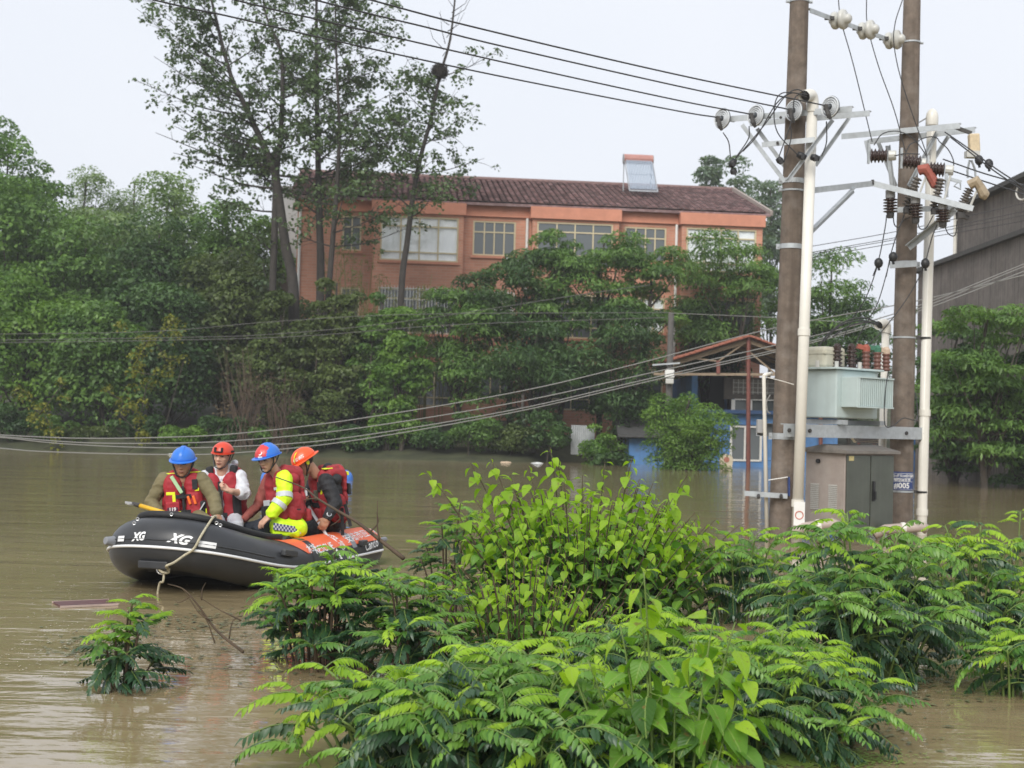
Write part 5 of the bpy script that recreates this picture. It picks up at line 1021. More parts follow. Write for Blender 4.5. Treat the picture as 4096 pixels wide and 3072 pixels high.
def helmet(q, fr, style, m_, parent, k=1.0):
    r, f, u = fr; a = MB(); n = 64; rows = 20; vs = []; rim = .040
    RX, RY, RZ = .112 * k, .138 * k, .118 * k
    if style != 'hard': RX, RY, RZ = .110 * k, .130 * k, .112 * k
    for i in range(rows + 1):
        ph = math.pi / 2 * i / rows
        for j in range(n):
            t = 2 * math.pi * j / n; x = math.cos(t) * math.cos(ph) * RX; y = math.sin(t) * math.cos(ph) * RY; z = math.sin(ph) * RZ
            rdg = 0
            if style == 'hard' and abs(x) < .022 and ph > .35: rdg = .008
            vs.append(q(x, y - .005, rim + z + rdg))
    a.add(vs, [(i * n + j, i * n + (j + 1) % n, (i + 1) * n + (j + 1) % n, (i + 1) * n + j) for i in range(rows) for j in range(n)] + [tuple(range(n))[::-1]])
    mats = m_ if isinstance(m_, list) else [m_]
    sh = a.build('helmet', mats, parent, smooth=True)
    if len(mats) > 1:
        me = sh.data
        for p in me.polygons:
            c = p.center - q(0, 0, 0)
            if c.dot(f) > .045 * k and abs(c.dot(r)) < .075 and c.dot(u) > rim + .006: p.material_index = 1
    a = MB(); vs = []                                 # brim
    for j in range(n):
        t = 2 * math.pi * j / n; fw = max(0, math.sin(t)); ex = (.014 + .036 * fw ** 2) if style != 'rescue' else (.006 + .012 * fw ** 2)
        if style == 'fire': ex = .018 + .055 * max(0, math.sin(t)) ** 1.5 + .02 * max(0, -math.sin(t))
        dz = -.010 * fw - (.012 if style == 'fire' else 0)
        for e_, d_ in ((-.012, 0), (ex, dz), (ex, dz - .007), (-.012, -.010)): vs.append(q(math.cos(t) * (RX + e_), math.sin(t) * (RY + e_) - .005, rim + .004 + d_))
    a.add(vs, [(4 * j + i, 4 * j + (i + 1) % 4, 4 * ((j + 1) % n) + (i + 1) % 4, 4 * ((j + 1) % n) + i) for j in range(n) for i in range(4)]); a.build('brim', mats[0], sh, smooth=False)
    for s_ in (-1, 1):
        a = MB(); a.tube(smooth_path([q(.10 * s_ * k, .03, .03), q(.082 * s_, .035, -.04), q(.055 * s_, .06, -.10), q(0, .06, -.128)], 4), .007, 6); a.build('chin_strap', M_black, sh)
        a = MB(); a.tube(smooth_path([q(.10 * s_ * k, -.05, .03), q(.088 * s_, -.01, -.03), q(.06 * s_, .05, -.09)], 4), .006, 6); a.build('rear_strap', M_black, sh)
    return sh
M_red = mat('red_vest_cloth', (.34, .018, .028), .7, var=.18, vscale=14, bump=.6, bscale=16); M_red2 = mat('dull_red_vest_cloth', (.30, .022, .028), .75, var=.15, vscale=14, bump=.6, bscale=16)
M_hv = mat('hi_vis_yellow', (.62, .95, .012), .6, var=.06, vscale=10, bump=.7, bscale=11); M_refl = mat('reflective_tape', (.50, .53, .56), .45); M_ytape = mat('yellow_tape', (.72, .80, .02), .55)
M_blk = mat('black_cloth', (.014, .015, .018), .75, var=.2, vscale=12, bump=.8, bscale=13); M_khaki = mat('khaki_cloth', (.17, .145, .075), .85, var=.14, vscale=10, bump=.9, bscale=11)
M_clear_coat = mat('pale_raincoat', (.62, .64, .68), .35, var=.12, vscale=9, bump=.9, bscale=12); M_navy = mat('navy_cloth', (.018, .024, .035), .8, var=.15, bump=.3); M_orange = mat('signal_orange', (.85, .16, .02), .5)
M_skA, M_skB, M_skC, M_skD = skinmat('tanned_skin', (.46, .25, .16)), skinmat('light_skin', (.58, .36, .26)), skinmat('weathered_skin', (.55, .33, .23)), skinmat('brown_skin', (.46, .26, .17))
M_helb = mat('blue_helmet_shell', (.03, .17, .62), .32, spec=.5); M_helr = mat('red_orange_helmet_shell', (.62, .06, .028), .35); M_helo = mat('orange_helmet_shell', (.80, .10, .025), .35); M_helr2 = mat('red_helmet_front', (.58, .05, .05), .35)
def zones(sk, top, pants, **kw): d = {'top': top, 'pants': pants, 'skin': sk, 'hair': M_hair, 'eye': M_eye, 'brow': M_browm, 'lip': M_lip}; d.update(kw); return d

# ---- man in khaki with blue helmet at the bow
d = 13.15
me1 = thing('person', 'person in khaki jacket, red vest and plain blue helmet sitting at the raft bow', 'person', P1(780, 1480, d), group='rescuers in the raft')
B = Body(); pel = P1(790, 1400, d + .08); nk = P1(735, 700, d); q, fr, L = torso(B, pel, nk, (.12, -1, 0), w=1.08)
hc = P1(735, 480, d - .03); hfr, hq = head(B, hc, (.02, -1, -.16), (0.0, 0, 1)); B.cap(nk - V(0, 0, .03), hc - V(0, -.01, .06), .058, .054, 'skin')
sR, eR, wR = P1(420, 760, d), P1(190, 1150, d - .02), P1(330, 1360, d - .22); limb(B, sR, eR, wR, .072, .060, .048, 'top'); hand(B, wR, (.6, -.6, -.3), (0, 0, -1), side=-1)
sL, eL, wL = P1(1040, 760, d), P1(1255, 1060, d - .05), P1(1310, 1345, d - .22); limb(B, sL, eL, wL.lerp(eL, .12), .072, .062, .055, 'top'); hand(B, wL, (.18, -.15, -1), (-.1, .9, -.2), side=-1, curl=28, k=1.12)
for sx_, kx, ky in ((-1, 560, 1500), (1, 1120, 1490)):
    hp = q(.09 * sx_, .02, 0); kn = P1(kx, ky, d - .36); limb(B, hp, kn, kn + V(0, .05, -.30), .085, .066, .055, 'pants')
B.build('body', zones(M_skA, M_khaki, M_khaki), me1)
v = vest_shell(q, fr, L, M_red, me1, 1.12, low=.14); K = Kit(q, fr, v); K.band('belt', .52, .205, .178, .035, M_blk, a0=-20, a1=200); K.band('lower_belt', .14, .205, .175, .05, M_blk, a0=-20, a1=200)
K.box('zip', 0, .168, .32, .022, .02, .36, M_blk); K.box('yellow_tape', -.115, .165, .60, .085, .02, .03, M_ytape); K.box('yellow_tape', .115, .160, .66, .075, .02, .03, M_ytape); K.box('yellow_tape', -.085, .172, .47, .03, .02, .075, M_ytape)
K.box('pocket', -.10, .185, .26, .13, .035, .12, M_red, .012); K.box('pocket_flap', -.10, .2, .22, .10, .03, .05, mat('plum_cloth', (.09, .02, .045), .8), .006); K.box('yellow_tape', -.10, .192, .13, .15, .03, .04, M_ytape)
vs, fs = text2d('119', .045, .0015); a = MB(); r_, f_, u_ = fr; o = q(-.10, .2165, .235); a.add([o - r_ * x + u_ * y for x, y, z in vs], fs); a.build('lettering', mat('white_lettering', (.75, .75, .73)), v)
for x in (.055, .105): K.box('orange_clip', x, .178, .42, .025, .02, .085, M_orange, .006, tilt=.25)
K.box('radio_strap', .115, .165, .78, .055, .025, .10, M_blk, .008); K.box('knife_sheath', -.055, .172, .80, .035, .022, .19, mat('pale_green_plastic', (.42, .62, .36), .5), .006, tilt=.5); K.box('side_pouch', .17, .10, .22, .07, .12, .14, M_blk, .02); K.box('white_hook', .175, .17, .26, .012, .012, .085, M_refl, .003, tilt=-.6); K.box('orange_whistle', .145, .165, .08, .028, .02, .028, M_orange, .01); K.box('yellow_tape', .195, .14, .12, .035, .02, .06, M_ytape)
for s_ in (-1, 1): K.box('shoulder_tape', .115 * s_, .05, 1.06, .10, .09, .012, M_ytape, .004)
helmet(hq, hfr, 'hard', M_helb, me1, 1.02)
# ---- man in the pale raincoat
d = 14.15
me2 = thing('person', 'person in clear raincoat, red and black vest and red rescue helmet gripping a paddle', 'person', P1(1450, 1500, d), group='rescuers in the raft')
B = Body(); pel = P1(1480, 1400, d + .05); nk = P1(1405, 600, d); q, fr, L = torso(B, pel, nk, (-.12, -1, 0), w=1.0)
hc = P1(1405, 365, d - .03); hfr, hq = head(B, hc, (-.18, -1, -.04), (.05, 0, 1)); B.cap(nk - V(0, 0, .03), hc - V(0, -.01, .06), .054, .05, 'skin')
sR, eR, wR = P1(1110, 700, d), P1(1060, 1050, d - .05), P1(1180, 1120, d - .1); limb(B, sR, eR, wR, .062, .055, .045, 'top', 'top'); hand(B, wR, (.7, -.4, .3), (0, -1, 0), curl=60)
sL, eL, wL = P1(1690, 700, d), P1(1770, 1000, d - .12), P1(1540, 955, d - .30); B.cap(sL, eL, .070, .068, 'top'); B.cap(eL, eL.lerp(wL, .25), .066, .062, 'top'); B.cap(eL, wL, .043, .031, 'skin'); hand(B, wL, (-.86, -.1, .25), (.25, -.2, .95), curl=75, side=1, k=1.1)
for sx_, kx, ky in ((-1, 1300, 1560), (1, 1640, 1560)): hp = q(.09 * sx_, .02, 0); kn = P1(kx, ky, d - .38); limb(B, hp, kn, kn + V(0, .03, -.30), .08, .066, .055, 'pants')
B.cap(q(.09, .08, .78), q(.075, .02, 1.06), .035, .03, 'top'); B.cap(q(-.09, .08, .78), q(-.075, .02, 1.04), .035, .03, 'top'); B.cap(q(.06, -.06, 1.0), q(.11, -.03, 1.14), .04, .03, 'top')
B.build('body', zones(M_skB, M_clear_coat, M_clear_coat), me2)
v = vest_shell(q, fr, L, M_red, me2, 1.05, collar=False, low=.08, hi=.74); K = Kit(q, fr, v)
for s_ in (-1, 1): K.box('shoulder_pad', .118 * s_, .075, .94, .075, .07, .15, M_blk, .02, tilt=-.25 * s_); K.box('side_panel', .15 * s_, .12, .22, .09, .12, .30, M_blk, .03, yaw=-.5 * s_)
K.box('zip', 0, .172, .42, .035, .02, .34, M_blk); K.band('belt', .06, .195, .172, .05, M_blk)
h_ = helmet(hq, hfr, 'rescue', M_helr, me2, 1.0)
for x, sx_ in ((-.036, .022), (.036, .022), (0, .09)):
    a = MB(); a.obox(hq(x, .118, .078) if sx_ < .05 else hq(0, .128, .055), hfr[0], hfr[1], hfr[2], (sx_, .025, .045 if sx_ < .05 else .012)); a.build('lamp_mount', M_blk, h_, bevel=.006)
a = MB(); a.obox(hq(.098, .0, .06), hfr[0], hfr[1], hfr[2], (.03, .07, .02)); a.build('side_vent', M_blk, h_)
# ---- man in hi-vis coat
d = 13.85
me3 = thing('person', 'person in bright yellow coat, red vest and blue and red helmet on the raft side', 'person', P2(800, 1520, d), group='rescuers in the raft')
B = Body(); pel = P2(780, 1400, d + .12); nk = P2(600, 610, d + .1); q, fr, L = torso(B, pel, nk, (-.78, -.62, -.05), w=1.02, leg='coat')
hc = P2(455, 395, d + .02); hfr, hq = head(B, hc, (-.46, -.86, -.20), (-.12, 0, 1), sc=1.0); B.cap(nk - V(0, 0, .02), hc - V(-.03, -.03, .06), .056, .052, 'skin')
sL, eL, wL = P2(715, 700, d - .02), P2(720, 1010, d - .10), P2(490, 1310, d - .18); B.cap(sL, eL, .080, .072, 'coat'); B.cap(eL, eL.lerp(wL, .86), .074, .062, 'coat'); B.cap(eL.lerp(wL, .7), wL, .04, .034, 'red'); hand(B, wL, (-.75, -.2, -.6), (-.3, .2, -.9), curl=30, side=-1, k=1.1)
sR, eR, wR = P2(470, 730, d + .38), P2(310, 1130, d + .34), P2(80, 1350, d + .15); B.cap(sR, eR, .07, .058, 'red'); B.cap(eR, wR, .052, .036, 'red'); hand(B, wR, (-.85, -.2, -.4), (0, -.2, -1), curl=22, zone='red', side=1, k=1.1)
for kx, ky, dd in ((330, 1530, -.1), (150, 1520, .18)): hp = q(-.05, .06, .0); kn = P2(kx, ky, d + dd); limb(B, hp, kn, kn + V(-.05, 0, -.30), .088, .07, .058, 'pants')
B.cap(P2(640, 1490, d - .05), P2(930, 1500, d + .05), .10, .10, 'coat'); B.cap(P2(600, 1560, d - .10), P2(900, 1590, d - .02), .05, .05, 'coat')
B.build('body', zones(M_skC, M_red2, M_navy, coat=M_hv, red=mat('rust_sleeve', (.28, .075, .06), .8, var=.2, vscale=12, bump=.4, bscale=18)), me3)
v = vest_shell(q, fr, L, M_red2, me3, 1.06, low=.14, hi=.82); K = Kit(q, fr, v); K.band('belt', .38, .20, .17, .03, M_blk); K.band('lower_belt', .20, .205, .175, .03, M_blk)
K.box('reflective_patch', -.10, .172, .40, .12, .02, .06, M_refl); K.box('reflective_patch', .11, .150, .86, .06, .03, .05, M_refl); K.box('reflective_patch', .10, .17, .66, .05, .02, .03, M_refl); K.box('pouch', -.11, .19, .22, .11, .05, .13, M_blk, .015); K.box('shoulder_strap', .115, .14, .76, .05, .03, .16, M_blk, .008); K.box('back_pouch', .10, -.16, .10, .14, .07, .13, M_red2, .03); K.box('back_patch', .13, -.15, .55, .05, .02, .08, M_refl)
sleeve_band('sleeve_tape', sL, eL, .93, .085, .055, M_refl, v); sleeve_band('sleeve_tape', eL, wL, .38, .083, .05, M_refl, v)
a = MB(); ck = [];   # checker band on the coat hem
p0_, p1_, p2_ = P2(540, 1530, d - .17), P2(760, 1560, d - .13), P2(985, 1600, d - .02)
for i in range(16):
    t0_, t1_ = i / 16, (i + 1) / 16
    f_ = lambda t: (p0_ * (1 - t) ** 2 + p1_ * (2 * t * (1 - t)) + p2_ * t * t)
    for j in range(3):
        a = MB(); z0_, z1_ = .022 * j, .022 * (j + 1); b0, b1 = f_(t0_), f_(t1_); a.add([b0 + V(0, -.012, z0_), b1 + V(0, -.012, z0_), b1 + V(0, -.012, z1_), b0 + V(0, -.012, z1_), b0 + V(0, .03, z0_), b1 + V(0, .03, z0_), b1 + V(0, .03, z1_), b0 + V(0, .03, z1_)], [(0, 1, 2, 3), (7, 6, 5, 4), (0, 4, 5, 1), (3, 2, 6, 7), (0, 3, 7, 4), (1, 5, 6, 2)]); a.build('checker_square', M_refl if (i + j) % 2 else mat('blue_check', (.03, .04, .16), .6), v)
h_ = helmet(hq, hfr, 'hard', [M_helb, M_helr2], me3, 1.06)
a = MB(); a.lathe([(.022, 0), (.022, .003)], hq(.02, .125, .085), hq(.02, .14, .09) - hq(.02, .12, .075), 14); a.build('round_emblem', M_wst, h_); a = MB(); a.obox(hq(.02, .140, .052), hfr[0], hfr[1], hfr[2], (.05, .004, .016)); a.build('emblem_text', M_wst, h_)
# ---- man in black with orange helmet
d = 14.45
me4 = thing('person', 'person in black jacket and orange helmet bending over while paddling at the raft side', 'person', P2(1500, 1500, d), group='rescuers in the raft')
B = Body(); pel = P2(1470, 1400, d + .2); nk = P2(1230, 620, d + .08); q, fr, L = torso(B, pel, nk, (-.80, -.58, -.1), w=1.05)
hc = P2(1055, 440, d); hfr, hq = head(B, hc, (-.80, -.42, -.58), (-.30, -.05, 1)); B.cap(nk - V(0, 0, .01), hc - V(-.05, -.03, .04), .058, .054, 'skin')
sL, eL, wL = P2(1390, 740, d - .05), P2(1545, 1090, d - .12), P2(1410, 1345, d - .22); limb(B, sL, eL, wL.lerp(eL, .1), .080, .068, .050, 'top'); hand(B, wL, (-.42, -.15, -.85), (.0, .9, .1), curl=55, side=-1, k=1.15)
sR, eR, wR = P2(1180, 800, d + .38), P2(1110, 1040, d + .2), P2(1070, 1110, d + .12); limb(B, sR, eR, wR, .07, .06, .05, 'top'); hand(B, wR, (-.3, -.6, .5), (.3, -.5, 0), curl=60)
for kx, ky, dd in ((1130, 1560, -.1), (1050, 1540, .25)): hp = q(0, .06, .0); kn = P2(kx, ky, d + dd); limb(B, hp, kn, kn + V(-.04, 0, -.28), .09, .07, .06, 'pants')
B.build('body', zones(M_skD, M_blk, M_blk), me4)
v = vest_shell(q, fr, L, M_red2, me4, 1.08, low=.12, hi=.86); K = Kit(q, fr, v); K.band('belt', .36, .205, .175, .045, M_blk); K.band('lower_belt', .12, .205, .175, .045, M_blk)
K.box('shoulder_tape', .115, .07, 1.055, .07, .10, .012, M_ytape); K.box('chest_pad', .10, .165, .72, .07, .03, .11, M_blk, .01); K.box('radio', .05, .185, .55, .05, .04, .11, mat('olive_radio', (.08, .085, .06), .6), .008); K.box('yellow_tape', .13, .16, .62, .02, .02, .05, M_ytape); K.box('back_tape', .08, -.165, .92, .12, .02, .04, M_ytape); K.box('back_pad', .12, -.17, .62, .07, .03, .12, M_blk, .01); K.box('pocket', .09, .19, .18, .12, .05, .14, M_red2, .02)
c = wL.lerp(eL, .14); wd = (wL - eL).normalized()
wt = MB(); wt.lathe([(.042, -.012), (.045, -.012), (.045, .012), (.042, .012)], c, wd, 18); w_o = wt.build('watch', M_blk, me4); vw = (CAMP - c); vw = (vw - wd * vw.dot(wd)).normalized()
a = MB(); a.lathe([(.026, 0), (.026, .012), (.020, .013)], c + vw * .042, vw, 18); a.build('watch_case', mat('bright_steel', (.6, .6, .6)), w_o); a = MB(); a.lathe([(.019, 0), (.019, .004)], c + vw * .054, vw, 16); a.build('watch_face', M_black, w_o)
h_ = helmet(hq, hfr, 'fire', M_helo, me4, 1.08)
a = MB(); vs = []
for k in range(13):
    ph = R(12 + 68 * k / 12)
    for s_ in (.055, .080): vs.append(hq(.0, 0, 0) * 0 + hq(s_ * (math.cos(ph) * .5 + .65) , math.cos(ph) * .112 + .012, .030 + math.sin(ph) * (.128 - s_ * .18)))
a.add(vs, [(2 * k, 2 * k + 2, 2 * k + 3, 2 * k + 1) for k in range(12)]); a.build('yellow_stripe', M_ytape, h_)
vs, fs = text2d('孝感消防', .036, .0008); a = MB(); pts = []
for x, y, z in vs:
    t = R(62) - x / .135; zz = y + .045; ph = math.asin(max(-1, min(1, zz / .121))); pts.append(hq(.1225 * math.sin(R(90) - t + R(28)) * math.cos(ph) + .002, .150 * math.cos(R(90) - t + R(28)) * math.cos(ph) - .005, .030 + zz + .004))
a.add(pts, fs); a.build('lettering', M_lett, h_)
a = MB(); a.lathe([(.02, 0), (.02, .01)], hq(.09, .0, -.01), hfr[0], 10); a.build('strap_buckle', M_ytape, h_)
for px in ((1650, 1180, 1660, 1620), (1700, 1120, 1790, 1480)):
    a = MB(); a.bar(P2(px[0], px[1], d - .02), P2(px[2], px[3], d - .02), .035, .012); a.build('hanging_strap', M_blk, v)
# ================================================================== vegetation beyond the flood
def unit(rng, n):
    v = rng.normal(size=(n, 3)); return v / np.linalg.norm(v, axis=1, keepdims=True)
def leaf_cloud(rng, clusters, per, size, aspect=.6, upb=.6, droop=.3, shell=.55, flat=1.0):
    """rhombic leaves filling ellipsoid clumps; clusters rows: cx cy cz rx ry rz"""
    C = np.asarray(clusters, float); k = len(C); cnt = np.maximum(3, (per * (C[:, 3] * C[:, 4]) / np.mean(C[:, 3] * C[:, 4])).astype(int)); idx = np.repeat(np.arange(k), cnt); n = len(idx)
    dirs = unit(rng, n); dirs[:, 2] = np.where(rng.random(n) < upb, np.abs(dirs[:, 2]), dirs[:, 2])
    rr = shell + (1 - shell) * np.sqrt(rng.random(n)); pos = C[idx, :3] + dirs * C[idx, 3:6] * rr[:, None]
    nrm = dirs * .5 + unit(rng, n) * .65 + np.array([0, 0, .45]); nrm /= np.linalg.norm(nrm, axis=1, keepdims=True)
    ax = dirs * .7 + unit(rng, n) * .8 + np.array([0, 0, -droop]); ax -= nrm * np.sum(ax * nrm, 1, keepdims=True); ax /= np.linalg.norm(ax, axis=1, keepdims=True) + 1e-9
    sd = np.cross(nrm, ax); s = size * (.6 + .8 * rng.random(n))[:, None]
    v = np.stack([pos - ax * s * .5, pos + sd * s * aspect * .5 - ax * s * .05 + nrm * s * .08, pos + ax * s * .5 - nrm * s * .05, pos - sd * s * aspect * .5 - ax * s * .05 + nrm * s * .08], 1)
    return v.reshape(-1, 3)
def leaf_mesh(name, v):
    n = len(v) // 4; return npmesh(name, v, np.arange(n * 4), np.full(n, 4))
def gz(x, y):
    sh_ = 5.5 if 3 < x < 60 else 0
    return float(np.interp(y - sh_, ys, zs)) - .15
M_bark = mat('dark_bark', (.055, .045, .035), .9, var=.3, vscale=6, bump=.5, bscale=14); M_barkp = mat('grey_bark', (.036, .031, .027), .9, var=.3, vscale=5, bump=.5, bscale=12)
L_mid = leafmat('mid_green_leaf', (.055, .12, .028), (.17, .30, .068)); L_dark = leafmat('dark_green_leaf', (.032, .074, .024), (.095, .18, .052)); L_hazed = leafmat('haze_paled_leaf', (.11, .18, .07), (.24, .34, .14), trans=.4)  # pale leaf colour lightened to stand for haze on the distant trees
L_brt = leafmat('fresh_green_leaf', (.065, .15, .024), (.18, .31, .055), trans=.4); L_pop = leafmat('poplar_leaf', (.05, .085, .038), (.12, .185, .075), trans=.3); L_bam = leafmat('bamboo_leaf', (.12, .14, .035), (.22, .24, .075), trans=.4); L_far = leafmat('far_hazed_leaf', (.10, .155, .10), (.17, .235, .155), trans=.4)  # far tree leaf greyed, distance haze mixed into its colour
L_oli = leafmat('olive_leaf', (.05, .08, .022), (.13, .18, .05)); L_yel = leafmat('yellowing_vine_leaf', (.14, .16, .02), (.26, .27, .04), trans=.4)
def tree(name, label, base, top, rx, ry, lm, n=9000, size=.17, seed=0, ncl=34, crown_lo=.3, trunk=.14, bark=None, aspect=.55, flat=.7, clr=(.8, 1.5), group=None, cat='tree', egg=.0, limbs=True, shape=None, droop=.3, umb=False):
    rng = np.random.default_rng(seed); ob = thing(name, label, cat, base, group=group); b = np.array(base); H = top - b[2]; cl = []
    zc = b[2] + H * (crown_lo + 1) / 2; rz = H * (1 - crown_lo) / 2
    while len(cl) < ncl:
        p = unit(rng, 1)[0] * (rng.random() ** (1 / 2.6)); 
        w_ = 1 - egg * max(0, p[2]); c = np.array([b[0] + p[0] * rx * w_ * .85, b[1] + p[1] * ry * w_ * .85, zc + p[2] * rz * .88]); r_ = rng.uniform(*clr) * min(1, .35 + .65 * rx / 2.5)
        if c[2] - r_ * flat < b[2] + .1: continue
        cl.append((*c, r_, r_, r_ * flat * rng.uniform(.8, 1.15)))
    v = leaf_cloud(rng, cl, n / ncl, size, aspect, droop=droop, upb=.85 if umb else .6, shell=.35 if umb else .5); meshobj('crown', leaf_mesh('crown', v), lm, ob)
    a = MB(); ctr = V(b[0], b[1], b[2] + H * (crown_lo + .45 * (1 - crown_lo))); a.tube(smooth_path([V(*base) - V(0, 0, .4), V(b[0] + rng.normal() * .15, b[1], b[2] + H * crown_lo), ctr + V(rng.normal() * .3, 0, 0), V(b[0], b[1], b[2] + H * .88)], 4), [trunk * (1 - .062 * i) for i in range(13)], 7); a.build('trunk', bark or M_bark, ob, smooth=True)
    if limbs:
        a = MB()
        for c in cl[::2]:
            z0 = b[2] + H * rng.uniform(crown_lo * .7, crown_lo + .35 * (1 - crown_lo)); z0 = min(z0, c[2] - .1); s_ = V(b[0], b[1], z0); e_ = V(*c[:3]); a.tube([s_, s_.lerp(e_, .5) + V(rng.normal() * .12, rng.normal() * .12, -.08), e_], [trunk * .4, trunk * .25, trunk * .08], 5)
        tag(a.build('limb', bark or M_bark, ob, smooth=True), kind='stuff')
    return ob
def ptree(name, label, cx, yt, wpx, d, lm, seed, yb=None, **kw):     # placed from its column, top row and width in the photo
    t = P(cx, yt, d); base = V(t.x, d, gz(t.x, d)); rx = wpx / 2 * d / FPX
    return tree(name, label, base, t.z, rx, kw.pop('ry', min(rx, 2.6)), lm, seed=seed, **kw)
g1 = 'trees on the left far bank'
T = [('broad_tree', 'dark broad tree rising highest at the far left edge', 40, 445, 560, 66, L_mid, dict(n=11000, ncl=34, crown_lo=.25)),
     ('bamboo_clump', 'pale feathery bamboo clump next to the tall left tree', 350, 585, 300, 70, L_hazed, dict(n=7500, size=.15, egg=.5, crown_lo=.1, aspect=.3)),
     ('bamboo_clump', 'pale feathery bamboo clump at the middle of the left treeline', 545, 600, 300, 71, L_hazed, dict(n=7500, size=.15, egg=.4, crown_lo=.1, aspect=.3)),
     ('broad_tree', 'rounded pale green tree at the right of the bamboo clumps', 700, 625, 380, 68, L_hazed, dict(n=9000, crown_lo=.1, ncl=36)),
     ('broad_tree', 'small green tree at the right end of the left treeline', 900, 715, 260, 66, L_mid, dict(n=7000, crown_lo=.1)),
     ('broad_tree', 'bright green tree showing between the poplar trunk and the left treeline', 1040, 760, 240, 69, L_brt, dict(n=6000, crown_lo=.1)),
     ('broad_tree', 'green tree low at the left edge in front of the tallest tree', 60, 660, 440, 61, L_mid, dict(n=10000, crown_lo=.12, ncl=40)),
     ('broad_tree', 'dark green tree left of centre in the left bank wood', 350, 880, 460, 60, L_mid, dict(n=10000, crown_lo=.1, ncl=40)),
     ('broad_tree', 'dense dark tree with light upper clumps in the left bank wood', 640, 830, 480, 60.5, L_dark, dict(n=11000, crown_lo=.1, ncl=42)),
     ('broad_tree', 'dull green tree behind the leaning poplar trunk', 930, 900, 380, 60, L_oli, dict(n=9000, crown_lo=.1, ncl=36)),
     ('broad_tree', 'fresh green tree lowest at the left edge by the water', 120, 1090, 460, 57, L_brt, dict(n=11000, size=.16, crown_lo=.04, ncl=44)),
     ('broad_tree', 'dark green tree by the water second from the left edge', 430, 1160, 420, 56.5, L_mid, dict(n=11000, size=.16, crown_lo=.03, ncl=42)),
     ('broad_tree', 'dark tree by the water left of the dry brush', 700, 1130, 380, 57.5, L_dark, dict(n=10000, size=.16, crown_lo=.03, ncl=40)),
     ('broad_tree', 'dark leafy tree behind the dry brush', 960, 1080, 420, 58.5, L_oli, dict(n=11000, size=.16, crown_lo=.03, ncl=40)),
     ('vine_thicket', 'dark thicket under the two middle poplars', 1230, 1180, 380, 58, L_oli, dict(n=11000, size=.15, crown_lo=.02, ncl=40, cat='thicket')),
     ('vine_column', 'ivy covered trunk column below the nest tree', 1620, 1130, 210, 54.9, L_brt, dict(ry=.5, n=7500, size=.14, crown_lo=.02, ncl=30, cat='vine', clr=(.6, 1.0))),
     ('broad_tree', 'mid green tree filling the wood behind the left edge trees', 200, 800, 420, 64, L_mid, dict(n=9000, crown_lo=.05, ncl=40)),
     ('broad_tree', 'dull tree filling the wood behind the dark left trees', 420, 760, 420, 65, L_hazed, dict(n=9000, crown_lo=.05, ncl=40)),
     ('vine_thicket', 'olive thicket hiding the foot of the forked poplar', 1130, 1120, 300, 55.2, L_oli, dict(n=8000, size=.14, crown_lo=.02, ncl=34, cat='thicket', ry=.45, clr=(.5, .8))),
     ('vine_thicket', 'olive thicket hiding the feet of the middle poplars', 1350, 1040, 290, 55.0, L_oli, dict(n=8000, size=.14, crown_lo=.02, ncl=34, cat='thicket', ry=.45, clr=(.5, .8))),
     ('vine_thicket', 'dark thicket between the slender poplar and the nest tree', 1530, 1130, 260, 55.0, L_mid, dict(n=8000, size=.14, crown_lo=.02, ncl=34, cat='thicket', ry=.5, clr=(.5, .8))),
     ('vine_thicket', 'dark green thicket left of the ivy column', 1430, 1280, 330, 57.2, L_dark, dict(n=9000, size=.15, crown_lo=.02, ncl=34, cat='thicket'))]
for i, (nm, lab, cx, yt, wp, d, lm, kw) in enumerate(T):
    kw['n'] = int(kw['n'] * 1.6); kw['size'] = kw.get('size', .17) * 1.25; kw['ncl'] = int(kw.get('ncl', 34) * 1.3)
    ptree(nm, lab, cx, yt, wp, d, lm, 100 + i, group=g1, **kw)
# bamboo grass before the brick wall
for i, (cx, yt) in enumerate(((1375, 1000), (1480, 1080), (1680, 1130))):
    t = P(cx, yt, 58.5); base = V(t.x, 58.5, 1.0); ob = thing('bamboo_clump', 'thin yellowish bamboo stems before the brick wall, %s from the left' % wordn[i], 'bamboo', base, group='thin bamboo before the brick wall'); rng = np.random.default_rng(60 + i); a = MB(); cl = []
    for k in range(26):
        x = base.x + rng.normal() * .6; y = 58.5 + rng.normal() * .4; h = (t.z - 1) * rng.uniform(.6, 1.05); tp = V(x + rng.normal() * .5, y, 1 + h); a.tube([V(x, y, .8), V(x, y, 1 + h * .5), tp], [.022, .018, .008], 4)
        for q_ in range(5): c = V(x, y, .8).lerp(tp, rng.uniform(.35, 1)); cl.append((c.x + rng.normal() * .2, c.y, c.z, .3, .3, .35))
    tag(a.build('stem', mat('bamboo_stem', (.20, .20, .07), .7), ob), kind='stuff'); meshobj('foliage', leaf_mesh('foliage', leaf_cloud(rng, cl, 22, .2, .2, droop=.9)), L_bam, ob)
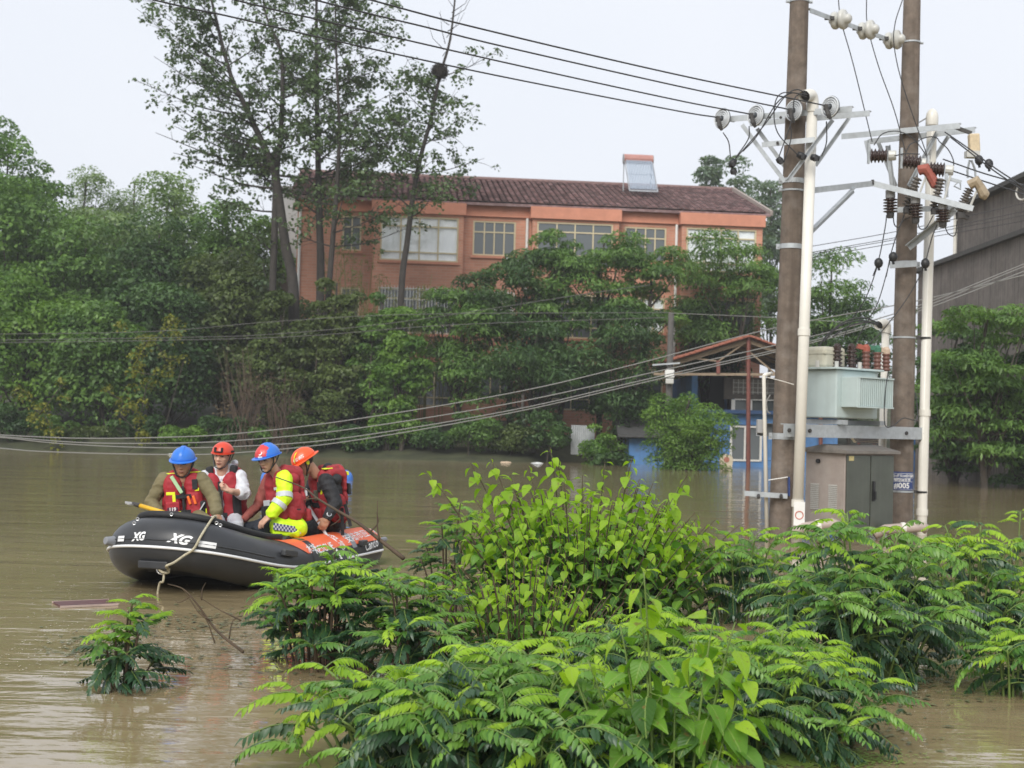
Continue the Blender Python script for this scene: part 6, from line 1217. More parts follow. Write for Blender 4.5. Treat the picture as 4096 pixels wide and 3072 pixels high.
# yellowing vines over the left shore trees
for i, (cx, cy, d) in enumerate(((540, 1440, 53.8), (640, 1360, 54.2), (150, 1650, 53.4), (505, 1660, 53.4))):
    c = P(cx, cy, d); rng = np.random.default_rng(80 + i); ob = thing('climbing_vine', 'yellowing vine hanging over the left shore trees, %s' % ('middle strand', 'upper strand', 'low strand near the left edge', 'lowest strand by the water')[i], 'vine', V(c.x, d, 0.2), group='yellowing vines')
    cl = [(c.x + rng.normal() * .5 + k * .05, d + rng.normal() * .2, c.z + .9 - k * .16 + rng.normal() * .2, .28, .2, .3) for k in range(13)]; meshobj('foliage', leaf_mesh('foliage', leaf_cloud(rng, cl, 34, .13, .7)), L_yel, ob); a = MB(); a.tube([V(c.x, d + .2, 0)] + [V(*q_[:3]) for q_ in cl[::-3]], .02, 4); a.build('stem', M_bark, ob)
# dry brown brush
for i, (cx, yt, yb, wp) in enumerate(((980, 1380, 1780, 260), (1120, 1480, 1790, 220))):
    t = P(cx, yt, 54.4); base = V(P(cx, yb, 54.4).x, 54.4, .1); rng = np.random.default_rng(40 + i); ob = thing('dry_brush', 'brown leafless brush on the far bank, %s' % ('taller left one', 'lower right one')[i], 'brush', base, group='dry brush on the far bank'); a = MB(); H = t.z - base.z
    for k in range(42):
        az = rng.uniform(0, 6.28); sp = wp / 2 * 55 / FPX * rng.random() ** .6; h = H * rng.uniform(.4, 1); e_ = base + V(math.cos(az) * sp, math.sin(az) * sp * .5, h); m1 = base.lerp(e_, .5) + V(rng.normal() * .15, rng.normal() * .1, .2); a.tube([base + V(rng.normal() * .3, rng.normal() * .2, -.2), m1, e_], [.022, .014, .005], 4)
        for q_ in range(3): s_ = m1.lerp(e_, rng.random()); a.tube([s_, s_ + V(rng.normal() * .4, rng.normal() * .3, rng.normal() * .3 + .1)], [.009, .003], 3)
    tag(a.build('twig', mat('dry_twig', (.10, .07, .05), .9, var=.3), ob), kind='stuff')
    c = [(base.x + rng.normal() * .7, base.y + .3, base.z + rng.uniform(.2, H * .8), .45, .3, .4) for _ in range(10)]; meshobj('dead_foliage', leaf_mesh('dead_foliage', leaf_cloud(rng, c, 45, .13, .6)), L_oli if i % 2 else mat('dead_leaf', (.10, .075, .04), .9, var=.3), ob)
# feathery trees before the brick building
g2 = 'feathery trees before the brick building'
T2 = [('feathery_tree', 'feathery tree whose crown rises highest before the brick windows', 2420, 850, 420, 58.5, L_mid, dict(n=7000, ncl=17, crown_lo=.5)),
      ('feathery_tree', 'feathery tree right of the tall crown before the brick wall', 2600, 905, 360, 58, L_mid, dict(n=6000, ncl=14, crown_lo=.48)),
      ('feathery_tree', 'dark feathery tree in the middle before the brick building', 2060, 960, 420, 57.5, L_dark, dict(n=10000, ncl=28, crown_lo=.3)),
      ('feathery_tree', 'dark feathery tree left of the nearest drainpipe', 2240, 900, 300, 58, L_mid, dict(n=7500, ncl=20, crown_lo=.35)),
      ('feathery_tree', 'dark layered tree low before the building centre', 2150, 1270, 560, 56.3, L_dark, dict(n=11000, ncl=30, crown_lo=.1)),
      ('feathery_tree', 'dark layered tree low left of the building centre', 1850, 1070, 380, 56.6, L_mid, dict(n=10500, ncl=34, crown_lo=.1)),
      ('feathery_tree', 'dark layered tree low behind the small post', 2480, 1130, 460, 57, L_dark, dict(n=11000, ncl=34, crown_lo=.12)),
      ('feathery_tree', 'dense green tree crown directly left of the left pole', 2940, 880, 430, 61, L_mid, dict(n=10000, ncl=30, crown_lo=.3)),
      ('feathery_tree', 'dark tree behind the canopy roof', 2840, 1080, 420, 62.5, L_dark, dict(n=9000, ncl=30, crown_lo=.2)),
      ('feathery_tree', 'green tree between the two poles', 3330, 950, 430, 62.5, L_mid, dict(n=10000, ncl=34, crown_lo=.2)),
      ('feathery_tree', 'dark tree low behind the transformer', 3400, 1180, 420, 61.8, L_dark, dict(n=9000, ncl=34, crown_lo=.1))]
for i, (nm, lab, cx, yt, wp, d, lm, kw) in enumerate(T2): ptree(nm, lab, cx, yt, wp, d, lm, 200 + i, group=g2, size=.22, aspect=.32, flat=.6, clr=(.75, 1.35), droop=.7, umb=True, **kw)
T3 = [('feathery_tree', 'layered feathery tree before the stained building at the right edge', 3960, 1110, 560, 40.5, L_mid, dict(n=15000, ncl=40, crown_lo=.15, ry=1.6)),
      ('feathery_tree', 'dark layered tree right of the number plate by the blue wall', 3830, 1270, 420, 46, L_dark, dict(n=15000, ncl=44, crown_lo=.02, ry=1.5)),
      ('feathery_tree', 'dark layered tree cut by the right edge of the picture', 4120, 1330, 400, 42, L_dark, dict(n=15000, ncl=44, crown_lo=.02, ry=1.6))]
for i, (nm, lab, cx, yt, wp, d, lm, kw) in enumerate(T3):
    t = P(cx, yt, d); tree(nm, lab, V(t.x, d, -.6), t.z, wp / 2 * d / FPX, kw.pop('ry'), lm, seed=230 + i, size=.19, aspect=.3, flat=.4, clr=(.8, 1.25), droop=.7, umb=True, group='trees at the right edge', **kw)
ptree('round_tree', 'round bright green tree standing in the flood by the blue house', 2765, 1530, 400, 50.3, L_brt, 250, n=19000, size=.13, aspect=.35, ncl=60, crown_lo=.02, clr=(.5, .85), ry=1.4)
ptree('sapling', 'pale sapling between the right pole and the stained building', 3740, 985, 200, 64, L_hazed, 251, n=2600, size=.15, ncl=16, crown_lo=.3, clr=(.5, .9))
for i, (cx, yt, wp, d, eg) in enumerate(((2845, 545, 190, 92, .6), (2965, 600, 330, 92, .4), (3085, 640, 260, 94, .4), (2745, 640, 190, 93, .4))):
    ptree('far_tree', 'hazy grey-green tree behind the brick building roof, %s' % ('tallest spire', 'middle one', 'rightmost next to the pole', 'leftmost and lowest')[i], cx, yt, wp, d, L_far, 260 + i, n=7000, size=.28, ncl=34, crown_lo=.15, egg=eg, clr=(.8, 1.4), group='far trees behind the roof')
# shoreline shrubs
g3 = 'shrubs along the far shore'
cxs = [40, 210, 380, 560, 740, 900, 1060, 1230, 1400, 1560, 1720, 1890, 2050, 2190, 2400]
pos_w = ['leftmost of the row', 'second from the left edge', 'third from the left edge', 'under the dark left trees', 'left of the blue helmeted man', 'above the blue plain helmet', 'above the red rescue helmet', 'above the orange helmet', 'just right of the orange helmet', 'below the ivy column', 'right of the ivy column', 'left of the building centre trees', 'below the building centre trees', 'left of the corrugated panel', 'right of the corrugated panel']
for i, cx in enumerate(cxs):
    d = 54.4 + (i * 37 % 7) * .1; ptree('shore_shrub', 'low green shrub at the far waterline, ' + pos_w[i], cx, 1610 + (i * 53 % 110), 240, d, (L_dark, L_mid, L_oli, L_dark, L_brt)[i % 5], 300 + i, n=3600, size=.13, ncl=22, crown_lo=0.0, trunk=.04, clr=(.4, .75), ry=.9, group=g3, cat='shrub', limbs=False)
ptree('shore_shrub', 'glossy low shrub by the blue shed at the waterline', 2440, 1775, 200, 53.2, L_dark, 330, n=2200, size=.14, ncl=12, crown_lo=0, trunk=.03, clr=(.35, .6), ry=.6, cat='shrub', limbs=False)
# ---- poplars
def poplar(label, trunk_px, d, seed, nb, lmax, rt_=.2, side=None, nest=False, dens=40, tstart=.35, tend=1.0):
    rng = np.random.default_rng(seed); pts = [P(x, y, d) for x, y in trunk_px]; base = V(pts[0].x, d, gz(pts[0].x, d)); 
    if pts[0].z > base.z + .3: pts = [base - V(0, 0, .3)] + pts
    ob = thing('poplar_tree', label, 'tree', base, group='tall poplars'); sp = smooth_path(pts, 6); m_ = len(sp); a = MB(); a.tube(sp, [rt_ * (1 - .86 * i / (m_ - 1)) for i in range(m_)], 9); a.build('trunk', M_barkp, ob, smooth=True)
    a = MB(); cl = []
    for b in range(nb):
        t = tstart + (tend - tstart) * (b + rng.random()) / nb; i = int(t * (m_ - 1)); s_ = sp[i]; tdir = (sp[min(i + 1, m_ - 1)] - sp[max(0, i - 1)]).normalized(); az = rng.uniform(0, 6.28)
        if side is not None and rng.random() < .6: az = side + rng.normal() * .6
        L = lmax * rng.uniform(.45, 1) * (1.1 - .55 * t); out = V(math.cos(az), math.sin(az) * .8, 0); dr = (out * rng.uniform(.75, 1.1) + V(0, 0, rng.uniform(.1, .8))).normalized(); m1 = s_ + dr * L * .5 + V(0, 0, -.05 * L); e_ = s_ + dr * L + V(0, 0, .06 * L) + out * .15 * L
        br = smooth_path([s_, m1, e_], 4); r0 = rt_ * .32 * (1 - .7 * t); a.tube(br, [r0 * (1 - .8 * k / (len(br) - 1)) for k in range(len(br))], 5)
        ntw = int(5 + L * 2.8)
        for k in range(ntw):
            u = .25 + .75 * rng.random(); p = br[int(u * (len(br) - 1))]; td = (unit(rng, 1)[0] + np.array([out.x, out.y, .15]) * .5); tl_ = rng.uniform(.25, .75); e2 = p + V(*td) * tl_; a.tube([p, p.lerp(e2, .5) + V(0, 0, .04), e2], [.012, .008, .004], 3); rr_ = rng.uniform(.18, .42); cl.append((e2.x, e2.y, e2.z, rr_, rr_, rr_ * .8))
    tag(a.build('branch', M_barkp, ob), kind='stuff'); meshobj('crown', leaf_mesh('crown', leaf_cloud(rng, cl, dens * .40, .15, .85, shell=.2)), L_pop, ob); return ob
z5 = lambda *a_: [(x / 1.106, y / 1.106) for x, y in a_]
poplar('forked poplar leaning left at the building corner, left stem', z5((1300, 1330), (1262, 1080), (1222, 800), (1190, 700), (1090, 480), (1020, 330), (950, 60), (900, -160)), 56, 1, 46, 5.6, .25, side=math.pi, tstart=.36)
poplar('upright right stem of the forked poplar', z5((1222, 800), (1238, 640), (1250, 400), (1240, 220), (1175, 60), (1150, -150)), 56.1, 2, 32, 3.0, .16, tstart=.08)
poplar('straight dark poplar second from the building corner', z5((1418, 1250), (1412, 950), (1405, 600), (1400, 300), (1400, 0), (1402, -200)), 57, 3, 40, 3.8, .20, tstart=.34)
poplar('slender poplar between the dark poplar and the nest tree', z5((1440, 1480), (1465, 1150), (1492, 800), (1500, 560), (1488, 250), (1480, -160)), 55.6, 4, 44, 4.2, .16, side=0.0, tstart=.36)
poplar('leaning thin poplar holding the bird nest', z5((1775, 1300), (1800, 1080), (1830, 850), (1862, 690), (1900, 550), (1945, 340), (1990, 180), (2015, -20), (2040, -200)), 56, 5, 28, 3.4, .15, tstart=.28, tend=.68)
rng = np.random.default_rng(9); ob_ = bpy.data.objects['poplar_tree.004']; a = MB()
for k in range(14):
    t = .66 + .34 * k / 14; q0_ = P(1758 + (1817 - 1758) * (t - .6) / .28, 285 * (1 - (t - .6) / .28), 56); az = rng.uniform(0, 6.28); L = rng.uniform(.5, 1.3); a.tube([q0_, q0_ + V(math.cos(az) * L * .5, math.sin(az) * .4, L * .35), q0_ + V(math.cos(az) * L * .8, math.sin(az) * .5, L)], [.02, .012, .004], 4)
tag(a.build('bare_twig', M_barkp, ob_), kind='stuff')
# bare leader twigs above the nest and the nest itself
nc_ = P(1758, 288, 55.95); rng = np.random.default_rng(5); ns_ = thing('bird_nest', 'dark round twig nest high in the leaning poplar', 'nest', nc_); a = MB()
for k in range(260):
    c = unit(rng, 1)[0] * .36 * rng.uniform(.5, 1.02); t = unit(rng, 1)[0]; t = t - c * (t @ c) / (c @ c + 1e-6) * .8; p = nc_ + V(*c) * 1.0; a.bar(p - V(*t) * .22, p + V(*t) * .22, .014, .014)
tag(a.build('twig', mat('nest_twig', (.02, .016, .013), .95), ns_), kind='stuff'); a = MB(); a.ell(nc_, .31, .31, .29, n=14, m=10); a.build('core', mat('nest_twig', (.02, .016, .013)), ns_, smooth=True)
# ================================================================== flooded shrubs in the foreground
def leaflet(base, d, s, n, L, W, droop=.25, seg=3):     # one leaflet: folded blade, 6 triangles
    tip = base + d * L - n * (L * droop); m1 = base + d * (L * .35) + n * (L * .02); m2 = base + d * (L * .7) - n * (L * droop * .45)
    vs = [base, m1 + s * (W * .5) + n * (W * .10), m1, m1 - s * (W * .5) + n * (W * .10), m2 + s * (W * .36) + n * (W * .06), m2, m2 - s * (W * .36) + n * (W * .06), tip]
    return vs, [(0, 2, 1), (0, 3, 2), (1, 2, 5, 4), (2, 3, 6, 5), (4, 5, 7), (5, 6, 7)]
def frond_mesh(name, L, pairs, ll, lw, arch, hang, mats, seed, taper=True, start=.22, fwd_=.55):
    rng = random.Random(seed); a = MB(); up = V(0, 0, 1)
    def rach(t): return V(rng0 * t * t * .12, L * t * (1 - .08 * arch * t), L * (.32 * arch * t - .55 * arch * t * t))
    rng0 = rng.uniform(-1, 1); pts = [rach(k / 6) for k in range(7)]; a.cur = 1; a.tube(pts, [.004 * (1 - .7 * k / 6) + .0012 for k in range(7)], 4, cap=False); a.cur = 0
    for k in range(pairs):
        t = start + (.97 - start) * k / (pairs - 1); p = rach(t); tg = (rach(min(1, t + .03)) - rach(t - .03)).normalized(); sx_ = V(1, 0, 0); n_ = sx_.cross(tg).normalized(); n_ = n_ if n_.z > 0 else -n_
        sc = (1 - .45 * abs(t - .5) ** 1.5 * 2) if taper else 1.0
        for s_ in (-1, 1):
            if rng.random() < .04: continue
            h_ = hang * rng.uniform(.6, 1.3); d = (sx_ * s_ * (1 - .3 * fwd_) + tg * fwd_ * rng.uniform(.7, 1.3) - up * h_).normalized(); sd_ = tg * -s_; sd_ = (sd_ - d * sd_.dot(d)).normalized(); nn = d.cross(sd_).normalized(); nn = nn if nn.dot(n_) > 0 else -nn
            vs, fs = leaflet(p + V(0, 0, rng.uniform(-.004, .004)), d, sd_, nn, ll * sc * rng.uniform(.85, 1.12), lw * sc, droop=rng.uniform(.1, .4)); a.add(vs, fs)
    d = (pts[-1] - pts[-2]).normalized(); vs, fs = leaflet(pts[-1], d, V(1, 0, 0), V(1, 0, 0).cross(d), ll * .9, lw * .9); a.add(vs, fs)
    me = a.mesh(name, True); 
    for m_ in mats: me.materials.append(m_)
    return me
M_stemg = mat('green_stem', (.13, .20, .045), .6, var=.2); M_stemb = mat('brown_stem', (.075, .05, .03), .8, var=.3, vscale=10)
L_y = leafmat('young_leaflet', (.22, .40, .035), (.42, .62, .055), trans=.45, mode='object', spec=.3); L_m = leafmat('mature_leaflet', (.06, .17, .026), (.19, .37, .05), trans=.32, mode='object', spec=.5, rough=.38); L_d = leafmat('deep_green_leaflet', (.014, .050, .020), (.042, .105, .036), trans=.18, mode='object', spec=.5, rough=.36)
L_by = leafmat('young_broad_leaf', (.24, .42, .030), (.42, .62, .05), trans=.5, mode='object', vein=True); L_bm = leafmat('mature_broad_leaf', (.095, .23, .03), (.22, .42, .05), trans=.4, mode='object', vein=True); L_bd = leafmat('dark_broad_leaf', (.025, .075, .016), (.07, .16, .030), trans=.3, mode='object', vein=True)
FR = {}
for key, mt in (('y', L_y), ('m', L_m), ('d', L_d)):
    FR['a' + key] = [frond_mesh('frond', .34, 11, .072, .028, 1.0 + .15 * i, .75 + .16 * (i % 3), (mt, M_stemg), 10 + i) for i in range(5)]        # drooping pointed leaflets
    FR['b' + key] = [frond_mesh('frond', .30, 12, .078, .027, .65 + .25 * i, .3, (mt, M_stemg), 30 + i, fwd_=.8, start=.12) for i in range(4)]       # long stiff leaflets
def broad_mesh(mt, seed, L=.13, W=.098):
    rng = random.Random(seed); a = MB(); prof = [(0, .0), (.06, .30), (.2, .86), (.38, 1.0), (.6, .80), (.8, .45), (.93, .16), (1.0, 0.0)]; vs = []; drp = rng.uniform(.25, .6); fold = rng.uniform(.1, .35); tw = rng.uniform(-.2, .2)
    for t, w_ in prof:
        for q_ in (-1, -.5, 0, .5, 1): x = q_ * w_ * W / 2; vs.append((x + tw * L * t * t * .3, L * t * .96, -L * drp * t * t + abs(q_) * w_ * W * fold * .5 + .004 * math.sin(t * 16 + q_ * 3)))
    fs = [(i * 5 + j, i * 5 + j + 1, i * 5 + j + 6, i * 5 + j + 5) for i in range(7) for j in range(4)]
    a.add(vs, fs); a.cur = 1; a.tube([(0, -.045, .012), (0, -.02, .004), (0, .0, 0)], .0022, 4, cap=False); me = a.mesh('leaf', True); me.materials.append(mt); me.materials.append(M_stemg); return me
BR = {k: [broad_mesh(m_, 50 + i) for i in range(5)] for k, m_ in (('y', L_by), ('m', L_bm), ('d', L_bd))}
def basis_for(p, d, roll, sc, rng):
    d = Vector(d).normalized(); x = d.cross(V(0, 0, 1)); x = x.normalized() if x.length > 1e-3 else V(1, 0, 0); z = x.cross(d); z = z if z.z >= 0 else -z; x = d.cross(z)
    M = Matrix((x, d, z)).transposed(); M = M @ Matrix.Rotation(roll, 3, 'Y'); M = M.to_4x4(); M.translation = p; return M @ Matrix.Scale(sc, 4)
def attach(root, name, items):
    """items: (mesh, world matrix); the nearest 300 become parts, the rest one joined part"""
    items.sort(key=lambda it: it[1].translation.y); inv = WM[root.name].inverted()
    for me, M in items[:300]:
        o = bpy.data.objects.new(name, me); o.matrix_basis = inv @ M; COL.objects.link(o); o.parent = root
    rest = items[300:]
    if rest:
        vs, ff, sz, mi, off, slots = [], [], [], [], 0, {}
        for me, M in rest:
            n = len(me.vertices); co = np.empty(n * 3, np.float32); me.vertices.foreach_get('co', co); co = co.reshape(-1, 3) @ np.array(M.to_3x3()).T + np.array(M.translation); vs.append(co)
            li = np.empty(len(me.loops), np.int32); me.loops.foreach_get('vertex_index', li); ff.append(li + off); lt = np.empty(len(me.polygons), np.int32); me.polygons.foreach_get('loop_total', lt); sz.append(lt)
            mm = np.empty(len(me.polygons), np.int32); me.polygons.foreach_get('material_index', mm); lut = np.array([slots.setdefault(m_, len(slots)) for m_ in me.materials]); mi.append(lut[mm]); off += n
        out = npmesh(name, np.concatenate(vs), np.concatenate(ff), np.concatenate(sz), True)
        for m_ in slots: out.materials.append(m_)
        out.polygons.foreach_set('material_index', np.concatenate(mi)); tag(meshobj(name, out, list(slots), root), kind='stuff')
def bezier(p0, p1, p2, n=8): return [p0 * (1 - t) ** 2 + p1 * (2 * t * (1 - t)) + p2 * t * t for t in [k / n for k in range(n + 1)]]
def pinnate_shrub(label, cx, yb, half_px, top_px, seed, nst, fam='a', young=.45, sc=1.0, depth=.7, per=6, lean=0.0, base_frac=.35, group='flooded feathery shrubs', yoff=0, inner=3):
    """cx,yb: waterline pixel under the middle; half_px: half width; top_px: rows from waterline to the top"""
    g_ = G(cx, yb); d = g_.y; k = d / FPX; hw = half_px * k; H = top_px * k * 1.0; rng = random.Random(seed); ob = thing('flooded_shrub', label, 'shrub', g_, group=group); items = []; a = MB()
    for i in range(nst):
        az = 2 * math.pi * (i * .618 + rng.random() * .12); rr = math.sqrt((i + .5) / nst) * rng.uniform(.85, 1.05); px, py = math.cos(az) * rr, math.sin(az) * rr
        tipz = H * (math.sqrt(max(.05, 1 - min(1, rr) ** 2 * .92)) * rng.uniform(.6, 1.12)); tip = g_ + V(px * hw * .86 + lean * tipz, py * depth, tipz * .88); b0 = g_ + V(px * hw * base_frac, py * depth * base_frac, -.35)
        st = bezier(b0, b0 + V(px * hw * .15, py * depth * .15, tipz * .75 + .3), tip, 8); a.tube(st, [.011 * (1 - .06 * j) for j in range(9)], 5)
        for j in range(per + inner):
            if j < per: t = 1 - .30 * (j / per) ; 
            else: t = rng.uniform(.35, .75)
            ii = t * 8; i0 = min(7, int(ii)); p = st[i0].lerp(st[i0 + 1], ii - i0)
            if p.z < .02: continue
            fa = az * .0 + j * 2.4 + rng.random() * .8; o_ = V(math.cos(fa), math.sin(fa), 0); el = rng.uniform(.15, .75) if j < per else rng.uniform(-.2, .25); dv = (o_ + V(px * .35, py * .35, el)).normalized()
            hi_ = min(1, max(0, (p.z / max(.1, H) - .25) / .45)); tone = 'y' if (j < 2 and rng.random() < young * 1.3 * hi_) or (j < per and rng.random() < young * .55 * hi_) else ('m' if j < per and rng.random() < .42 + .5 * hi_ else 'd')  # tone by height and place: lighter at the tops, deep green low and inside
            s_ = sc * rng.uniform(.75, 1.12) * (.72 if j < 2 else 1.0); items.append((rng.choice(FR[fam + tone]), basis_for(p, dv, rng.uniform(-.35, .35), s_, rng)))
    tag(a.build('stem', M_stemg if fam == 'a' else M_stemb, ob, smooth=True), kind='stuff'); attach(ob, 'frond', items); return ob
def broad_shrub(label, cx, yb, half_px, top_px, seed, nst, depth=.8, young=.5, sc=1.0, gap=.07, lean=0, shoots=None, name='flooded_bush', sm=None):
    g_ = G(cx, yb); d = g_.y; k = d / FPX; hw = half_px * k; H = top_px * k; rng = random.Random(seed); ob = thing(name, label, 'bush', g_, group='flooded broad-leaved bushes'); items = []; a = MB()
    for i in range(nst):
        if shoots and i < len(shoots): tip = P(*shoots[i][:2], d + (shoots[i][2] if len(shoots[i]) > 2 else 0)); b0 = g_ + V((tip.x - g_.x) * .35, rng.uniform(-.3, .3) * depth, -.3)
        else:
            az = 2 * math.pi * i * .618; rr = math.sqrt((i + .5) / nst); px, py = math.cos(az) * rr, math.sin(az) * rr; tz = H * (math.sqrt(max(.04, 1 - rr * rr * .9)) * rng.uniform(.7, 1.0)); tip = g_ + V(px * hw, py * depth, tz); b0 = g_ + V(px * hw * .4, py * depth * .4, -.3)
        st = bezier(b0, b0.lerp(tip, .45) + V(0, 0, (tip.z - b0.z) * .22), tip, 12); Ls = sum((st[j + 1] - st[j]).length for j in range(12)); a.tube(st, [.009 * (1 - .065 * j) + .001 for j in range(13)], 5); nl = int(Ls * .85 / gap)
        for j in range(nl):
            t = 1 - .85 * (j / nl) ** 1.0; ii = min(11.99, t * 12); i0 = int(ii); p = st[i0].lerp(st[i0 + 1], ii - i0)
            if p.z < .01: continue
            tg = (st[i0 + 1] - st[i0]).normalized(); fa = j * 2.5 + rng.random() * .7; o_ = V(math.cos(fa), math.sin(fa), 0); dv = (o_ * (1 if j > 1 else .5) + tg * .2 + V(0, 0, rng.uniform(-1.1, .1))).normalized()
            rel = t; hi_ = p.z / max(.1, H); tone = 'y' if rel > 1 - .33 * young - .1 * rng.random() and hi_ > .3 + .3 * rng.random() else ('m' if (rel > .55 - .2 * rng.random() and rng.random() < .5 + .6 * hi_) else 'd'); s_ = sc * (.5 + .5 * min(1, j / 5)) * rng.uniform(.65, 1.2); items.append((rng.choice(BR[tone]), basis_for(p + dv * .04 * s_, dv, rng.uniform(-.4, .4), s_, rng)))  # lightest at the high shoot tips, darkest low on the stems
    tag(a.build('stem', sm or M_stemb, ob, smooth=True), kind='stuff'); attach(ob, 'leaf', items); return ob
# the plants, near to far rows named by what they stand beside
pinnate_shrub('small feathery plant alone at the left of the foreground', 490, 2745, 140, 370, 11, 9, 'b', young=.6, sc=.85, per=5, depth=.22, inner=4, base_frac=.3)
pinnate_shrub('feathery shrub in front of the raft side', 1290, 2660, 350, 560, 12, 30, 'b', young=.6, sc=.85, per=6, depth=.45, inner=3)
pinnate_shrub('tall thin feathery shoots right of the raft stern', 1790, 2440, 190, 520, 13, 8, 'b', young=.6, sc=.8, per=6, depth=.4, inner=4)
pinnate_shrub('ferny shrub between the raft shrub and the big bush', 1650, 2700, 260, 470, 14, 14, 'b', young=.35, sc=.9, per=6, depth=.5, inner=3)
shoots = [(1700, 1880), (1880, 1850), (1960, 1830), (2040, 1900), (2110, 1860), (2200, 1790), (2230, 1830), (2330, 1900), (2420, 1850), (2530, 1830), (2560, 1930), (2660, 2010), (2750, 1900), (2780, 2050), (2860, 2080), (2960, 2100), (2350, 2020), (2140, 1990), (1900, 2000), (2480, 2000)]
broad_shrub('tall broad-leaved bush with bright young shoots in the centre foreground', 2330, 2480, 600, 620, 21, 170, depth=.9, young=1.0, sc=.94, gap=.05, shoots=shoots)
broad_shrub('dense leafy bush low in front of the tall central bush', 2080, 2660, 500, 440, 22, 84, depth=.55, young=.8, sc=.7, gap=.055)
pinnate_shrub('large drooping feathery shrub at the bottom centre', 1950, 3090, 680, 520, 15, 56, 'a', young=.35, sc=.95, per=5, depth=.8, inner=5)
pinnate_shrub('drooping feathery branch reaching left at the bottom', 1500, 3070, 330, 430, 16, 10, 'a', young=.5, sc=1.0, per=5, depth=.4, inner=1, lean=-.5)
pinnate_shrub('wide feathery shrub right of the bottom centre', 3080, 2960, 600, 440, 17, 54, 'a', young=.55, sc=.8, per=5, depth=.75, inner=4)
pinnate_shrub('layered feathery shrub in front of the switch cabinet', 3440, 2700, 480, 680, 18, 54, 'a', young=.30, sc=.9, per=5, depth=.85, inner=5)
pinnate_shrub('bright feathery shrub at the right edge', 3900, 2560, 360, 500, 19, 36, 'a', young=.8, sc=.9, per=5, depth=.7, inner=3)
pinnate_shrub('low feathery shrub right of the layered one at the water', 4060, 2780, 220, 330, 20, 14, 'a', young=.5, sc=.9, per=5, depth=.4, inner=2)
pinnate_shrub('feathery shrub linking the central bush and the cabinet shrub', 2960, 2480, 340, 400, 24, 28, 'a', young=.4, sc=.9, per=5, depth=.6, inner=3)
pinnate_shrub('feathery shrub filling the middle between the two bushes', 2560, 2800, 420, 380, 26, 30, 'a', young=.45, sc=.85, per=5, depth=.5, inner=4)
pinnate_shrub('dark feathery shrub at the bottom right of centre', 2480, 3110, 420, 270, 27, 20, 'a', young=.25, sc=.95, per=5, depth=.4, inner=4)
sh2 = [(2575, 2290, -.1), (2860, 2440), (2940, 2490), (2780, 2560), (2480, 2500), (2640, 2600), (3010, 2620), (2560, 2420), (2900, 2650), (2230, 2560), (2350, 2640), (2700, 2780), (2840, 2940), (2190, 3020), (2950, 2800)]
broad_shrub('big pale-leaved shoots standing nearest the camera', 2680, 3190, 260, 420, 23, 26, depth=.25, young=.5, sc=1.25, gap=.066, shoots=sh2, sm=M_stemg)
pinnate_shrub('thin bright shoot at the right edge near the conduits', 4060, 2330, 70, 330, 25, 4, 'a', young=1, sc=.7, per=7, depth=.2, inner=3)
# bare branches
def branch(label, segs_, r0, name='bare_branch', m_=None):
    ob = thing(name, label, 'branch', segs_[0][0]); 
    for i, pts in enumerate(segs_): a = MB(); sp = smooth_path(pts, 5); n_ = len(sp); a.tube(sp, [(r0 if i == 0 else r0 * .5) * (1 - .75 * k / (n_ - 1)) for k in range(n_)], 6); a.build('twig' if i else 'limb', m_ or M_stemb, ob, smooth=True)
z7 = lambda x, y, d: P(200 + x / 1.229, 2100 + y / 1.229, d)
dd_ = 9.2
branch('bare forked driftwood branch left of the raft shrub', [[z7(950, 625, dd_ - .2), z7(820, 520, dd_), z7(720, 385, dd_), z7(655, 315, dd_), z7(578, 290, dd_)], [z7(800, 470, dd_), z7(740, 440, dd_), z7(690, 370, dd_), z7(650, 312, dd_)], [z7(745, 370, dd_), z7(748, 320, dd_), z7(765, 283, dd_)], [z7(940, 470, dd_), z7(830, 415, dd_), z7(720, 345, dd_)], [z7(810, 580, dd_), z7(770, 470, dd_), z7(700, 380, dd_)], [z7(880, 560, dd_), z7(900, 470, dd_), z7(960, 440, dd_)], [z7(690, 350, dd_), z7(640, 380, dd_), z7(610, 370, dd_)]], .010)
zA = lambda x, y, d: P(*z1(x, y), d)
branch('dark bare branch arching in front of the raft stern', [[zA(2240, 985, 9.9), zA(2080, 860, 10), zA(1900, 720, 10.1), zA(1730, 620, 10.2), zA(1600, 540, 10.3), zA(1500, 462, 10.4), zA(1300, 385, 10.5)], [zA(1740, 625, 10.2), zA(1770, 690, 10.2), zA(1700, 745, 10.2)], [zA(1990, 790, 10), zA(2050, 720, 10), zA(2040, 640, 10)], [zA(2060, 850, 10), zA(2045, 740, 10), zA(2045, 560, 10)], [zA(1600, 540, 10.3), zA(1545, 545, 10.3), zA(1500, 555, 10.3)]], .016)
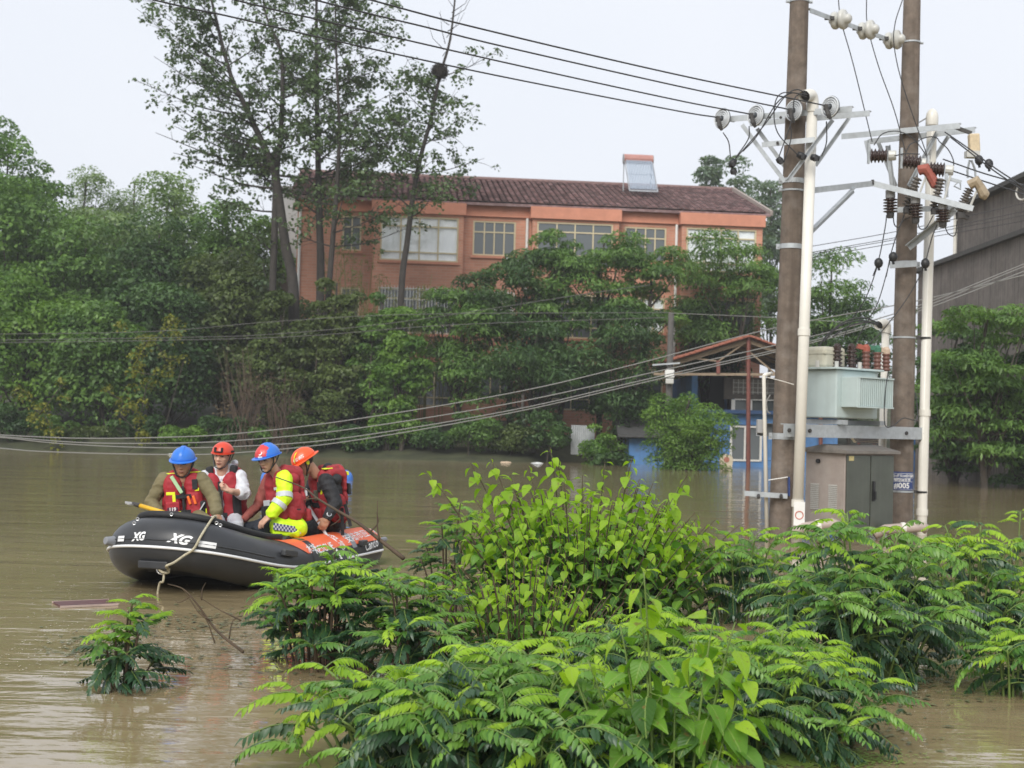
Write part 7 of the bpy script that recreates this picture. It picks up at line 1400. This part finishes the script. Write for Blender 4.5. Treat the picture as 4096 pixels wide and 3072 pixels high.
# ================================================================== floating things
pb = G(340, 2418); fp = thing('floating_plank', 'dark red board with pale rim floating left of the raft', 'plank', pb); e_ = (G(450, 2414) - G(230, 2424)); ex = e_.normalized(); ey = V(-ex.y, ex.x, 0)
a = MB(); a.obox(pb + V(0, 0, .006), ex, ey, V(0, 0, 1), (e_.length, .30, .02)); a.build('board', mat('dark_red_board', (.085, .022, .020), .5, var=.3, vscale=20), fp, bevel=.003)
for s_ in (-1, 1): a = MB(); a.obox(pb + ey * .152 * s_ + V(0, 0, .010), ex, ey, V(0, 0, 1), (e_.length + .02, .012, .016)); a.build('rim', mat('pale_rim', (.42, .33, .29), .7, var=.2), fp)
litter = [(1565, 1834, .34, (.62, .64, .66), 'white plastic bag floating near the far bank'), (1645, 1825, .30, (.42, .10, .06), 'red scrap floating near the far bank'), (2020, 1850, .22, (.55, .42, .30), 'tan scrap floating behind the central bush'), (2150, 1853, .2, (.6, .62, .62), 'white scrap floating behind the central bush'), (2085, 1843, .2, (.5, .16, .1), 'red bottle floating behind the central bush'), (690, 1818, .2, (.55, .56, .52), 'small white scrap floating at the left far bank'), (1480, 1828, .16, (.6, .62, .6), 'small pale scrap floating left of the white bag'), (2760, 2700, .14, (.5, .38, .30), 'pale board floating between the right shrubs'), (3230, 2560, .14, (.42, .26, .2), 'brown board floating under the cabinet shrub'), (2440, 1842, .2, (.30, .10, .07), 'dark red scrap near the glossy shrub')]
for i, (x, y, s_, c, lab) in enumerate(litter):
    g_ = G(x, y); rng = random.Random(i); ob = thing('floating_litter', lab, 'litter', g_, group='floating litter'); a = MB(); vs = []; n_ = 9
    for r_, h in ((1, -.02), (.95, .03), (.55, .16), (.15, .2)):
        for k in range(n_): t = 6.283 * k / n_; q_ = r_ * s_ * rng.uniform(.75, 1.15); vs.append((g_.x + math.cos(t) * q_ * 1.3, g_.y + math.sin(t) * q_ * .7, h * s_ * rng.uniform(.8, 1.2)))
    a.add(vs, [(i_ * n_ + k, i_ * n_ + (k + 1) % n_, (i_ + 1) * n_ + (k + 1) % n_, (i_ + 1) * n_ + k) for i_ in range(3) for k in range(n_)] + [tuple(27 + k for k in range(n_))]); a.build('scrap', mat('litter_%d' % i, c, .6, var=.2, vscale=20), ob)
# duckweed and leaf debris drifting round the stems
def debris(label, boxes, n, size, m_, seed, name):
    rng = np.random.default_rng(seed); V_ = []
    for (x0, y0, x1, y1) in boxes:
        for _ in range(n // len(boxes)):
            u, v_ = rng.normal() * .33, rng.normal() * .33; g_ = G((x0 + x1) / 2 + (x1 - x0) * u, (y0 + y1) / 2 + (y1 - y0) * v_); t = rng.uniform(0, 6.28); s_ = size * rng.uniform(.5, 1.5); c, sn = math.cos(t) * s_, math.sin(t) * s_; z = .006 + rng.random() * .004
            V_ += [(g_.x - c, g_.y - sn, z), (g_.x + sn * .5, g_.y - c * .5, z + s_ * .1), (g_.x + c, g_.y + sn, z), (g_.x - sn * .5, g_.y + c * .5, z + s_ * .1)]
    tag(meshobj(name, leaf_mesh(name, np.array(V_)), m_, None), label, None, kind='stuff')
debris('green duckweed film among the foreground stems', [(2900, 3020, 3500, 3068), (3000, 2995, 3400, 3060)], 3800, .011, mat('duckweed', (.17, .26, .045), .7, var=.25, vscale=30), 3, 'duckweed')
debris('drifting leaf bits round the shrubs', [(900, 2560, 1500, 2700), (3300, 2650, 3900, 2800), (1500, 2500, 2000, 2750), (600, 2440, 1000, 2560), (2700, 2850, 3600, 3040), (250, 2540, 600, 2640)], 1500, .025, mat('drift_leaf', (.10, .11, .05), .7, var=.5, vscale=25), 4, 'drift_leaves')
debris('pale foam specks on the flood', [(0, 2150, 700, 2500), (1500, 2050, 3000, 2350), (3300, 2000, 4096, 2300), (0, 1900, 500, 2300), (-100, 2500, 600, 2700)], 1500, .009, mat('foam_speck', (.50, .47, .38), .7), 6, 'foam_specks')

# ================================================================== damp air
a = MB(); a.box((0, 310, 11.5), (1420, 790, 29)); hz = a.mesh('haze'); HM = bpy.data.materials.new('damp_air'); HM.use_nodes = True; t = HM.node_tree; t.nodes.clear()
o_ = nd(t, 'ShaderNodeOutputMaterial'); pv = nd(t, 'ShaderNodeVolumePrincipled'); pv.inputs['Color'].default_value = (.93, .95, .97, 1); pv.inputs['Density'].default_value = .0008; pv.inputs['Anisotropy'].default_value = 0.0
t.links.new(pv.outputs[0], o_.inputs['Volume']); tag(meshobj('haze', hz, HM, None), 'thin damp haze over the flood', kind='stuff')
